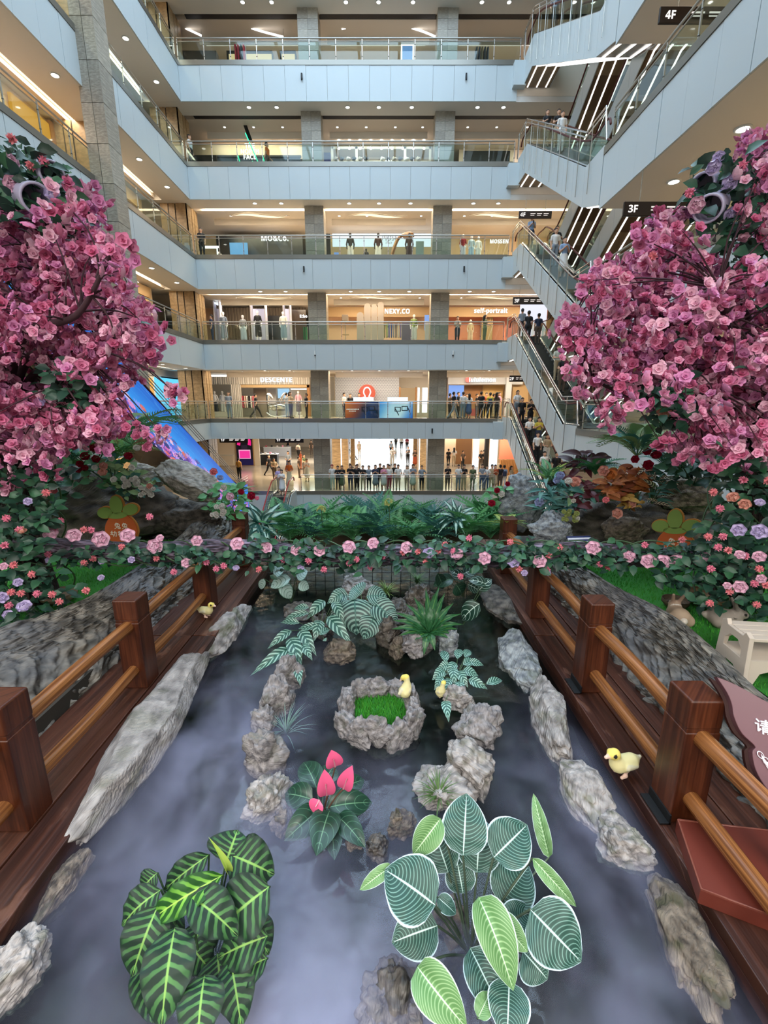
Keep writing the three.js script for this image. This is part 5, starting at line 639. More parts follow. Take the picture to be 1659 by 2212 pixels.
// ---------------------------------------------------------------- bodies from joined capsules
function sdfMesh(bones, res, k, tint) {                                   // bones: [ax,ay,az,ra, bx,by,bz,rb, colour]
  let lo = V(1e9, 1e9, 1e9), hi = V(-1e9, -1e9, -1e9);
  for (const b of bones) for (const i of [0, 4]) { lo.min(V(b[i] - b[i + 3], b[i + 1] - b[i + 3], b[i + 2] - b[i + 3])); hi.max(V(b[i] + b[i + 3], b[i + 1] + b[i + 3], b[i + 2] + b[i + 3])); }
  const c = lo.clone().add(hi).multiplyScalar(0.5), S = Math.max(hi.x - lo.x, hi.y - lo.y, hi.z - lo.z) / 2 * 1.12;
  const dist = (x, y, z, want) => { let m = 1e9, who = 0, wd = 1e9; for (const b of bones) { const ex = b[4] - b[0], ey = b[5] - b[1], ez = b[6] - b[2], l = ex * ex + ey * ey + ez * ez, t = l ? clamp(((x - b[0]) * ex + (y - b[1]) * ey + (z - b[2]) * ez) / l) : 0, dx = x - b[0] - ex * t, dy = y - b[1] - ey * t, dz = z - b[2] - ez * t, d = Math.sqrt(dx * dx + dy * dy + dz * dz) - lerp(b[3], b[7], t); if (d < wd) { wd = d; who = b[8]; } const h = clamp(0.5 + 0.5 * (m - d) / k); m = m > 1e8 ? d : lerp(m, d, h) - k * h * (1 - h); } return want ? who : m; };
  const mc = new MarchingCubes(res, new THREE.MeshBasicMaterial(), false, false, 60000); mc.isolation = 0;
  for (let z = 0; z < res; z++) for (let y = 0; y < res; y++) for (let x = 0; x < res; x++) mc.field[x + y * res + z * res * res] = -dist(c.x + (x / res * 2 - 1) * S, c.y + (y / res * 2 - 1) * S, c.z + (z / res * 2 - 1) * S);
  mc.update(); const n = mc.count ?? mc.geometry.drawRange.count, p = new Float32Array(n * 3), N = new Float32Array(n * 3), id = new Uint8Array(n), e = S / res;
  for (let i = 0; i < n; i++) { const x = c.x + mc.positionArray[i * 3] * S, y = c.y + mc.positionArray[i * 3 + 1] * S, z = c.z + mc.positionArray[i * 3 + 2] * S; p.set([x, y, z], i * 3); const g = V(dist(x + e, y, z) - dist(x - e, y, z), dist(x, y + e, z) - dist(x, y - e, z), dist(x, y, z + e) - dist(x, y, z - e)).normalize(); N.set([g.x, g.y, g.z], i * 3); id[i] = tint ? tint(x, y, z, dist(x, y, z, true)) : dist(x, y, z, true); }
  const g = new THREE.BufferGeometry(); g.setAttribute('position', new THREE.BufferAttribute(p, 3)); g.setAttribute('normal', new THREE.BufferAttribute(N, 3)); g.userData.id = id; return g;
}
const bodyM = new THREE.MeshStandardMaterial({ vertexColors: true, roughness: 0.75, side: THREE.DoubleSide });
function colored(g, pal) { const h = new THREE.BufferGeometry(); h.setAttribute('position', g.attributes.position); h.setAttribute('normal', g.attributes.normal); const c = new Float32Array(g.userData.id.length * 3), ls = pal.map(lin); g.userData.id.forEach((k, i) => c.set(ls[k] ?? ls[0], i * 3)); h.setAttribute('color', new THREE.BufferAttribute(c, 3)); return h; }
// 0 skin 1 hair 2 top 3 bottom 4 shoe ; faces +z
function pose({ elbowL = [0.21, 1.1, -0.02], handL = [0.2, 0.85, 0.06], elbowR = [-0.21, 1.1, -0.02], handR = [-0.2, 0.85, 0.06], legs = 0, skirt = 0, longHair = false, sleeve = 0.6, sit = false } = {}) {
  const B = [], b = (a, ra, c, rb, k) => B.push([...a, ra, ...c, rb, k]);
  const hip = sit ? 0.16 : 0.9, o = hip - 0.9, sh = (p) => [p[0], p[1] + o, p[2]];
  b([0, 1.6 + o, 0.0], 0.088, [0, 1.55 + o, 0.02], 0.075, 0); b([0, 1.645 + o, -0.025], 0.096, [0, 1.62 + o, -0.05], 0.085, 1); if (longHair) b([0, 1.6 + o, -0.07], 0.09, [0, 1.33 + o, -0.09], 0.08, 1);
  b([0, 1.47 + o, 0], 0.052, [0, 1.42 + o, -0.01], 0.06, 0); b([0, 1.545 + o, 0.098], 0.018, [0, 1.53 + o, 0.1], 0.015, 0);
  b([0.11, 1.37 + o, 0], 0.075, [-0.11, 1.37 + o, 0], 0.075, 2); b([0, 1.3 + o, 0.01], 0.135, [0, 1.0 + o, 0], 0.115, 2); b([0.05, 0.95 + o, 0], 0.115, [-0.05, 0.95 + o, 0], 0.115, 3);
  for (const [s, e, h] of [[1, elbowL, handL], [-1, elbowR, handR]]) { const sp = [s * 0.17, 1.36 + o, 0], ee = sh(e), hh = sh(h), m = [0, 1, 2].map((i) => lerp(sp[i], ee[i], sleeve)); b(sp, 0.06, m, 0.052, 2); b(m, 0.046, ee, 0.042, 0); b(ee, 0.042, hh, 0.03, 0); const f = [0, 1, 2].map((i) => hh[i] + (hh[i] - ee[i]) * 0.28); b(hh, 0.034, f, 0.026, 0); }
  for (const s of [1, -1]) {
    if (sit) { b([s * 0.1, hip, 0], 0.1, [s * 0.16, 0.34, 0.38], 0.07, 3); b([s * 0.16, 0.34, 0.38], 0.065, [s * 0.14, 0.07, 0.62], 0.045, 3); b([s * 0.14, 0.05, 0.6], 0.045, [s * 0.14, 0.05, 0.75], 0.04, 4); continue; }
    const f = s * legs, knee = [s * 0.095, 0.49, f * 0.22 + Math.abs(legs) * 0.05], ank = [s * 0.1, 0.09, f * 0.42 - (f < 0 ? 0.1 : 0) * Math.abs(legs)];
    b([s * 0.09, 0.9, 0], 0.098, knee, 0.066, 3); b(knee, 0.062, ank, 0.044, skirt ? 0 : 3); b([ank[0], 0.045, ank[2] - 0.03], 0.042, [ank[0], 0.04, ank[2] + 0.13], 0.036, 4);
  }
  if (skirt) b([0, 0.95, 0], 0.14, [0, 0.95 - skirt, 0], 0.15 + skirt * 0.16, 3);
  return sdfMesh(B, 58, 0.03);
}
const holdPhone = { elbowL: [0.2, 1.12, 0.02], handL: [0.05, 1.25, 0.22], elbowR: [-0.2, 1.12, 0.02], handR: [-0.05, 1.25, 0.22] }, lean = { elbowL: [0.24, 1.12, 0.08], handL: [0.12, 1.1, 0.32], elbowR: [-0.24, 1.12, 0.08], handR: [-0.12, 1.1, 0.32] };
const POSE = { stand: pose(), phone: pose(holdPhone), lean: pose(lean), walk: pose({ legs: 1, handL: [0.22, 0.9, 0.2], handR: [-0.22, 0.9, -0.1] }), skirt: pose({ skirt: 0.45, longHair: true, ...holdPhone }), gown: pose({ skirt: 0.85, longHair: true, sleeve: 1, elbowL: [0.25, 1.1, 0.02], handL: [0.1, 1.0, 0.2], elbowR: [-0.25, 1.1, 0.02], handR: [-0.1, 1.0, 0.2] }), long: pose({ longHair: true, ...lean }), sit: pose({ sit: true, handL: [0.16, 1.05, 0.35], handR: [-0.16, 1.05, 0.35] }), hip: pose({ elbowL: [0.32, 1.15, -0.05], handL: [0.17, 1.0, 0.06], sleeve: 0.5 }) };
const CN = { 0x17181c: 'black', 0xe9e7e2: 'white', 0x8d97a2: 'grey', 0x2b3550: 'navy', 0xd9a04a: 'mustard', 0xe39ab4: 'pink', 0xb4532e: 'rust orange', 0xbda98a: 'beige', 0x8fa8c8: 'light blue', 0xa03a48: 'red', 0x5d6b4a: 'olive', 0xb9a8d8: 'lilac', 0x5a4a3e: 'brown', 0x4a628c: 'denim blue', 0xcfd6c8: 'pale green', 0xd8c84a: 'yellow', 0xe0742c: 'orange' };
const C = Object.fromEntries(Object.entries(CN).map(([k, v]) => [v.replace(/ /g, '_'), Number(k)]));
const HAIR = 0x1a1614, SKIN = 0xd9a98a;
const usedLabel = {};
function person(ps, x, y, z, turn, top, bottom, where, o = {}) {
  let label = `person with ${CN[C[top]]} top, ${CN[C[bottom]]} ${ps === 'gown' || ps === 'skirt' ? 'skirt' : 'trousers'}, ${where}`;
  if (usedLabel[label] !== undefined) label += ', ' + (ORD[++usedLabel[label]]) + ' such one'; else usedLabel[label] = 0;
  const p = thing('person', label, 'person', [x, y, z], turn, o.group ?? 'shoppers and onlookers'); p.scale.setScalar(o.s ?? (0.95 + 0.08 * Math.abs(Math.sin(x * 13 + z))));
  const bo = M('body', colored(POSE[ps], [SKIN, o.hair ?? HAIR, C[top], C[bottom], o.shoe ?? 0x33302e]), bodyM, p);
  if (ps === 'phone') M('phone', rbx(0.075, 0.15, 0.01, 0.004, 0, 1.32, 0.3), black, p);
  if (o.bag) M('bag', rbx(0.26, 0.36, 0.14, 0.05, 0, 1.15, -0.2), mat(C[o.bag], 0.7), p);
  return p;
}
const PX = (px, y, d) => { const yy = y - EYE, zc = d * cosP - yy * sinP; return (px - 829.5) / FOCAL * zc; };     // x of a picture column at height y and distance d
const rowP = (k, d, where, list) => list.forEach(([px, ps, t, b, turn = 0, o]) => person(ps, PX(px, FL(k) + 0.8, d), FL(k), -d, turn, t, b, where, o));
const nth = (k, d, where, list, start = 0) => list.forEach((q, i) => rowP(k, d, `${ORD[i + start]} from mural side ${where}`, [q]));
nth(0, 30.7, 'between columns, bottom railing', [[718, 'stand', 'white', 'pale_green', 0, { hair: 0x8a2028 }], [730, 'phone', 'black', 'black'], [739, 'skirt', 'black', 'olive'], [757, 'phone', 'black', 'navy'], [770, 'hip', 'black', 'black'], [784, 'phone', 'black', 'beige'], [797, 'hip', 'grey', 'black'], [811, 'skirt', 'navy', 'grey'], [829, 'skirt', 'pink', 'white'], [841, 'stand', 'white', 'red'], [860, 'lean', 'white', 'beige'], [879, 'long', 'white', 'beige'], [892, 'skirt', 'grey', 'pale_green'], [911, 'hip', 'grey', 'black']]);
nth(0, 31.5, 'in second row, bottom floor', [[772, 'hip', 'black', 'black'], [821, 'stand', 'black', 'black'], [853, 'stand', 'black', 'grey'], [838, 'long', 'beige', 'white']]);
nth(0, 30.7, 'by escalators, bottom railing', [[967, 'phone', 'black', 'brown'], [990, 'lean', 'white', 'grey'], [1002, 'phone', 'black', 'beige'], [1021, 'stand', 'olive', 'olive'], [1041, 'long', 'grey', 'denim_blue'], [1051, 'lean', 'white', 'denim_blue'], [1062, 'stand', 'beige', 'beige'], [1069, 'skirt', 'rust_orange', 'beige'], [1080, 'hip', 'black', 'brown', 2.6], [1088, 'stand', 'light_blue', 'white', 3.1, { bag: 'navy' }], [1104, 'long', 'beige', 'black', 1]]);
const deep = (where, list) => list.forEach(([px, py, ps, t, b, turn = 0, o]) => { const q = W(px, py, FL(0)); if (q.z < -30.4) person(ps, q.x, q.y, q.z, turn, t, b, where, o); });
deep('near the bright entrance', [[776, 985, 'stand', 'beige', 'beige', 0.3], [845, 985, 'stand', 'grey', 'black', 2.8], [855, 968, 'walk', 'black', 'black', 3], [867, 971, 'walk', 'white', 'black', 3.1], [879, 972, 'stand', 'red', 'black', 0], [881, 1002, 'phone', 'grey', 'black', 0.2], [896, 1010, 'skirt', 'brown', 'rust_orange', 0], [914, 1016, 'gown', 'pink', 'pink', 0], [753, 972, 'stand', 'black', 'brown', 1], [760, 992, 'sit', 'white', 'black', 0.8], [747, 1010, 'sit', 'black', 'black', 1.2], [848, 1004, 'long', 'white', 'white', 0]]);
deep('by the curved shop corner', [[968, 1007, 'stand', 'black', 'black', 3], [964, 995, 'stand', 'black', 'grey', 2], [980, 1006, 'long', 'white', 'beige', 3], [999, 1013, 'hip', 'brown', 'black', 0.5], [1038, 1016, 'long', 'black', 'brown', 0], [1045, 1012, 'stand', 'brown', 'black', 1]]);
deep('near the perfume poster', [[583, 1028, 'walk', 'black', 'black', 1, { s: 1.02 }], [594, 1036, 'long', 'beige', 'brown', 0.5], [626, 1047, 'gown', 'orange', 'pale_green', 0.1], [624, 1018, 'gown', 'grey', 'navy', 0], [650, 1014, 'long', 'rust_orange', 'rust_orange', 2], [658, 1024, 'long', 'olive', 'brown', 1], [647, 1032, 'stand', 'brown', 'brown', 1.5], [645, 992, 'walk', 'beige', 'black', 3.1, { bag: 'brown' }], [623, 978, 'walk', 'black', 'black', 3], [673, 982, 'stand', 'brown', 'brown', 0], [518, 1036, 'stand', 'mustard', 'black', 3, { s: 1 }], [664, 1040, 'skirt', 'white', 'pale_green', 0]]);
person('skirt', -6.7, EA[0].pt(0, 1.2, 0).y, EA[0].pt(0, 1.2, 0).z, 0, 'white', 'white', 'riding down the red-railed escalator');
person('long', -7.05, EA[0].pt(0, 0.4, 0).y, EA[0].pt(0, 0.4, 0).z, 0, 'lilac', 'beige', 'stepping onto the red-railed escalator');
rowP(1, 31.1, 'at second floor railing before the mannequin window', [[495, 'stand', 'grey', 'grey', 0]]);
rowP(1, 33.2, 'walking past the pleated shop front', [[553, 'walk', 'black', 'black', 2.2], [620, 'stand', 'grey', 'grey', 2.6]]);
rowP(1, 31.3, 'chatting beside the grey column on the second floor', [[628, 'long', 'beige', 'brown', 1.2], [662, 'stand', 'black', 'black', -1.2]]);
rowP(1, 33.6, 'behind the printed display counters', [[744, 'stand', 'white', 'black', 1], [757, 'stand', 'black', 'black', 0], [776, 'stand', 'black', 'black', 0]]);
nth(1, 31, 'in queue, second floor railing', [[980, 'walk', 'black', 'grey', 2], [1000, 'stand', 'white', 'grey', 3.1], [1013, 'skirt', 'white', 'denim_blue', 3.1], [1039, 'stand', 'black', 'black', 2.6], [1058, 'stand', 'yellow', 'black', 3, { bag: 'navy' }], [1073, 'long', 'brown', 'black', 2]]);
nth(1, 32.6, 'in queue, second floor shop', [[972, 'stand', 'brown', 'black', 2], [990, 'stand', 'black', 'black', 1], [1008, 'stand', 'beige', 'black', 0], [1030, 'stand', 'black', 'brown', 1], [1050, 'stand', 'rust_orange', 'black', 0], [1066, 'stand', 'black', 'beige', 2], [1078, 'long', 'pink', 'beige', 1]]);
rowP(2, 30.8, 'in the third floor corner', [[458, 'stand', 'navy', 'navy', -1.3]]);
rowP(2, 31.5, 'before the salmon shop', [[988, 'phone', 'pale_green', 'black', 0], [1047, 'long', 'olive', 'olive', 1.8]]);
rowP(3, 30.8, 'in the fourth floor corner', [[436, 'stand', 'black', 'black', 0.2]]);
rowP(4, 30.8, 'in the fifth floor corner', [[412, 'stand', 'white', 'black', 1.5]]);
rowP(4, 31.6, 'pushing a cart by the green lit bars', [[578, 'walk', 'orange', 'brown', 1.5]]);
const ride = (k, list) => list.forEach(([s, x, ps, t, b, turn = 0, o]) => { const p = EA[k].pt(x, s, 0.04); person(ps, p.x, p.y, p.z, turn, t, b, `on the escalator down from ${LEVEL[k]}`, o); });
ride(5, [[2.6, 8.5, 'stand', 'grey', 'black'], [6, 8.4, 'stand', 'black', 'brown']]);
ride(4, [[3.0, 8.4, 'long', 'black', 'beige'], [3.8, 8.7, 'lean', 'black', 'beige'], [5.0, 8.5, 'stand', 'white', 'white']]);
ride(3, [[0.9, 8.6, 'phone', 'light_blue', 'navy'], [4.8, 8.75, 'long', 'black', 'black'], [5.4, 8.5, 'stand', 'white', 'grey'], [7, 8.4, 'skirt', 'light_blue', 'white']]);
ride(2, [[0.6, 8.5, 'stand', 'grey', 'black', 2.8, { hair: 0x55585c }], [2.6, 8.3, 'stand', 'black', 'black', 3], [2.7, 8.85, 'stand', 'navy', 'brown', 3], [6.6, 8.7, 'long', 'pale_green', 'beige', 0], [7.6, 8.6, 'long', 'black', 'brown', 0]]);
ride(1, [[0.7, 8.5, 'stand', 'white', 'navy', 0, { bag: 'navy' }], [1.5, 8.3, 'long', 'white', 'grey'], [2.4, 8.35, 'stand', 'black', 'black'], [2.5, 8.85, 'phone', 'black', 'black'], [4.2, 8.3, 'long', 'white', 'black'], [4.3, 8.8, 'skirt', 'yellow', 'navy'], [5.6, 8.35, 'stand', 'white', 'black'], [5.7, 8.85, 'long', 'beige', 'white'], [7, 8.3, 'stand', 'white', 'grey'], [7.2, 8.85, 'stand', 'black', 'black']]);
// ---------------------------------------------------------------- ducklings and rabbits
const yel = [0xe3d9a0, 0xecd972, 0xe8c6b4, 0x15120f, 0xd6cfae];
const duckStand = sdfMesh([[0, 0.052, -0.028, 0.026, 0, 0.05, 0.026, 0.03, 0], [0, 0.055, -0.05, 0.012, 0, 0.06, -0.066, 0.006, 4], [0, 0.06, 0.035, 0.022, 0, 0.09, 0.046, 0.015, 0], [0, 0.1, 0.05, 0.0185, 0, 0.1, 0.058, 0.017, 1], [0, 0.096, 0.072, 0.007, 0, 0.093, 0.086, 0.006, 2], [0.027, 0.053, 0.01, 0.01, 0.024, 0.047, -0.03, 0.006, 4], [-0.027, 0.053, 0.01, 0.01, -0.024, 0.047, -0.03, 0.006, 4], [0.014, 0.035, 0, 0.008, 0.015, 0.008, 0.004, 0.004, 2], [-0.014, 0.035, 0, 0.008, -0.015, 0.008, 0.004, 0.004, 2], [0.015, 0.006, 0, 0.005, 0.017, 0.005, 0.02, 0.006, 2], [-0.015, 0.006, 0, 0.005, -0.017, 0.005, 0.02, 0.006, 2], [0.0155, 0.104, 0.062, 0.0045, 0.0155, 0.104, 0.062, 0.0045, 3], [-0.0155, 0.104, 0.062, 0.0045, -0.0155, 0.104, 0.062, 0.0045, 3]], 64, 0.012);
const duckPreen = sdfMesh([[0, 0.042, -0.006, 0.037, 0, 0.066, 0.006, 0.031, 0], [0, 0.06, -0.03, 0.014, 0, 0.045, -0.05, 0.008, 4], [0, 0.09, 0.012, 0.02, 0.008, 0.122, 0.014, 0.016, 0], [0.012, 0.128, 0.012, 0.017, 0.026, 0.122, 0.004, 0.016, 1], [0.034, 0.112, -0.004, 0.007, 0.038, 0.1, -0.01, 0.006, 2], [0.026, 0.06, 0.01, 0.01, 0.026, 0.045, -0.02, 0.007, 4], [-0.026, 0.06, 0.01, 0.01, -0.026, 0.045, -0.02, 0.007, 4], [0.014, 0.02, 0, 0.008, 0.014, 0.006, 0.006, 0.005, 2], [-0.014, 0.02, 0, 0.008, -0.014, 0.006, 0.006, 0.005, 2]], 60, 0.012);
function duck(g, label, p, turn, s = 1) { const t = thing('duckling', label, 'duckling', p, turn); t.scale.setScalar(s); M('body', colored(g, yel), new THREE.MeshStandardMaterial({ vertexColors: true, roughness: 0.9, side: THREE.DoubleSide }), t); }
duck(duckStand, 'yellow duckling standing on the deck by the fence post under the log', W(445, 1332, 0.002), 1.35, 0.98);
duck(duckPreen, 'yellow duckling with tucked head perched on the stone ring', W(876, 1506, 0.015), 2.2, 0.85);
duck(duckStand, 'yellow duckling crouching on the plank deck near the notice board', W(1345, 1672, 0.002), -1.3, 1.15);
duck(duckPreen, 'yellow duckling peeking out under the small striped plant', W(952, 1506, -0.05), 0.6, 0.7);
const rabG = (b, e) => sdfMesh([[0, 0.075, -0.05, 0.07, 0, 0.07, 0.05, 0.055, 0], [0, 0.115, 0.075, 0.042, 0, 0.11, 0.11, 0.03, 0], [0.02, 0.15, 0.06, 0.013, 0.035, 0.215, 0.03, 0.01, 1], [-0.02, 0.15, 0.06, 0.013, -0.035, 0.215, 0.03, 0.01, 1], [0, 0.07, -0.12, 0.022, 0, 0.075, -0.125, 0.022, 2], [0.055, 0.05, -0.05, 0.045, 0.055, 0.03, 0.0, 0.025, 0], [-0.055, 0.05, -0.05, 0.045, -0.055, 0.03, 0.0, 0.025, 0], [0.055, 0.018, -0.04, 0.018, 0.055, 0.016, 0.04, 0.015, 2], [-0.055, 0.018, -0.04, 0.018, -0.055, 0.016, 0.04, 0.015, 2], [0.025, 0.06, 0.08, 0.02, 0.028, 0.015, 0.1, 0.012, 2], [-0.025, 0.06, 0.08, 0.02, -0.028, 0.015, 0.1, 0.012, 2], [0, 0.1, 0.05, 0.038, 0, 0.098, 0.052, 0.038, 3], [0.03, 0.122, 0.11, 0.006, 0.03, 0.122, 0.11, 0.006, 4], [-0.03, 0.122, 0.11, 0.006, -0.03, 0.122, 0.11, 0.006, 4]], 64, 0.02);
const rabbitBody = rabG();
for (const [px, py, turn, pal, lab, s] of [[1460, 1346, 2.9, [0xb09a84, 0xa58a78, 0xd8d0c4, 0xe4dfd8, 0x15110f], 'tan rabbit with a white collar feeding at the dark bowl', 0.85], [1562, 1352, 1.2, [0x8f857c, 0x7d736c, 0xb0a69c, 0x9a9088, 0x15110f], 'grey rabbit beside the wooden stool', 0.85]]) { const t = thing('rabbit', lab, 'rabbit', W(px, py, GRASS), turn); t.scale.setScalar(s); M('body', colored(rabbitBody, pal), bodyM, t); }
// ---------------------------------------------------------------- shops behind the railings
const box = (t, name, x0, x1, y0, y1, d, th, m) => M(name, bx(x0, x1, y0, y1, -d - th, -d), m, t);
const pb = (t, k, name, px0, px1, h0, h1, d, th, m) => box(t, name, PX(px0, FL(k) + (h0 + h1) / 2, d), PX(px1, FL(k) + (h0 + h1) / 2, d), FL(k) + h0, FL(k) + h1, d, th, m);
const shop = (k, label) => thing('shop_front', `${label} on the ${LEVEL[k]}`, 'shop');
const litW = glow(new THREE.Color(1, 0.98, 0.95), 2.2), litC = glow(new THREE.Color(0.8, 0.9, 1), 1.3), signW = glow(new THREE.Color(1, 1, 1), 1.7);
function sign(t, k, text, px, h, size, d, m = signW, f = font) { const g = M('sign_letters', letters(text, size, 0.05, f), m, t); g.position.set(PX(px, FL(k) + h, d), FL(k) + h, -d + 0.02); return g; }
function ribs(t, k, name, px0, px1, h0, h1, d, n, ms) { const x0 = PX(px0, FL(k) + h0, d), x1 = PX(px1, FL(k) + h0, d), s = (x1 - x0) / n, g = new THREE.CylinderGeometry(s * 0.56, s * 0.56, h1 - h0, 7); for (let i = 0; i < n; i++) M(name, g, ms[i % ms.length], t).position.set(x0 + (i + 0.5) * s, FL(k) + (h0 + h1) / 2, -d); }
const MANQ = sdfMesh([[0, 1.62, 0, 0.085, 0, 1.55, 0.02, 0.07, 0], [0, 1.47, 0, 0.05, 0, 1.42, 0, 0.055, 0], [0.11, 1.37, 0, 0.07, -0.11, 1.37, 0, 0.07, 1], [0, 1.3, 0, 0.125, 0, 1, 0, 0.11, 1], [0.16, 1.35, 0, 0.055, 0.22, 1.1, -0.02, 0.045, 1], [-0.16, 1.35, 0, 0.055, -0.22, 1.1, -0.02, 0.045, 1], [0.22, 1.1, -0.02, 0.042, 0.2, 0.85, 0.04, 0.03, 0], [-0.22, 1.1, -0.02, 0.042, -0.2, 0.85, 0.04, 0.03, 0], [0.08, 0.92, 0, 0.1, 0.1, 0.3, 0, 0.1, 2], [-0.08, 0.92, 0, 0.1, -0.1, 0.3, 0, 0.1, 2], [0.1, 0.3, 0, 0.06, 0.1, 0.05, 0.03, 0.04, 0], [-0.1, 0.3, 0, 0.06, -0.1, 0.05, 0.03, 0.04, 0]], 50, 0.03);
function mannequin(k, px, d, pal, label, s = 1.05, h = 0.12) { const t = thing('mannequin', `${label}, ${LEVEL[k]}`, 'mannequin', [PX(px, FL(k) + 1, d), FL(k), -d], 0, 'shop window mannequins'); t.scale.setScalar(s); M('figure', colored(MANQ, pal), bodyM, t).position.y = h; M('stand', cyl(0.25, 0.27, h, 18, 0, h / 2, 0), mat(0xe4e0da, 0.4), t); }
const warmWall = mat(0xe2c8a4, 0.7), peach = mat(0xecc3a0, 0.7), salmon = mat(0xd98a6c, 0.6), cream = mat(0xeadfcc, 0.7), tan = mat(0xb8986c, 0.6), charcoal = mat(0x22252a, 0.3), slate = mat(0x3a4450, 0.25), greyW = mat(0xb6b8bc, 0.5), pleat = [mat(0xc9c2b8, 0.6), mat(0xb9b1a6, 0.6)], drape = [mat(0x6e6152, 0.8), mat(0x5a4e42, 0.8)], woodS = mat(0x9a6b3e, 0.5);
const CH = (k) => SB(k + 1) - FL(k) + 0.04;                                // ceiling height
// second floor
{
  let t = shop(1, 'beige sportswear shop with a pleated header'); const h = CH(1);
  pb(t, 1, 'back_wall', 455, 672, 0, h, 37.5, 0.1, cream); ribs(t, 1, 'pleat', 456, 670, h - 0.75, h - 0.2, 35, 44, pleat); pb(t, 1, 'header_light', 456, 670, h - 0.18, h - 0.06, 34.9, 0.1, litW); pb(t, 1, 'lintel', 505, 668, h - 0.98, h - 0.76, 35, 0.25, tan); ribs(t, 1, 'pleat', 503, 525, 0, h - 0.76, 35, 6, pleat); pb(t, 1, 'dark_panel', 549, 576, 0, h - 1, 36, 0.08, mat(0x8a7d70, 0.6)); pb(t, 1, 'white_panel', 580, 597, 0, h - 1, 36.2, 0.08, greyW); pb(t, 1, 'poster', 600, 625, 1.4, h - 1, 37, 0.05, glow(new THREE.Color(0.45, 0.75, 1), 0.9)); pb(t, 1, 'plinth', 462, 505, 0, 0.35, 35.2, 0.6, cream); pb(t, 1, 'jamb', 664, 670, 0, h - 0.8, 35, 0.2, woodS); pb(t, 1, 'ceiling_rail', 628, 662, h - 1.1, h - 1.02, 36, 0.06, litW);
  sign(t, 1, 'DESCENTE', 597, h - 0.42, 0.36, 34.75);
  mannequin(1, 465, 35.5, [0xe6e4e0, 0xe9e9ea, 0x3a3c46], 'white mannequin in dark shorts nearest the corner column'); mannequin(1, 482, 35.6, [0xe6e4e0, 0xdfe0e4, 0xe4e0d8], 'all-white mannequin leaning in the beige window'); mannequin(1, 645, 35.2, [0xe6e4e0, 0xe0a8b4, 0x6a5a58], 'mannequin in a pink jacket beside the silver glider');
  const g = thing('silver_sculpture', 'shiny silver glider sculpture in the sportswear shop', 'sculpture', [PX(602, FL(1) + 0.8, 34), FL(1), -34]); M('hull', rock(0.75, 0.3, 0.4, 5, { detail: 10, rough: 0.2 }), chrome, g).position.set(0, 0.75, 0); M('fin', tube([V(-0.8, 0.9, 0), V(-0.7, 1.6, 0), V(-0.4, 1.3, 0)], [0.05, 0.2, 0.1], 8, 12), chrome, g); M('canopy', tube([V(0.1, 1.1, 0), V(0.5, 1.7, 0), V(0.95, 1.2, 0)], 0.09, 8, 14), chrome, g); M('base', tube([V(-0.9, 0.3, 0.1), V(-0.5, 0.06, 0.1), V(0.6, 0.06, 0.1)], 0.06, 8, 12), chrome, g);
  const rk = (k, px, d, cols, label) => { const r = thing('clothes_rack', label, 'clothes rack', [PX(px, FL(k) + 1, d), FL(k), -d]), n = cols.length, w = n * 0.16; M('frame', mg([tube([V(-w / 2, 0, 0), V(-w / 2, 1.6, 0), V(w / 2, 1.6, 0), V(w / 2, 0, 0)], 0.02, 6)]), steel, r); cols.forEach((c, i) => M('garment', rbx(0.09, 0.9, 0.42, 0.04, -w / 2 + (i + 0.5) * 0.16, 1.1, 0), mat(c, 0.8), r)); };
  rk(1, 535, 35.2, [0x2a2a30, 0xa83a4a, 0xe0b0a0, 0xd8cfc4, 0x2a2528, 0xe0d8d0, 0xc86a70], 'rack of pink and dark garments in the sportswear shop'); rk(2, 848, 33.6, [0x6a6a4a, 0x7a9a4a, 0x4a62a0, 0x2a4a90, 0x8a90a0, 0x5a5a60, 0xc0b8b0, 0x6a6090], 'rack of green and blue garments behind the arched screens'); rk(5, 520, 31.4, [0xa01828, 0xb02030, 0x30343a, 0xc02030], 'rack with red garments on the top floor'); rk(5, 1040, 31.6, [0x2a2a30, 0x3a3a44, 0x6a5a40, 0x2a2a2e, 0x1a1a20], 'rack with dark garments on the top floor'); rk(2, 660, 35, [0x1f6a3c, 0x2a7a48], 'small rack of green garments by the curtain wall');
}
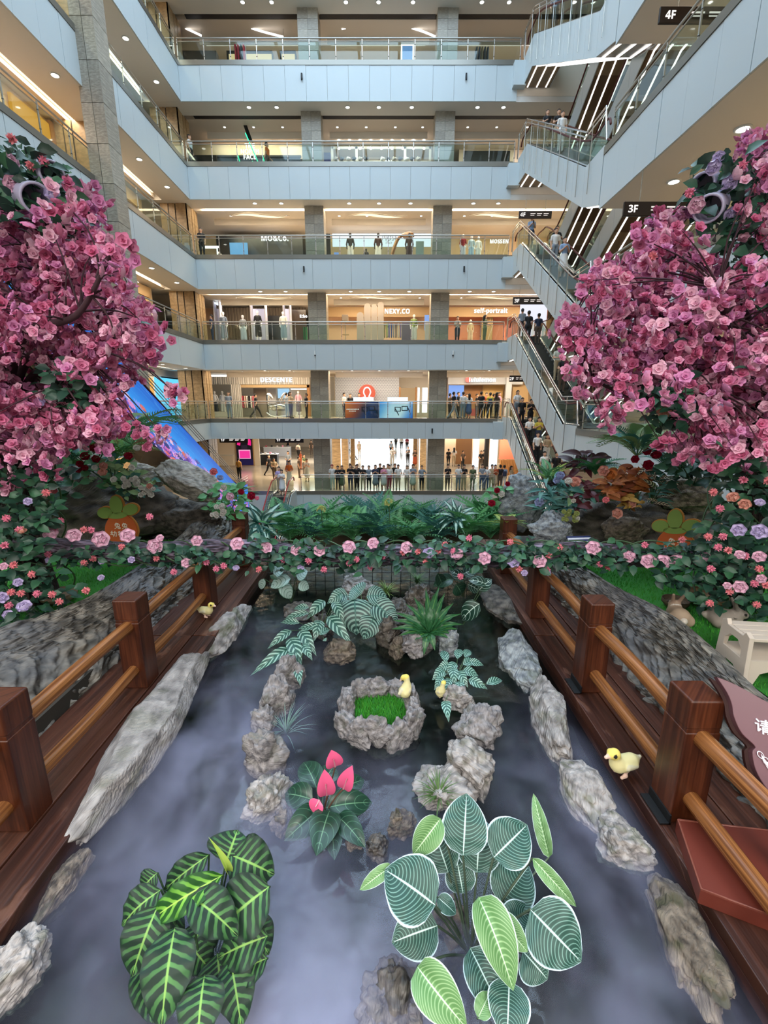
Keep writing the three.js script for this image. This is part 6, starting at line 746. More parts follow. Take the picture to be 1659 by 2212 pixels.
{
  const t = shop(1, 'grey scale-patterned wall with a round red logo'), h = CH(1); pb(t, 1, 'wall', 712, 930, 0, h, 37, 0.1, cream); const sc = dataTex(128, (u, v) => { const a = tri(u * 24 + (Math.floor(v * 24) % 2) * 0.5), b = frac(v * 24); return mix3([150, 152, 158], [214, 216, 220], clamp(a * 0.6 + b * 0.5)); }), m = mat(0xd8dade, 0.45); m.map = sc; pb(t, 1, 'patterned_wall', 724, 862, 0, h - 0.12, 35, 0.1, m); pb(t, 1, 'doorway', 864, 898, 0, h - 1, 35, 0.05, glow(new THREE.Color(0.9, 0.55, 0.25), 0.5)); for (const [a, b] of [[862, 865], [897, 900]]) pb(t, 1, 'door_frame', a, b, 0, h - 0.95, 34.9, 0.15, woodS); for (const [a, b] of [[902, 906], [912, 926]]) pb(t, 1, 'glass_light', a, b, 0.3, h - 1, 35, 0.05, litW); pb(t, 1, 'silver_strip', 712, 722, 0, h - 0.2, 34.9, 0.1, steel);
  const lx = PX(793, FL(1) + 1.7, 34.6), lg = M('logo_disc', new THREE.CylinderGeometry(0.62, 0.62, 0.06, 40).rotateX(Math.PI / 2).translate(lx, FL(1) + 1.75, -34.6), glow(new THREE.Color(0.95, 0.12, 0.05), 0.9), t); M('logo_mark', mg([tube([V(lx - 0.32, FL(1) + 1.42, -34.53), V(lx - 0.14, FL(1) + 1.44, -34.53), V(lx - 0.26, FL(1) + 1.8, -34.53), V(lx - 0.16, FL(1) + 2.08, -34.53), V(lx, FL(1) + 2.15, -34.53), V(lx + 0.16, FL(1) + 2.08, -34.53), V(lx + 0.26, FL(1) + 1.8, -34.53), V(lx + 0.14, FL(1) + 1.44, -34.53), V(lx + 0.32, FL(1) + 1.42, -34.53)], 0.05, 6, 40)]), signW, lg);
  const ad = (dark) => canvasTex(256, 128, (c, w, hh) => { const g = c.createLinearGradient(0, 0, w, hh); (dark ? ['#e07a28', '#a04a30', '#16386e', '#0a1a3c'] : ['#2a8ae0', '#bfe6ff', '#d8f2ff', '#1a6ad8']).forEach((q, i) => g.addColorStop(i / 3, q)); c.fillStyle = g; c.fillRect(0, 0, w, hh); c.strokeStyle = '#101622'; c.lineWidth = 6; const x = dark ? 130 : 120; c.strokeRect(x, 42, 42, 32); c.strokeRect(x + 54, 36, 42, 32); c.beginPath(); c.moveTo(x + 96, 40); c.lineTo(x + 120, 96); c.moveTo(x, 50); c.lineTo(x + 30, 108); c.stroke(); if (dark) { c.fillStyle = '#fff'; for (let i = 0; i < 9; i++) c.fillRect(10 + i * 11, 54, 8, 9); for (let i = 0; i < 5; i++) c.fillRect(30 + i * 11, 70, 8, 7); } });
  for (const [a, b, dk, lab] of [[745, 818, 1, 'display counter with an orange and blue glasses advert'], [819, 892, 0, 'display counter with a pale blue glasses advert']]) { const q = thing('display_counter', lab + ' behind the second floor railing', 'counter'), em = new THREE.MeshStandardMaterial({ color: 0x080808, roughness: 0.4, emissive: 0xffffff, emissiveIntensity: 0.9, emissiveMap: ad(dk) }), x0 = PX(a, FL(1) + 0.6, 31.2), x1 = PX(b, FL(1) + 0.6, 31.2); M('body', bx(x0, x1, FL(1), FL(1) + 1.12, -32, -31.2), mat(0x2a5a9a, 0.4), q); M('advert', new THREE.PlaneGeometry(x1 - x0 - 0.04, 1.06).translate((x0 + x1) / 2, FL(1) + 0.56, -31.19), em, q); M('top_board', bx(lerp(x0, x1, 0.25), lerp(x0, x1, 0.85), FL(1) + 1.14, FL(1) + 1.4, -31.4, -31.34), litC, q); }
}
{
  const t = shop(1, 'warm lit yoga wear shop with a blue screen'), h = CH(1); pb(t, 1, 'back_wall', 965, 1240, 0, h, 37, 0.1, warmWall); pb(t, 1, 'header', 968, 1130, h - 0.75, h - 0.1, 35, 0.15, greyW); pb(t, 1, 'screen', 969, 1002, 1.3, h - 0.8, 35.6, 0.05, glow(new THREE.Color(0.25, 0.45, 1), 0.9)); pb(t, 1, 'panel', 1002, 1040, 0, h - 0.8, 36, 0.05, woodS); pb(t, 1, 'shelf_wall', 1042, 1085, 0, h - 0.8, 36, 0.05, mat(0xc9a468, 0.6)); pb(t, 1, 'poster_column', 1092, 1104, 0, h - 0.2, 34.8, 0.3, greyW); pb(t, 1, 'textured_panel', 1106, 1140, 0, h - 0.8, 35.4, 0.05, tan); sign(t, 1, 'lululemon', 1042, h - 0.42, 0.3, 34.8); const q = M('logo_disc', new THREE.CylinderGeometry(0.2, 0.2, 0.05, 24).rotateX(Math.PI / 2), glow(new THREE.Color(0.95, 0.2, 0.15), 1.2), t); q.position.set(PX(1011, FL(1) + h - 0.4, 34.8), FL(1) + h - 0.42, -34.78); pb(t, 1, 'floor_poster', 1012, 1030, 0.1, 0.6, 33.4, 0.05, glow(new THREE.Color(0.9, 0.15, 0.1), 0.5));
}
// third floor
{
  let t = shop(2, 'curtain-walled fashion shop with three tall light frames'); const h = CH(2); pb(t, 2, 'back_wall', 440, 470, 0, h, 36, 0.1, peach); ribs(t, 2, 'curtain_fold', 476, 664, 0, h - 0.1, 35.2, 60, drape); pb(t, 2, 'opening', 577, 616, 0, h - 0.7, 34.9, 0.05, black); pb(t, 2, 'glass_box', 628, 662, 0, h - 0.3, 34.9, 0.05, mat(0x4a3a2c, 0.2));
  for (const [a, b] of [[463, 477], [542, 575], [612, 628]]) { for (const e of [a, b - 2]) pb(t, 2, 'frame_post', e, e + 2, 0, h - 0.05, 33.2, 0.5, mat(0xd5d3e2, 0.5)); pb(t, 2, 'frame_panel', a + 2, b - 2, 0, h - 0.4, 34, 0.05, mat(0xb9bad6, 0.5)); pb(t, 2, 'frame_light', a, b, h - 0.2, h - 0.12, 33.3, 0.6, litC); } sign(t, 2, 'E:bo', 656, h - 0.75, 0.2, 34.8);
  mannequin(2, 484, 32.6, [0xe2e0e6, 0x7d8a9e, 0x8a98ac], 'mannequin in a grey-blue suit under the first light frame', 1.15, 0.18); mannequin(2, 526, 33, [0xe2e0e6, 0x8a8f96, 0xa9b8c8], 'mannequin in a pale dress before the curtain', 1.1, 0.15); mannequin(2, 558, 32.6, [0xe2e0e6, 0x16171b, 0x1a1b20], 'mannequin in a black suit under the middle light frame', 1.15, 0.25); mannequin(2, 613, 32.6, [0xe2e0e6, 0xe6e2dc, 0x7a90a4], 'mannequin in a white jacket and blue skirt', 1.15, 0.2);
  t = shop(2, 'peach boutique with arched screens'); pb(t, 2, 'back_wall', 705, 945, 0, h, 36.4, 0.1, peach); pb(t, 2, 'header', 704, 942, h - 0.75, h - 0.1, 35, 0.15, tan); sign(t, 2, 'NEXY.CO', 858, h - 0.42, 0.32, 34.8); pb(t, 2, 'dark_doorway', 868, 888, 0, 2, 35.2, 0.05, mat(0x4a4458, 0.5)); pb(t, 2, 'side_screen', 917, 930, 1.2, h - 0.8, 34, 0.05, glow(new THREE.Color(0.3, 0.5, 1), 0.8)); pb(t, 2, 'side_panel', 918, 932, 0, 1.7, 33.4, 0.1, greyW);
  const s = thing('arched_screen', 'group of four grey-brown arched folding panels in the peach boutique', 'screen'); for (const [a, b, hh] of [[771, 786, 2.1], [787, 801, 2.65], [802, 815, 2.6], [816, 829, 2.75]]) { const x0 = PX(a, FL(2) + 1, 32.4), x1 = PX(b, FL(2) + 1, 32.4), w = (x1 - x0), sh = [[0, 0], [w, 0]]; for (let i = 0; i <= 8; i++) { const q = i / 8 * Math.PI; sh.push([w / 2 + Math.cos(q) * w / 2, hh - w / 2 + Math.sin(q) * w / 2]); } M('panel', extrude(sh, 0.06).translate(x0, FL(2), -32.4), mat(0xa89a8c, 0.6), s); }
  mannequin(2, 894, 32.6, [0xe0ddd8, 0x7a8a4a, 0xb9bcb8], 'mannequin with a green scarf beside the garment rack', 1.1); const ch = thing('floor_lamp', 'square shaded floor lamp beside the arched screens', 'lamp', [PX(746, FL(2) + 1, 32.6), FL(2), -32.6]); M('shade', rbx(0.42, 0.42, 0.42, 0.03, 0, 1.75, 0), mat(0x8a7a68, 0.8), ch); M('pole', cyl(0.02, 0.02, 1.5, 8, 0, 0.8, 0), steel, ch); M('base', cyl(0.2, 0.22, 0.04, 18, 0, 0.02, 0), steel, ch); M('tray', rbx(0.5, 0.04, 0.3, 0.01, 0, 0.7, 0), tan, ch);
  t = shop(2, 'salmon boutique behind the railing end'); pb(t, 2, 'back_wall', 965, 1180, 0, h, 36, 0.1, salmon); pb(t, 2, 'header', 968, 1160, h - 0.75, h - 0.1, 35, 0.15, tan); sign(t, 2, 'self-portrait', 1060, h - 0.42, 0.3, 34.8); ribs(t, 2, 'rod', 1038, 1062, 0.3, 2.3, 35.4, 12, [tan]); pb(t, 2, 'counter', 1095, 1115, 0, 1.5, 33.5, 0.5, mat(0xb07060, 0.4)); const sc = thing('wall_screen', 'large pale screen beside the head of the third floor escalator', 'screen'); pb(sc, 2, 'panel', 1122, 1180, 0.2, 2.7, 32.5, 0.1, glow(new THREE.Color(0.82, 0.84, 1), 1.0)); pb(sc, 2, 'frame', 1120, 1182, 0.12, 0.2, 32.45, 0.15, darkSteel);
  mannequin(2, 1016, 33, [0xe6d0c0, 0xe8c8a0, 0xe4c0a0], 'pale mannequin in the salmon boutique', 0.95);
}
// fourth floor
{
  let t = shop(3, 'dark glass boutique with a blue screen'); const h = CH(3); pb(t, 3, 'glass_wall', 470, 655, 0, h - 0.35, 35, 0.1, charcoal); pb(t, 3, 'ledge', 538, 655, 0, 1.15, 34.6, 0.3, mat(0x9a8a7c, 0.5)); pb(t, 3, 'blue_screen', 498, 536, 0, 2.0, 34.2, 0.1, glow(new THREE.Color(0.2, 0.55, 1), 0.9)); pb(t, 3, 'wall', 425, 470, 0, h, 36, 0.1, warmWall); pb(t, 3, 'lit_door_top', 430, 473, 1.9, 2.05, 35, 0.05, litW); pb(t, 3, 'lit_door_side', 470, 473, 0, 1.95, 35, 0.05, litW); sign(t, 3, 'MO&Co.', 594, h - 0.62, 0.36, 34.6);
  t = shop(3, 'cream boutique with a pale blue wavy header'); pb(t, 3, 'back_wall', 705, 948, 0, h, 36.5, 0.1, mat(0xd8c49a, 0.7)); pb(t, 3, 'header', 718, 945, h - 1.0, h - 0.2, 35, 0.1, litC); sign(t, 3, 'PIOSE', 842, h - 0.55, 0.3, 34.8, mat(0x4a5058, 0.5), fontR); sign(t, 3, 'ITALY', 840, h - 0.86, 0.13, 34.8, mat(0x4a5058, 0.5), fontR); pb(t, 3, 'dark_post', 702, 714, 0, h - 0.4, 34.4, 0.2, black); pb(t, 3, 'blue_panel', 722, 732, 0, 1.4, 34.2, 0.05, glow(new THREE.Color(0.25, 0.45, 1), 0.8)); pb(t, 3, 'photo_panel', 898, 915, 0, 1.9, 33.6, 0.05, mat(0x6f8a90, 0.4));
  mannequin(3, 757, 32.4, [0x1a1614, 0x2c2824, 0xd8d4cc], 'black mannequin in a dark jacket and white skirt', 1.1); mannequin(3, 817, 32.4, [0x1a1614, 0x4a2a24, 0xe0dcd4], 'black mannequin in a maroon coat and white skirt', 1.1); mannequin(3, 884, 32.4, [0x1a1614, 0x3a2420, 0x3a2420], 'black mannequin in a long dark coat', 1.1); mannequin(3, 791, 33.6, [0x2a2220, 0x241e1c, 0x241e1c], 'small dark mannequin between the larger ones', 0.8);
  const b = thing('bronze_sculpture', 'curled bronze leaf sculpture among the dark mannequins', 'sculpture', [PX(850, FL(3) + 1, 33), FL(3), -33]), bm = mat(0x8a6440, 0.4, { metalness: 0.3 }); M('stalk', tube([V(-0.2, 0.5, 0), V(0, 1.2, 0), V(0.35, 1.9, 0), V(0.8, 2.1, 0)], [0.1, 0.12, 0.1, 0.05], 8, 16), bm, b); M('head', rock(0.42, 0.22, 0.2, 3, { detail: 8, rough: 0.08, e: 2 }), bm, b).position.set(0.95, 2.05, 0); M('bulb', rock(0.45, 0.4, 0.4, 4, { detail: 8, rough: 0.15, e: 2 }), bm, b).position.set(-0.1, 0.5, 0); M('base', cyl(0.5, 0.55, 0.14, 20, 0, 0.07, 0), bm, b);
  t = shop(3, 'open cream shop beside the escalator head'); pb(t, 3, 'back_wall', 970, 1180, 0, h, 36.5, 0.1, warmWall); pb(t, 3, 'shelf', 1060, 1110, 0, 1.1, 34.5, 0.3, tan); sign(t, 3, 'MOSSEN', 1078, h - 0.7, 0.24, 35); mannequin(3, 1000, 31.8, [0xe4dcd4, 0xa8202c, 0xe0e0e4], 'mannequin in a red top by the fourth floor railing', 0.95); mannequin(3, 1018, 32, [0xe4e0dc, 0xbcd0dc, 0xa8c4d4], 'mannequin in a pale blue dress by the fourth floor railing', 0.95); mannequin(3, 1033, 32.2, [0xe4e0dc, 0xe4e2de, 0xd8dcd8], 'mannequin in white by the fourth floor railing', 0.95);
}
// fifth floor
{
  let t = shop(4, 'dark sports shop with green neon bars'); const h = CH(4); pb(t, 4, 'glass_wall', 408, 650, 0, 2.1, 34, 0.1, slate); pb(t, 4, 'upper_wall', 405, 655, 2.1, h, 34.2, 0.1, warmWall); pb(t, 4, 'top_rail', 408, 650, 2.1, 2.2, 33.95, 0.15, black); pb(t, 4, 'dark_panel', 402, 470, 0, 1.95, 33.4, 0.1, black);
  ['THE', 'NORTH', 'FACE'].forEach((s, i) => { sign(t, 4, s, 540, 2.05 - i * 0.3, 0.25, 32.6); }); const bar = (a, b, y0, y1) => M('neon_bar', tube([V(PX(a, FL(4) + y0, 32.3), FL(4) + y0, -32.3), V(PX(b, FL(4) + y1, 32.3), FL(4) + y1, -32.3)], 0.035, 6), glow(new THREE.Color(0.05, 1, 0.5), 1.6), t); bar(560, 530, 0.9, 2.6); bar(520, 514, 0.9, 1.4); bar(552, 545, 0.9, 1.1); bar(573, 567, 0.9, 1.4); M('black_blade', extrude([[0, 0], [0.25, -0.1], [0.6, -1.1], [0.3, -0.9]], 0.06).translate(PX(525, FL(4) + 2.8, 32.4), FL(4) + 3.2, -32.4), black, t);
  t = shop(4, 'white shelved shoe shop'); pb(t, 4, 'back_wall', 700, 955, 0, h, 36, 0.1, mat(0xe0cfba, 0.7)); for (const a of [716, 768, 872, 926]) pb(t, 4, 'shelf_post', a, a + 5, 0, h - 0.1, 34.4, 0.1, mat(0xe6e2da, 0.5)); for (const q of [1.15, 2.0]) pb(t, 4, 'shelf', 720, 930, q, q + 0.05, 34.3, 0.35, mat(0xe6e2da, 0.5)); pb(t, 4, 'top_beam', 716, 931, h - 0.25, h - 0.12, 34.4, 0.1, mat(0xe6e2da, 0.5)); pb(t, 4, 'purple_box', 697, 714, 0.6, 1.9, 33, 0.3, mat(0x3a2a8a, 0.5)); sign(t, 4, 'AN', 838, 1.6, 0.26, 33.6);
  const bulbG = new THREE.SphereGeometry(0.075, 10, 8); for (const q of [2.55, 3.0]) for (let i = 0; i < 9; i++) { const l = thing('pendant_bulb', `${ORD[i]} round pendant bulb from the purple box, ${q > 2.7 ? 'upper' : 'lower'} row over the shoe shelves`, 'lamp', [PX(732 + i * 23, FL(4) + q, 33.9), FL(4) + q, -33.9], 0, 'shoe shop bulbs'); M('bulb', bulbG, spotM, l); M('cap', cyl(0.03, 0.04, 0.1, 8, 0, 0.11, 0), darkSteel, l); }
  const shoeG = mg([rbx(0.1, 0.07, 0.26, 0.03, 0, 0.04, 0), rbx(0.085, 0.1, 0.12, 0.03, 0, 0.1, -0.06)]); for (let i = 0; i < 26; i++) { const px = 726 + (i % 13) * 13 + (i % 13 > 5 ? 22 : 0); if (px > 925) continue; const s = M('shoe', shoeG, mat([0x1c1c1e, 0xe4e2de, 0x3a3a3e, 0xb8b0a4][(i * 7) % 4], 0.5)); s.scale.setScalar(1.5); s.position.set(PX(px, FL(4) + 1.6, 34), FL(4) + (i < 13 ? 1.2 : 2.05), -34.45 + 0.2); s.rotation.y = 0.6; tag(s, `sports shoe ${ORD[i % 13]} counted from the purple box on the ${i < 13 ? 'lower' : 'upper'} white shelf`, 'shoe', 'shoes on the white shelves'); }
  t = shop(4, 'low dark shop beside the escalator head'); pb(t, 4, 'wall', 990, 1180, 0, h, 35, 0.1, mat(0xdac8b2, 0.7)); pb(t, 4, 'dark_band', 1000, 1100, 0, 2.0, 33, 0.1, mat(0x4a4844, 0.4)); pb(t, 4, 'light_line', 1000, 1095, 1.25, 1.3, 32.9, 0.08, litW);
}
// top floor
{
  let t = shop(5, 'bag shop with glowing hatched shelves'); const h = CH(5); pb(t, 5, 'wall', 380, 655, 0, h, 36, 0.1, mat(0xdcbfa8, 0.7)); for (const [a, b] of [[390, 470], [492, 525], [528, 590], [606, 640]]) { pb(t, 5, 'cabinet', a, b, 0, 2.1, 32.6, 0.4, mat(0x2a2420, 0.5)); if (a > 480) pb(t, 5, 'lit_back', a + 3, b - 3, 1.2, 1.9, 32.55, 0.06, glow(new THREE.Color(1, 0.75, 0.4), 0.9)); }
  for (const [pts, n] of [[[[437, 20], [500, 45], [560, 66], [612, 80]], 'slanting'], [[[738, 62], [800, 51], [850, 52], [905, 65], [952, 84]], 'arched'], [[[378, 50], [435, 77]], 'short slanting']]) { const l = thing('linear_lamp', `${n} white linear lamp hanging under the top floor ceiling`, 'lamp'); M('tube', tube(pts.map(([x, y]) => P(x, y, 32.4)), 0.05, 6, 20), stripM, l); for (const [x, y] of [pts[0], pts[pts.length - 1]]) { const p = P(x, y, 32.4); M('hanger', tube([p, V(p.x, SB(6) + 0.05, p.z)], 0.008, 4), darkSteel, l); } }
  t = shop(5, 'pale open shop between the columns'); pb(t, 5, 'wall', 690, 960, 0, h, 36, 0.1, mat(0xe0c8b4, 0.7)); pb(t, 5, 'lit_frame', 866, 894, 0.6, 1.75, 31.6, 0.08, litW); pb(t, 5, 'lit_picture', 869, 891, 0.7, 1.65, 31.52, 0.06, mat(0x7aa0d8, 0.5)); pb(t, 5, 'low_counter', 755, 840, 0, 0.95, 31.6, 0.4, greyW); t = shop(5, 'pink-walled shop beside the escalator head'); pb(t, 5, 'wall', 1005, 1180, 0, h, 36, 0.1, mat(0xdcbfa8, 0.7));
}
// bottom floor
{
  let t = shop(0, 'bright cosmetics hall with a pink perfume poster'); const h = CH(0); pb(t, 0, 'back_wall', 462, 560, 0, h, 43, 0.1, cream); const ad = canvasTex(128, 256, (c, w, H) => { c.fillStyle = '#141018'; c.fillRect(0, 0, w, H); c.strokeStyle = '#ff1f8a'; c.lineWidth = 26; c.beginPath(); c.moveTo(20, 0); c.bezierCurveTo(0, 70, 40, 60, 20, 120); c.moveTo(80, 0); c.bezierCurveTo(50, 60, 120, 60, 105, 120); c.stroke(); c.fillStyle = '#ffb0d8'; c.fillRect(18, 150, 92, 62); c.fillStyle = '#ff3aa0'; c.fillRect(24, 158, 80, 48); c.fillStyle = '#2a2030'; c.fillRect(40, 118, 48, 30); c.fillStyle = '#1a1440'; c.fillRect(0, 216, w, 40); });
  const po = thing('poster', 'tall pink and black perfume poster on the bottom floor', 'poster'); const a = W(513, 1006, FL(0)), b = W(548, 1006, FL(0)); M('print', new THREE.PlaneGeometry(b.x - a.x, 3.6).translate((a.x + b.x) / 2, FL(0) + 1.85, a.z), new THREE.MeshStandardMaterial({ color: 0x080808, emissive: 0xffffff, emissiveMap: ad, emissiveIntensity: 0.9 }), po); M('frame', bx(a.x - 0.08, b.x + 0.08, FL(0), FL(0) + 3.75, a.z - 0.3, a.z - 0.02), tan, po);
  for (const [px, py, w, hh, m, l] of [[490, 1005, 1.6, 1.0, cream, 'cream make-up counter beside the pink poster'], [575, 1003, 2.4, 1.0, charcoal, 'black make-up counter with trays'], [600, 985, 3, 1.0, greyW, 'white make-up counter farther back'], [500, 985, 1.4, 1.0, greyW, 'white make-up table near the corner column']]) { const p = W(px, py, FL(0)), q = thing('make_up_counter', l, 'counter', p); M('body', rbx(w, hh, 0.7, 0.03, 0, hh / 2, 0), m, q); M('top', rbx(w + 0.06, 0.05, 0.76, 0.01, 0, hh + 0.02, 0), white, q); for (let i = 0; i < 5; i++) M('tray', rbx(0.2, 0.12 + 0.08 * (i % 2), 0.16, 0.02, -w / 2 + 0.25 + i * (w - 0.5) / 4, hh + 0.12, 0), mat([0xc04a60, 0x2a2a2e, 0xe8d8d0, 0xd890a0, 0x8a8a90][i], 0.4), q); }
  t = shop(0, 'bright white entrance hall'); pb(t, 0, 'glass_wall', 742, 915, 0, h, 61, 0.1, glow(new THREE.Color(0.86, 0.95, 1), 1.5)); for (const [a2, b2, dd] of [[716, 752, 39], [903, 926, 39], [757, 766, 43], [893, 902, 43]]) pb(t, 0, 'wooden_pier', a2, b2, 0, h, dd, 0.8, beige); for (const a2 of [736, 905, 922, 714]) pb(t, 0, 'light_line', a2, a2 + 2, 0, h, 38.6, 0.05, litW); areaLight(0, FL(0) + 1.6, -60.8, 9, 3, new THREE.Color(0.86, 0.95, 1), 3, [0, FL(0) + 1.6, 0]);
  t = shop(0, 'curved wood-trimmed shop corner'); pb(t, 0, 'back_wall', 955, 1140, 0, h, 45, 0.1, warmWall); pb(t, 0, 'wooden_panel', 985, 1020, 0, h, 44, 0.2, woodS); pb(t, 0, 'glass_panel', 1022, 1035, 0, h, 42, 0.05, litC); pb(t, 0, 'black_pier', 1048, 1056, 0, h, 39, 0.4, black); pb(t, 0, 'white_panel', 1058, 1075, 0, h, 39, 0.1, litC); ribs(t, 0, 'slat', 1078, 1125, 0, 1.3, 37, 14, [woodS]); pb(t, 0, 'coral_panel', 1080, 1120, 1.3, h, 37.4, 0.1, mat(0xd8765c, 0.6));
}
// side wing shops
{
  const X = -14.4, sideShop = (k, label, list, txt) => { const t = shop(k, label); for (const [n, d0, d1, h0, h1, m, off = 0] of list) M(n, bx(X - 0.12 + off, X + off, FL(k) + h0, FL(k) + h1, -d1, -d0), m, t); for (const [s, d, h, size] of txt ?? []) { const g = M('sign_letters', letters(s, size, 0.06), signW, t); g.rotation.y = Math.PI / 2; g.position.set(X + 0.06, FL(k) + h, -d); } return t; };
  const H = CH(2);
  sideShop(1, 'boutique with a bright blue poster in the side wing', [['wall', 12, 30, 0, CH(1), cream], ['header', 20, 33, 2.7, CH(1), greyW, 0.1], ['blue_poster', 29, 32.2, 0.2, 2.6, glow(new THREE.Color(0.12, 0.62, 1), 1.2), 0.1], ['frame', 32.3, 32.8, 0, 2.8, woodS, 0.12], ['orange_poster', 27, 28.6, 0.4, 2.5, glow(new THREE.Color(1, 0.5, 0.1), 0.9), 0.1]]);
  sideShop(2, 'clothes shop with white script letters in the side wing', [['wall', 10, 30, 0, H, warmWall], ['header', 20, 29.5, 2.35, H - 0.1, tan, 0.15], ['glass', 20, 29.5, 0, 2.35, mat(0xd8b98a, 0.3), 0.05], ['mullion', 24.5, 24.6, 0, 2.4, darkSteel, 0.12], ['mullion', 27.4, 27.5, 0, 2.4, darkSteel, 0.12]], [['bebe', 28.2, 2.75, 0.42]]);
  sideShop(3, 'jewellery shop and orange panel in the side wing', [['wall', 10, 30, 0, CH(3), warmWall], ['header', 24, 29.5, 2.3, CH(3) - 0.1, tan, 0.15], ['orange_panel', 20.2, 22.2, 0, 2.75, glow(new THREE.Color(1, 0.42, 0.02), 0.85), 0.2], ['wooden_frame', 22.2, 22.5, 0, 2.9, woodS, 0.25], ['blue_screen', 18.3, 18.9, 0, 2.5, glow(new THREE.Color(0.2, 0.4, 1), 0.8), 0.2], ['light_band', 24.5, 29, 1.9, 2.0, litW, 0.1], ['wooden_door', 28.3, 29.4, 0, 2.1, woodS, 0.2]], [["E'VAN", 26.9, 2.65, 0.42]]);
  sideShop(4, 'black glass shop with a glowing sign in the side wing', [['wall', 10, 30, 0, CH(4), charcoal], ['black_header', 12, 29, 2.6, CH(4), black, 0.4], ['glass', 14, 28, 0, 2.5, slate, 0.1], ...[...Array(15)].map((_, i) => ['sign_stroke', 19.2 + i * 0.52, 19.5 + i * 0.52 + (i % 3) * 0.06, 1.85, 2.12 + (i % 4) * 0.07, signW, 0.16])], [['T', 25.2, 1.75, 0.22]]);
  sideShop(5, 'pale shop in the side wing', [['wall', 10, 30, 0, CH(5), warmWall], ['header', 14, 29, 2.3, CH(5), cream, 0.15]]);
}
// hanging direction signs
for (const [px, py, d, w, txt, lab] of [[1156, 464, 29, 1.9, '4F', 'dark hanging direction sign over the fourth floor escalator head'], [1142, 650, 29, 1.9, '3F', 'dark hanging direction sign over the third floor escalator head'], [1430, 452, 15.5, 2.4, '3F', 'brown hanging direction sign reading 3F under the walkway'], [1520, 34, 16, 2.6, '4F', 'brown hanging direction sign reading 4F near the top'], [1120, 818, 30.5, 1.2, '2F', 'dark hanging direction sign over the second floor escalator head'], [505, 950, 31.5, 2, '1F', 'dark hanging direction sign over the perfume poster'], [625, 950, 31.5, 2, '1F', 'dark hanging direction sign over the make-up counters']]) {
  const t = thing('hanging_sign', lab, 'sign', P(px, py, d)); M('board', rbx(w, 0.4, 0.08, 0.02), mat(0x2a1c16, 0.4), t); for (const s of [-1, 1]) M('rod', cyl(0.012, 0.012, px === 1430 ? 1.3 : 0.6, 6, s * w * 0.3, px === 1430 ? 0.85 : 0.5, 0), steel, t); M('number', letters(txt, 0.2, 0.01).translate(-w * 0.38, 0, 0.042), glow(new THREE.Color(1, 0.95, 0.9), 1.2), t); for (let i = 0; i < 3; i++) M('text_line', mg([bx(-w * 0.15 + i * w * 0.2, i * w * 0.2, 0.03, 0.07, 0.04, 0.046), bx(-w * 0.15 + i * w * 0.2, -w * 0.03 + i * w * 0.2, -0.05, -0.02, 0.04, 0.046)]), glow(new THREE.Color(1, 0.9, 0.85), 1), t);
}
// wavy light coves in the ceilings
for (const k of [2, 3]) for (const [x, n] of [[-8, 'beside the corner column'], [-0.4, 'between the grey columns'], [7.4, 'beside the escalators']]) { const t = thing('wave_light', `wave-shaped cream light cove in the ${LEVEL[k]} ceiling ${n}`, 'ceiling light', [x, SB(k + 1) + 0.02, -32.42]); const sh = []; for (let i = 0; i <= 20; i++) { const u = i / 20; sh.push([lerp(-1.9, 1.9, u), 0.3 * Math.sin(u * Math.PI) + 0.2 * Math.sin(u * 6.28)]); } for (let i = 20; i >= 0; i--) { const u = i / 20; sh.push([lerp(-1.9, 1.9, u), -0.16 * Math.sin(u * Math.PI) + 0.2 * Math.sin(u * 6.28)]); } M('glow', extrude(sh, 0.02).rotateX(Math.PI / 2), coveW, t); M('lip', tube(sh.slice(0, 21).map((p) => V(p[0], -0.02, p[1])), 0.03, 5), ceilingM, t); }
for (const [k, xs] of [[5, [-4.6, 4.6]], [3, [-4.9, 4.9]], [1, [3.2]], [2, [-4.4, 4.4]]]) xs.forEach((x, i) => { const t = thing('wall_camera', `small dark security camera on the ${LEVEL[k]} edge near the ${x < 0 ? 'mural-side' : 'escalator-side'} grey column`, 'camera', [x, FL(k) - 0.75, -29.93]); M('body', rbx(0.09, 0.26, 0.1, 0.02), k === 2 ? white : black, t); M('lens', new THREE.SphereGeometry(0.05, 10, 8).translate(0, -0.16, 0.02), black, t); });
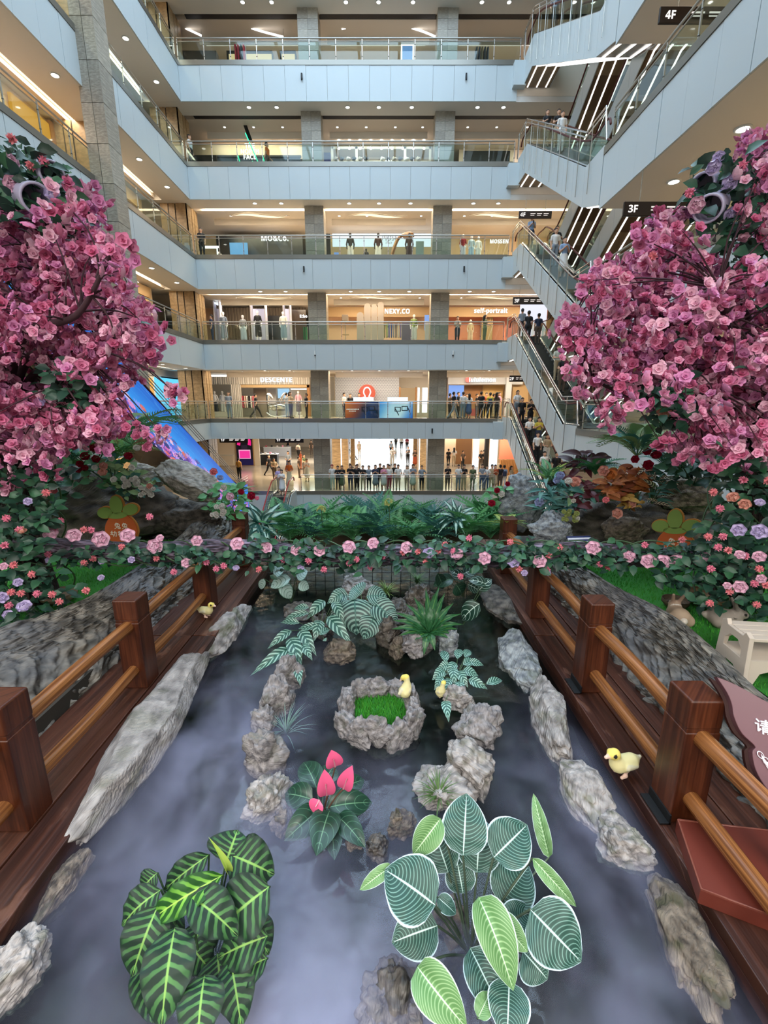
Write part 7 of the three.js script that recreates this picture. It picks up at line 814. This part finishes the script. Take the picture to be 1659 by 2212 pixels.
// ---------------------------------------------------------------- mist on the water
{
  const N = 256, mistTex = (seed, bias) => dataTex(N, (u, v) => { const x = -1.4 + u * 2.7, z = -3.6 + v * 4.2; let q = 0; for (const [cx, cz, rx, rz, a] of [[-0.72, -1.75, 0.4, 0.5, 0.8], [-0.5, -1.25, 0.55, 0.4, 0.9], [-0.12, -0.75, 0.42, 0.5, 1.05], [0.8, -1.35, 0.3, 0.5, 0.7], [0.8, -0.75, 0.4, 0.4, 0.6], [-0.75, -2.4, 0.35, 0.5, 0.4], [0.2, -0.4, 0.9, 0.35, 0.6], [-0.15, -1.1, 0.3, 0.25, 0.6]]) q = Math.max(q, a * Math.exp(-(((x - cx) / rx) ** 2) - ((z - cz) / rz) ** 2)); const wx = fbm(x * 2 + seed, z * 2, 1, 3) * 0.6, n = fbm(x * 2.6 + wx + seed * 3, z * 1.8 + wx * 1.4, seed, 5) * 1.5 + 0.5; const e = smooth(-1.2, -1.0, x) * smooth(1.02, 0.86, x); const a = clamp(n * 1.5 - 0.5 + bias) * q * e; return [a * 255, a * 255, a * 255]; }, { srgb: false });
  const t = thing('mist', 'thin bluish white mist drifting over the pond water', 'mist'); t.userData.kind = 'stuff';
  for (let i = 0; i < 4; i++) { const m = new THREE.MeshStandardMaterial({ color: 0xbfc3e6, roughness: 1, transparent: true, opacity: 0.22, alphaMap: mistTex(i + 1, 0.12 - i * 0.05), side: THREE.DoubleSide, depthWrite: false }); m.alphaMap.wrapS = m.alphaMap.wrapT = THREE.ClampToEdgeWrapping; const g = new THREE.PlaneGeometry(2.7, 4.2, 40, 60).rotateX(-Math.PI / 2), p = g.attributes.position, uv = g.attributes.uv; for (let k = 0; k < p.count; k++) { const x = p.getX(k) - 0.05, z = p.getZ(k) - 1.5; uv.setXY(k, (x + 1.4) / 2.7, (z + 3.6) / 4.2); p.setXYZ(k, x, WATER + 0.012 + i * 0.022 + 0.014 * perlin.noise(x * 3, z * 3, i), z); } g.computeVertexNormals(); M('mist_layer', g, m, t); }
}
cast();
renderer.render(scene, camera);
